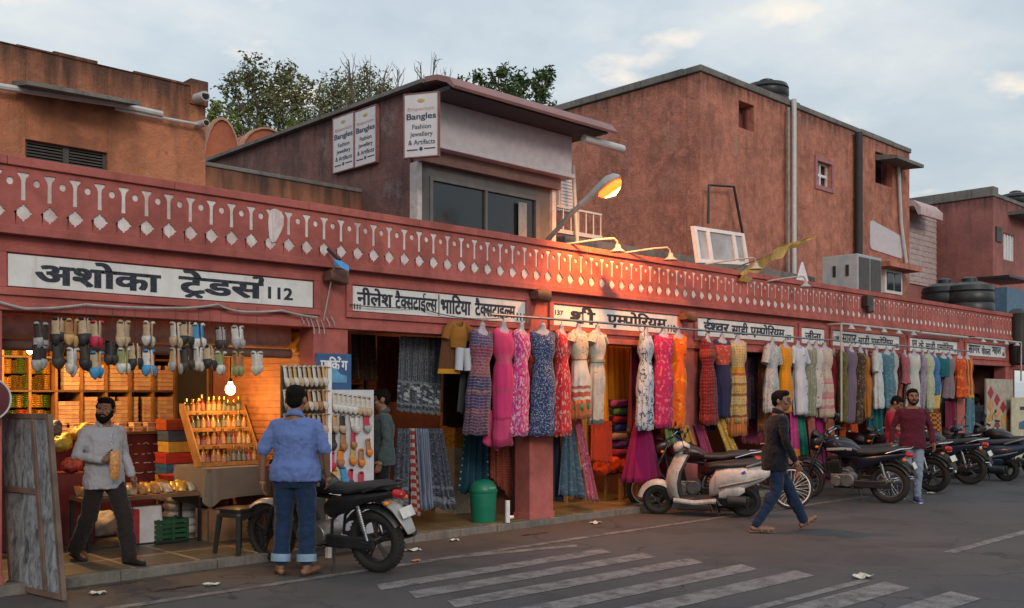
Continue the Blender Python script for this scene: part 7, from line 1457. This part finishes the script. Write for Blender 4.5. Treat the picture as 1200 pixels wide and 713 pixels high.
for sx_ in (-1, 0, 1):
    for sy_ in (-1, 1): mb.box(sx_ * (w / 2 - .02) - .015, sx_ * (w / 2 - .02) + .015, sy_ * (d / 2 + .002) - .008, sy_ * (d / 2 + .002) + .008, 0, h)
mb.box(-w / 2, w / 2, -d / 2, d / 2, 0, .004); mb.build('body', mat('dark_green_plastic', (.01, .06, .025), .5), cr, None)
# white stacked packs with a red tray
st = thing('pack_stack', 'tall white stack of wrapped packs topped by a red tray', 'stack', (G(226, 632, FZ).x + .12, y0 + .75, FZ)); mb = MB(); zt2 = P(226, 560, y0 + .75).z - FZ; n = 7
for k in range(n): z = zt2 * k / n; mb.loft([ell(0, 0, z + .004, .15, .13, 18, 4), ell(0, 0, z + .03, .175, .15, 18, 4), ell(0, 0, z + zt2 / n - .03, .175, .15, 18, 4), ell(0, 0, z + zt2 / n - .002, .15, .13, 18, 4)])
mb.build('wrap', m_bagw, st); mb = MB(); mb.loft([ell(0, 0, zt2, .2, .17, 20, 5), ell(0, 0, zt2 + .05, .22, .19, 20, 5)]); mb.build('tray', mat('red_tray', (.35, .03, .02), .5), st)
hb_ = thing('carry_bag', 'crumpled pale plastic bags on the floor behind the bearded man', 'bag', tuple(G(118, 640, FZ) + Vector((.3, .7, 0)))); mb = MB(); mb.ball((0, 0, .13), (.24, .16, .14)); mb.ball((.2, .05, .1), (.16, .14, .11)); remeshed('bag', mb, m_bagw, hb_, .02, 2, .08, .12)
# coloured box pile
cols = [(.02, .06, .16), (.4, .2, .03), (.03, .1, .2), (.35, .03, .02), (.45, .28, .05), (.05, .08, .14), (.32, .06, .02)]
x_, y_ = P(208, 545, 2.3).x, 2.3; z = FZ + .38
pd = thing('wooden_stand', 'plain stand under the pile of coloured boxes', 'stand', (x_, y_, FZ)); mb = MB(); mb.box(-.2, .2, -.16, .16, .34, .378); mb.build('top', m_wood, pd, None)
for sx_ in (-1, 1):
    for sy_ in (-1, 1): mb = MB(); mb.box(sx_ * .17 - .02, sx_ * .17 + .02, sy_ * .13 - .02, sy_ * .13 + .02, 0, .339); mb.build('leg', m_wood, pd, None)
for k, (c, nm) in enumerate(zip(cols, ('bottom navy', 'lower ochre', 'middle blue', 'middle red', 'yellow', 'upper navy', 'topmost brick red'))):
    h = .13; mb = MB(); mb.box(-.19, .19, -.14, .14, 0, h - .006); mb.box(-.194, .194, -.144, .144, h * .55, h - .007); o = mb.build('gift_box', mat('card_%d' % k, c, .5), None, None, bevel=.004, loc=(x_ + rnd.uniform(-.02, .02), y_, z)); tag(o, '%s box in the coloured pile beside the counter' % nm, 'box', 'coloured boxes in a pile'); z += h
# bottle rack on a cloth-covered table
ta = thing('display_table', 'table under a hanging grey cloth at the side of the first shop', 'table', (5.28, 1.4, FZ)); H0 = .78; mb = MB(); mb.box(-.36, .36, -.42, .42, H0 - .03, H0); mb.build('table_top', m_wood, ta, None)
for sx_ in (-1, 1):
    for sy_ in (-1, 1): mb = MB(); mb.box(sx_ * .32 - .02, sx_ * .32 + .02, sy_ * .38 - .02, sy_ * .38 + .02, 0, H0 - .031); mb.build('leg', m_wood, ta, None)
tcl = MB(); tcl.uv = []; nn = 60; rg = []
for (z, sc_, wv) in ((H0 + .006, .97, 0), (H0 + .004, 1.02, 0), (H0 - .1, 1.05, .012), (H0 - .26, 1.07, .022), (H0 - .36, 1.09, .03)):
    ring = []
    for k in range(nn):
        a_ = 2 * math.pi * k / nn; q = ell(0, 0, z, .37 * sc_, .43 * sc_, nn, 8)[k]; q = q + Vector((math.cos(a_), math.sin(a_), 0)) * wv * math.sin(9 * a_) + Vector((0, 0, (.05 * math.sin(4 * a_ + 1) if wv > .025 else 0))); ring.append(q); tcl.uv.append((k / nn * 3, z))
    rg.append(ring)
tcl.loft(rg, 0, True); o = tcl.build('tablecloth', F('grey_brown_cloth', (.2, .17, .14)), None, 60, loc=(5.28, 1.4, FZ)); tag(o, 'grey brown cloth draped over the bottle rack table', 'tablecloth')
rk = thing('bottle_rack', 'stepped orange rack of small gold bottles under the bulb', 'rack', (5.28, 1.35, FZ + H0 + .012)); m_rk = mat('orange_rack_wood', (.36, .17, .05), .6)
for k in range(4): mb = MB(); mb.box(-.35, .35, -.2 + .12 * k, -.08 + .12 * k, .185 * k, .185 * k + .02); mb.box(-.35, .35, -.2 + .12 * k, -.192 + .12 * k, .185 * k + .021, .185 * k + .045); mb.build('shelf', m_rk, rk, None)
for s_ in (-1, 1): mb = MB(); mb.prism([(-.21, 0), (-.07, 0), (.3, .6), (.3, .68), (.2, .68), (-.21, .06)], s_ * .352, s_ * .37, 'X'); mb.build('side_panel', m_rk, rk, None)
def bottle_proto(c, nm):
    mb = MB(); mb.lathe([(.024, 0), (.028, .01), (.028, .12), (.012, .145), (.012, .165)], 12, 0); mb.lathe([(.0285, .03), (.0285, .1)], 12, 1, cap=False); o = mb.build('perfume_bottle', [mat(nm, c, .2, .2, .2), mat(nm + '_label', tuple(min(1, q * 1.3 + .1) for q in c), .5)], None); mb = MB(); mb.lathe([(.016, .155), (.016, .19), (.004, .194)], 10); mb.build('cap', mat('gold_cap', (.6, .36, .1), .25, .9), o); return tag(o, 'small gold-capped bottle standing on the stepped orange rack', 'bottle', 'small bottles on the stepped rack')
bp = [bottle_proto(c, n_) for c, n_ in (((.3, .13, .03), 'amber_bottle'), ((.34, .2, .06), 'gold_bottle'), ((.18, .03, .03), 'red_bottle'), ((.07, .08, .05), 'green_bottle'))]; bu = set()
for k in range(4):
    for i in range(11):
        q = rnd.choice((0, 0, 1, 1, 2, 3)) if k else rnd.choice((0, 2, 3, 2)); o = bp[q] if q not in bu else dup(bp[q]); bu.add(q); o.scale = (1, 1, rnd.uniform(.72, 1.08)); o.rotation_euler = (rnd.uniform(-.08, .08), rnd.uniform(-.08, .08), 0); o.location = (5.28 - .31 + i * .062, 1.35 - .13 + .12 * k, FZ + H0 + .012 + .185 * k + .021)
ctn = thing('cardboard_carton', 'brown cardboard carton and sack under the bottle table', 'carton', (5.2, 1.15, FZ), R(8)); mb = MB(); mb.box(-.24, .24, -.2, .2, 0, .34); mb.build('box', mat('kraft_card', (.26, .15, .08), .8), ctn, None, bevel=.006); mb = MB(); mb.box(-.235, .235, -.36, -.202, .337, .343, M=Matrix.Rotation(R(-6), 4, 'X')); mb.build('flap', mat('kraft_card', (.26, .15, .08), .8), ctn, None)
# black plastic stool
q = G(292, 650, FZ); st = thing('plastic_stool', 'black plastic stool at the kerb behind the man in blue', 'stool', (q.x, q.y + .2, FZ), R(15)); mb = MB(); mb.loft([ell(0, 0, .4, .15, .15, 20, 5), ell(0, 0, .44, .155, .155, 20, 5), ell(0, 0, .45, .14, .14, 20, 5)]); mb.loft([ell(0, 0, .36, .16, .16, 20, 5), ell(0, 0, .4, .155, .155, 20, 5)]); mb.build('seat', m_black, st)
for sx_ in (-1, 1):
    for sy_ in (-1, 1): mb = MB(); mb.tube([(sx_ * .13, sy_ * .13, .38), (sx_ * .165, sy_ * .165, 0)], [.03, .022], 8); mb.build('leg', m_black, st)
# ------------------------------------------------ hanging shoes at the first lintel
def shoe_v(mb, L, mi=0, mu=1):   # a slipper hanging by the heel: long axis down -z, sole to the back (+y)
    prof = [(0, .018), (-.05, .03), (-.2, .035), (-.42, .032), (-.68, .042), (-.82, .04), (-.94, .027), (-1.02, .006)]
    mb.loft([[Vector((w * math.cos(a), .012 * math.sin(a) + .012, z * L)) for a in [2 * math.pi * k / 12 for k in range(12)]] for z, w in prof], mi)
    rg = []
    for z, w, h in ((-.6, .041, .014), (-.64, .043, .026), (-.76, .045, .032), (-.88, .037, .027), (-.97, .022, .016), (-1.04, .006, .008)): rg.append([Vector((w * math.cos(a), -h * math.sin(a) + .008, z * L)) for a in [math.pi * k / 10 for k in range(11)]])
    mb.loft(rg, mu, False, False)
    rg = [[Vector((w * math.cos(a), -h * math.sin(a) + .01, z * L)) for a in [math.pi * k / 8 for k in range(9)]] for z, w, h in ((.02, .015, .02), (-.06, .026, .035), (-.12, .022, .014))]; mb.loft(rg, mu, False, False)
shc = {k: mat('shoe_' + k, c, .6, var=.3, scale=40) for k, c in dict(black=(.015, .014, .014), dark=(.035, .025, .02), white=(.5, .48, .46), gold=(.42, .26, .1), red=(.4, .015, .05), blue=(.04, .22, .42), beige=(.38, .28, .18), grey=(.28, .27, .27), green=(.22, .24, .1), tan=(.3, .13, .05), silver=(.45, .42, .38), orange=(.55, .17, .02), yellow=(.6, .36, .04), pink=(.5, .08, .18)).items()}
def shoe_string(u, vs, cols_, label, v0=366):
    yy = -.06; q = P(u, v0, yy); t_ = thing('hanging_shoes', label, 'shoes', q, rnd.uniform(-.3, .3), 'shoe pairs hanging on strings under the first lintel'); sc_ = 12.2 / 1149; zl = P(u, vs[-1], yy).z - q.z
    mb = MB(); mb.tube([(0, 0, .06), (0, 0, zl * .5), (.002, 0, zl + .02)], .002, 5); mb.build('string', m_wire, t_)
    for k, v in enumerate(vs):
        z = P(u, v, yy).z - q.z; ca, cb = cols_[k]
        for s_ in (-1, 1):
            mb = MB(); shoe_v(mb, rnd.uniform(.215, .245)); o = mb.build('shoe', [shc['tan' if ca == cb == 'black' and k % 2 else 'beige' if ca == cb else ca], shc[cb]], t_, 60); o.location = (s_ * .043, s_ * .012, z); o.rotation_euler = (rnd.uniform(-.1, .1), s_ * rnd.uniform(.0, .12), s_ * rnd.uniform(.2, 1.2)); sl = o.modifiers.new('t', 'SOLIDIFY'); sl.thickness = .003
    return t_
for a in ((48, (378, 402), (('dark', 'grey'), ('black', 'grey')), 'dark string of worn grey and black shoes, leftmost'), (70, (372, 400), (('black', 'black'), ('black', 'dark')), 'all black shoes right of the leftmost string'), (86, (374, 408), (('tan', 'gold'), ('white', 'silver')), 'gold studded slippers over a white pair'), (101, (372, 402), (('black', 'black'), ('dark', 'black')), 'black shoes between the gold and the red slippers'), (114, (376, 412), (('red', 'red'), ('blue', 'blue')), 'red slippers over a bright blue pair'), (132, (398,), (('black', 'dark'),), 'single black pair left of the beige slippers'), (146, (376, 408), (('beige', 'beige'), ('green', 'white')), 'beige slippers over a green and white pair'), (158, (402,), (('black', 'black'),), 'single black pair right of the beige slippers'), (175, (377, 410), (('silver', 'silver'), ('white', 'blue')), 'silver slippers over a pale blue pair'), (206, (378, 408), (('silver', 'beige'), ('beige', 'grey')), 'silver and beige slippers over a grey pair'), (220, (377, 406), (('black', 'black'), ('black', 'dark')), 'black shoes beside the blue and white ones'), (233, (379, 407), (('blue', 'white'), ('white', 'silver')), 'blue slippers over a white pair, centre of the row'), (246, (405,), (('black', 'black'),), 'single black pair left of the green slippers'), (259, (383, 412), (('grey', 'dark'), ('green', 'white')), 'grey slippers over a green pair above the bulb'), (279, (382, 412), (('white', 'grey'), ('tan', 'green')), 'white slippers over a patterned tan pair by the bulb'), (301, (412,), (('white', 'silver'),), 'single white pair at the right end of the row')): shoe_string(*a[:3], a[3])
# ------------------------------------------------ shoe stand in front of the first pier
YB_ = -.28; sb = thing('shoe_stand', 'white shoe display stand of two boards and a post before the pier', 'display stand'); m_bd = mat('grey_white_board', (.5, .5, .54), .6, var=.1)
a, b = P(389, 457, YB_), P(438, 600, YB_); mb = MB(); mb.box(a.x, b.x, YB_, YB_ + .025, max(.12, FZ + .02), a.z); mb.build('right_board', m_bd, sb, None)
c, d = P(331, 430, YB_ - .12), P(383, 545, YB_ - .12); mb = MB(); mb.box(c.x, d.x, YB_ - .1, YB_ - .08, .3, P(360, 427, YB_).z - .02); mb.build('left_board', mat('brown_backing', (.1, .075, .055), .7), sb, None)
pz = P(386, 424, YB_ - .1).z; px0 = P(385, 500, YB_ - .1).x; mb = MB(); mb.box(px0 - .02, px0 + .025, YB_ - .12, YB_ - .07, .02, pz); mb.build('post', m_white, sb, None)
for k, v in enumerate((430, 458, 486)): z = P(358, v, YB_ - .12).z; mb = MB(); mb.cyl((c.x, YB_ - .13, z), (px0, YB_ - .13, z), .006, seg=6); mb.build('wire_rail', m_steel, sb)
def stand_shoe(loc, L, ca, cb, label, group, rot=(0, 0, 0)):
    mb = MB(); shoe_v(mb, L); o = mb.build('display_shoe', [shc[ca], shc[cb]], None, 60, loc=loc); o.rotation_euler = rot; s = o.modifiers.new('t', 'SOLIDIFY'); s.thickness = .003; return tag(o, label, 'shoe', group)
for r_, (v, cs) in enumerate(((429, ('silver', 'beige', 'gold')), (457, ('silver', 'beige', 'tan')), (485, ('beige', 'grey', 'tan')))):
    for k in range(9):
        u = 335 + k * 5.6; q = P(u, v, YB_ - .14); stand_shoe(q, .21, cs[k % 3], cs[(k + 1) % 3] if r_ else cs[k % 2], ('pale pointed slipper in the top row of the left stand', 'beige pointed slipper in the middle row of the left stand', 'tan pointed slipper in the bottom row of the left stand')[r_], ('top slipper row of the left stand', 'middle slipper row of the left stand', 'bottom slipper row of the left stand')[r_], (R(-14), R(12), R(30)))
for k in range(8): q = P(393 + k * 5.6, 460 + k * .8, YB_ - .03); stand_shoe(q, .2, 'silver', 'white' if k < 5 else 'beige', 'white slipper in the top row of the right board', 'white slippers along the top of the right board', (R(-6), 0, R(10)))
for k, (u, v, ca, cb, lb) in enumerate(((393, 486, 'gold', 'beige', 'gold pair under the white slippers, leftmost'), (402, 486, 'black', 'beige', 'black and beige pair in the second row'), (413, 487, 'white', 'grey', 'grey and white pair in the second row'), (420, 487, 'white', 'silver', 'white slipper right of the grey pair'), (429, 486, 'red', 'grey', 'red edged slipper at the right of the second row'), (390, 506, 'black', 'dark', 'black slipper low on the left of the right board'), (403, 507, 'tan', 'tan', 'brown slipper under the black pair'), (415, 505, 'red', 'tan', 'red and brown slipper in mid board'), (432, 514, 'tan', 'orange', 'tan slipper near the right edge of the board'), (400, 526, 'orange', 'tan', 'orange slipper above the yellow ones'), (415, 524, 'gold', 'orange', 'gold slipper above the purple one'), (424, 526, 'tan', 'orange', 'brown tilted slipper near the red one'), (390, 530, 'pink', 'red', 'pink slipper at the left edge of the board'), (393, 550, 'yellow', 'yellow', 'bright yellow slipper low on the board'), (402, 547, 'blue', 'blue', 'bright blue slipper low on the board'), (412, 550, 'red', 'dark', 'dark red slipper low on the board'), (424, 553, 'red', 'red', 'bright red slipper near the bottom of the board'))):
    q = P(u, v, YB_ - .03); stand_shoe(q, .19, ca, cb, lb, None, (R(-6), R(rnd.uniform(-10, 10)), R(rnd.uniform(-15, 20))))
# parking sign
q0, q1 = P(370, 414, -.03), P(411, 462, -.03); pk_ = thing('parking_sign', 'blue parking sign with white Hindi lettering and a pale car shape', 'sign'); mb = MB(); mb.box(q0.x, q1.x, -.04, -.02, q1.z, q0.z); mb.build('sign_board', mat('faded_blue_sign', (.03, .09, .22), .5, var=.25, scale=6), pk_, None)
V_ = word(['पािक', '^r', 'ंग'], .01); put_text('lettering', V_, pk_, m_white, q0.x + .05, q1.x - .05, q0.z - .17, q0.z - .03, -.042, heavy=.02)
mb = MB(); w = (q1.x - q0.x); cz = q1.z + .17; mb.prism([(q0.x + .08, cz - .05), (q1.x - .06, cz - .05), (q1.x - .06, cz + .02), (q1.x - .14, cz + .04), (q1.x - .2, cz + .1), (q0.x + .2, cz + .1), (q0.x + .12, cz + .03), (q0.x + .08, cz + .02)], -.046, -.0405, 'Y'); mb.build('car_symbol', mat('pale_blue_symbol', (.1, .28, .46), .5), pk_, None)
# ------------------------------------------------ green bin, pipe stub, leaning board, red disc
q = G(576, 613, FZ); gb = thing('dustbin', 'green plastic swing-top dustbin beside the pink pier', 'dustbin', (q.x, q.y + .15, FZ)); m_gr = mat('green_bin_plastic', (.008, .17, .1), .42, var=.12, scale=4); mb = MB(); mb.lathe([(.145, 0), (.15, .01), (.168, .37), (.168, .375)], 32); mb.build('bin_body', m_gr, gb); mb = MB(); mb.lathe([(.172, .365), (.178, .375), (.178, .4), (.168, .405), (.162, .44), (.13, .49), (.08, .52), (.001, .53)], 32); lid = mb.build('lid', m_gr, gb); mb = MB(); mb.box(-.05, .05, -.168, -.15, .42, .44); mb.build('flap_handle', mat('pale_green_label', (.2, .34, .28), .5), lid, None)
q = G(598, 613, FZ); pst = thing('pipe_stub', 'short white pipe leg between the dustbin and the pier', 'pipe', (q.x, q.y + .05, FZ)); mb = MB(); mb.cyl((0, 0, 0), (0, 0, .27), .03); mb.cyl((0, 0, .06), (.09, 0, .06), .022); mb.build('pipe', m_white, pst)
lb_ = thing('leaning_panel', 'paint-stained grey wooden door panel leaning at the left pier', 'panel'); p00, p10 = G(16, 691), G(79, 705); hgt = 1.52; ax_ = (p10 - p00); wd = ax_.length; ax_.normalize(); lean_dir = Vector((ax_.y, -ax_.x, 0)); lean_dir = lean_dir if lean_dir.x > 0 else -lean_dir
upv = (Vector((0, 0, 1)) - ax_ * .2 + lean_dir * .03).normalized(); nrm = ax_.cross(upv).normalized()
ML = Matrix(((ax_.x, nrm.x, upv.x, p00.x), (ax_.y, nrm.y, upv.y, p00.y), (ax_.z, nrm.z, upv.z, .01), (0, 0, 0, 1)))
t = MT('paint_stained_board'); o = t.tc('Object'); n = t.noise(t.mapping(o, (6, 6, 2.6)), 2.2, 8, .68, .9); n2 = t.noise(o, 9, 6, .7); cc = t.ramp(n, [(.33, (.03, .035, .04)), (.5, (.19, .21, .23)), (.68, (.36, .38, .4))]); cc = t.mix(t.ramp(n2, [(.55, 0.0), (.7, .7)]), cc, (.05, .045, .045)); m_stain = t.done(cc, .75)
m_frame = mat('brown_grey_frame', (.13, .085, .065), .75, var=.4, scale=6)
mb = MB(); mb.box(.045, wd - .045, .012, .028, .05, hgt - .045, M=ML); mb.build('board', m_stain, lb_, None)
for nm, q in (('stile', (0, .045, 0, .04, 0, hgt)), ('stile', (wd - .045, wd, 0, .04, 0, hgt)), ('mid_stile', (wd * .66, wd * .66 + .05, -.006, .046, .051, hgt - .046)), ('rail', (.046, wd - .046, 0, .04, 0, .05)), ('rail', (.046, wd - .046, 0, .04, hgt - .045, hgt)), ('rail', (.046, wd * .66 - .001, -.006, .046, hgt * .55, hgt * .55 + .05))): mb = MB(); mb.box(*q, M=ML); mb.build(nm, m_frame, lb_, None, bevel=.004)
q = P(-14, 468, -.14); rd = thing('round_disc', 'dark red round disc with a pale rim hanging at the left edge', 'disc', q); mb = MB(); mb.lathe([(.001, -.03), (.15, -.02), (.165, 0), (.15, .015), (.001, .015)], 36, 0, (0, 0, 0), 'Y'); mb.build('disc', mat('dark_red_enamel', (.09, .012, .016), .4), rd); mb = MB(); mb.torus((0, 0, 0), .17, .009, 'Y', 40, 8); mb.build('rim', m_pvc, rd); mb = MB(); mb.tube([(0, 0, .17), (0, .06, .3), (0, .11, .36)], .006, 6); mb.build('hook', m_black, rd)
# ------------------------------------------------ cloth shelves in the garment shops
cc_ = [(.2, .03, .03), (.35, .2, .05), (.04, .05, .14), (.3, .08, .12), (.08, .12, .1), (.3, .25, .2), (.12, .02, .06), (.4, .12, .03), (.1, .1, .16)]
fold = []
for k, c in enumerate(cc_):
    mb = MB()
    for j in range(4): mb.loft([[Vector((-.16, y_, z_)) for y_, z_ in pr] for pr in ([(-.13, .0 + j * .05), (-.15, .02 + j * .05), (-.13, .042 + j * .05), (.13, .042 + j * .05), (.13, j * .05)],)] + [[Vector((.16 + .006 * (j % 2), y_, z_)) for y_, z_ in ((-.13, .0 + j * .05), (-.15, .02 + j * .05), (-.13, .042 + j * .05), (.13, .042 + j * .05), (.13, j * .05))]])
    fold.append(mb.build('folded_cloth', [F('folded_%d' % k, c, [dict(k='stripe', dir='Y', s=8, t=.7, c=tuple(min(1, q * 1.7) for q in c))])], None, 60))
fu = set()
def cloth_shelf(x0, x1, which, y=3.5):
    s_ = thing('cloth_shelf', 'wooden cloth shelf along the back of the %s shop' % which, 'shelf'); mb = MB(); zs = [.5, .95, 1.4, 1.85]
    for z in zs: mb.box(x0, x1, y, 3.98, z - .03, z)
    mb.build('shelf_board', m_wood, s_, None); n = int((x1 - x0) / .4)
    for x_ in (x0, (x0 + x1) / 2, x1): mb = MB(); mb.box(x_ - .02, x_ + .02, y + .01, 3.97, FZ, 2.3); mb.build('upright', m_wood, s_, None)
    for z in zs:
        for k in range(n):
            i = rnd.randrange(9); o = fold[i] if i not in fu else fold[i].copy()
            if i in fu: COL.objects.link(o)
            fu.add(i); o.location = (x0 + .2 + k * (x1 - x0 - .3) / max(1, n - 1) + .0, y + .2, z + .002); tag(o, 'pile of folded cloth on the back shelf of the %s shop' % which, 'folded cloth', 'folded cloth piles in the %s shop' % which)
cloth_shelf(6.1, 8.7, 'second'); cloth_shelf(9.3, 11.9, 'third'); cloth_shelf(12.5, 15.0, 'fourth'); cloth_shelf(16.7, 19.2, 'sixth')
for i, f_ in enumerate(fold):
    if i not in fu: bpy.data.objects.remove(f_)
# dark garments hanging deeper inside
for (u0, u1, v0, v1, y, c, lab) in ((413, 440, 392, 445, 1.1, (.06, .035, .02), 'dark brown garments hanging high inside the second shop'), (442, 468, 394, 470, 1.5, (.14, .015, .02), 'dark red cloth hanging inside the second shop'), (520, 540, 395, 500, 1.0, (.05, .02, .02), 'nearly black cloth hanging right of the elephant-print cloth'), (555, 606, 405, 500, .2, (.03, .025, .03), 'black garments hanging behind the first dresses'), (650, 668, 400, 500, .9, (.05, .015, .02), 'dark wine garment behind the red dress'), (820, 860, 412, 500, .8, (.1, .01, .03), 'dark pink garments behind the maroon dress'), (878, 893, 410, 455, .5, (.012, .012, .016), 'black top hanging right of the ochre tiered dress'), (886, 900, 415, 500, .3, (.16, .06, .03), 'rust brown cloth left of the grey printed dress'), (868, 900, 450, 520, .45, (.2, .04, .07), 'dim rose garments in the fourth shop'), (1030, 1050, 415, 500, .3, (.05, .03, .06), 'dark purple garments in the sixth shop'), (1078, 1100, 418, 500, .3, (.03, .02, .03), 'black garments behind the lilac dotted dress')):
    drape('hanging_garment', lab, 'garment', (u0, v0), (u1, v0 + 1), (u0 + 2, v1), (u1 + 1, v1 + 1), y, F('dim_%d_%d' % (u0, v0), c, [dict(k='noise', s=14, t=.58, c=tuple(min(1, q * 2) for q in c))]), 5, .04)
gc = thing('glass_case', 'amber-lit case of gold trinkets behind the charcoal trousers', 'display case'); a, b = P(533, 484, 1.1), P(547, 524, 1.1); mb = MB(); mb.box(a.x, b.x + .1, 1.1, 1.4, b.z, a.z); mb.build('case', mat('amber_trinkets', (.6, .33, .05), .4, .3, .7, 40), gc, None); mb = MB(); mb.box(a.x - .05, b.x + .15, 1.05, 1.45, FZ, b.z - .002); mb.build('base', mat('cream_cloth_base', (.4, .35, .27), .8), gc, None)
# third shop: wooden stools, cloth heap, coloured cloth pile
for (u, v, lab) in ((678, 588, 'left wooden stool in the third shop'), (741, 586, 'right wooden stool in the third shop')):
    q = G(u, v, FZ); w_ = thing('wooden_bench', lab, 'stool', (q.x, q.y + .2, FZ), R(10)); mb = MB(); mb.box(-.3, .3, -.16, .16, .36, .4); mb.build('seat', m_wood, w_, None, bevel=.006)
    for sx_ in (-1, 1):
        for sy_ in (-1, 1): mb = MB(); mb.box(sx_ * .26 - .022, sx_ * .26 + .022, sy_ * .12 - .022, sy_ * .12 + .022, 0, .359); mb.build('leg', mat('yellow_wood', (.33, .19, .07), .6), w_, None)
q = P(716, 540, .75); hp_ = thing('cloth_heap', 'bright orange-red cloth heaped on a stool in the third shop', 'cloth heap', (q.x, .75, q.z - .1)); mb = MB(); mb.ball((0, 0, .05), (.3, .2, .12)); mb.ball((.2, 0, .12), (.16, .16, .12)); mb.ball((-.22, -.02, .0), (.14, .14, .1)); remeshed('cloth', mb, F('flame_heap', (.75, .07, .015)), hp_, .02, 2, .12, .12)
for k, (c, nm) in enumerate((((.3, .03, .12), 'crimson'), ((.12, .05, .25), 'violet'), ((.5, .3, .25), 'pale pink'), ((.03, .05, .25), 'blue'), ((.35, .02, .05), 'red'), ((.1, .2, .08), 'green'), ((.3, .05, .2), 'purple topmost'))):
    q = P(728, 530 - k * 9.5, .7); mb = MB(); mb.loft([xsec(x_, 0, 0, w_, h_, 14, 3.5) for x_, w_, h_ in ((-.21, .1, .03), (-.19, .14, .05), (0, .15, .055), (.19, .14, .05), (.21, .1, .03))]); o = mb.build('cloth_roll', F('pile_%d' % k, c, [dict(s=16, t=.3, c=tuple(min(1, a_ * 2.2 + .03) for a_ in c))]), None, 80, loc=(q.x + rnd.uniform(-.04, .04), .7, q.z)); d_ = o.modifiers.new('d', 'DISPLACE'); d_.texture = bpy.data.textures['wrinkle_0.120']; d_.strength = .05; tag(o, '%s bundle in the coloured cloth pile of the third shop' % nm, 'cloth bundle', 'coloured cloth pile')
# ------------------------------------------------ right end boards
pt = thing('pattern_board', 'tall cream board with red and orange lozenges by the far doorway', 'board'); a, b = P(1156, 444, -.15), P(1187, 512, -.15); mb = MB(); mb.box(a.x, b.x, -.15, -.11, .1, a.z); mb.build('board', mat('cream_board', (.34, .3, .24), .7), pt, None); mb = MB()
lz = [mat('lozenge_red', (.32, .012, .03), .6), mat('lozenge_orange', (.5, .22, .05), .6), mat('lozenge_brown', (.16, .04, .02), .6)]
w_ = (b.x - a.x); s_ = w_ / 5
for c_ in range(4):
    for r_ in range(3):
        cx, cz = a.x + w_ * (.15 + .233 * c_), a.z - .32 - .17 * c_ - .3 * r_; mb.prism([(cx - w_ * .115, cz), (cx, cz - .15), (cx + w_ * .115, cz), (cx, cz + .15)], -.156, -.1505, 'Y', (0, 1, 2)[(r_) % 3] if c_ % 2 else (0, 1, 1)[r_ % 3])
mb.build('lozenge', lz, pt, None)
po = thing('poster_board', 'cream poster board with a blue car picture, cut by the right border', 'poster'); a, b = P(1186, 466, -.3), P(1215, 522, -.3); mb = MB(); mb.box(a.x, b.x, -.3, -.27, .1, a.z); mb.build('board', mat('cream_poster', (.46, .42, .3), .6), po, None)
mb = MB(); c_x = P(1197, 490, -.3).x; mb.loft([ell(0, 0, 0, 1, 1)]) if 0 else mb.prism([(c_x - .2, a.z - .75), (c_x - .15, a.z - .6), (c_x + .2, a.z - .55), (c_x + .5, a.z - .62), (c_x + .5, a.z - .8)], -.306, -.3005, 'Y'); mb.build('picture', mat('blue_picture', (.05, .1, .2), .5), po, None)
mb = MB()
for k in range(3): mb.box(c_x - .2, c_x + .45, -.305, -.3005, a.z - 1.0 - .13 * k, a.z - .94 - .13 * k)
mb.box(c_x - .1, c_x + .4, -.305, -.3005, a.z - .3, a.z - .22); mb.build('print_line', m_let, po, None)

# more stock in the first shop: hanging gold strands and colourful bundles left of the counter
def strand(label, x, y, z, n, m):
    t_ = thing('bangle_strand', label, 'bangles', (x, y, z), 0, 'strands of bangles hanging from the ceiling of the first shop'); mb = MB(); mb.tube([(0, 0, 0), (.003, 0, -.05 * n - .05)], .003, 5); mb.build('cord', m_wire, t_)
    mb = MB()
    for k in range(n): mb.torus((0, .0, -.06 - .05 * k), .03, .009, 'Y' if k % 2 else 'X', 14, 6)
    mb.build('bangles', m, t_)
gm = [mat('gold_bangles', (.5, .28, .06), .25, .7, .4, 30), mat('copper_bangles', (.45, .1, .03), .25, .7, .4, 30), mat('dark_gold_bangles', (.16, .1, .03), .25, .7, .4, 30)]
for k in range(22): strand('strand of shiny bangles hanging inside the first shop', 2.75 + .125 * k + rnd.uniform(-.03, .03), 2.2 + .5 * (k % 3), 2.62, rnd.choice((5, 6, 8, 9)), gm[k % 3])
for k, (u, v, y, c, nm) in enumerate(((72, 520, 1.9, (.35, .3, .05), 'yellow-green'), (95, 508, 2.0, (.5, .3, .06), 'golden'), (108, 528, 1.9, (.45, .2, .05), 'orange'), (84, 545, 1.8, (.3, .05, .04), 'red'), (60, 505, 2.1, (.04, .05, .12), 'navy'), (118, 505, 2.2, (.5, .4, .25), 'cream'))):
    q = P(u, v, y); t_ = thing('gift_bundle', '%s wrapped bundle on the side table left of the bearded man' % nm, 'bundle', q); mb = MB(); mb.ball((0, 0, 0), (.11, .1, .085), 14, 9); mb.ball((.05, .02, .06), (.07, .07, .05), 12, 8); remeshed('wrap', mb, mat('bundle_%d' % k, c, .5, .1, .4, 25), t_, .014, 2, .05, .06)
sd2 = thing('side_table', 'dark red side counter under the wrapped bundles at the left', 'table'); a, b = P(40, 560, 1.75), P(112, 560, 1.75); mb = MB(); mb.box(a.x - .3, b.x, 1.75, 2.3, FZ, P(84, 556, 1.75).z); mb.build('body', mat('dark_red_counter', (.11, .012, .016), .5), sd2, None, bevel=.01)
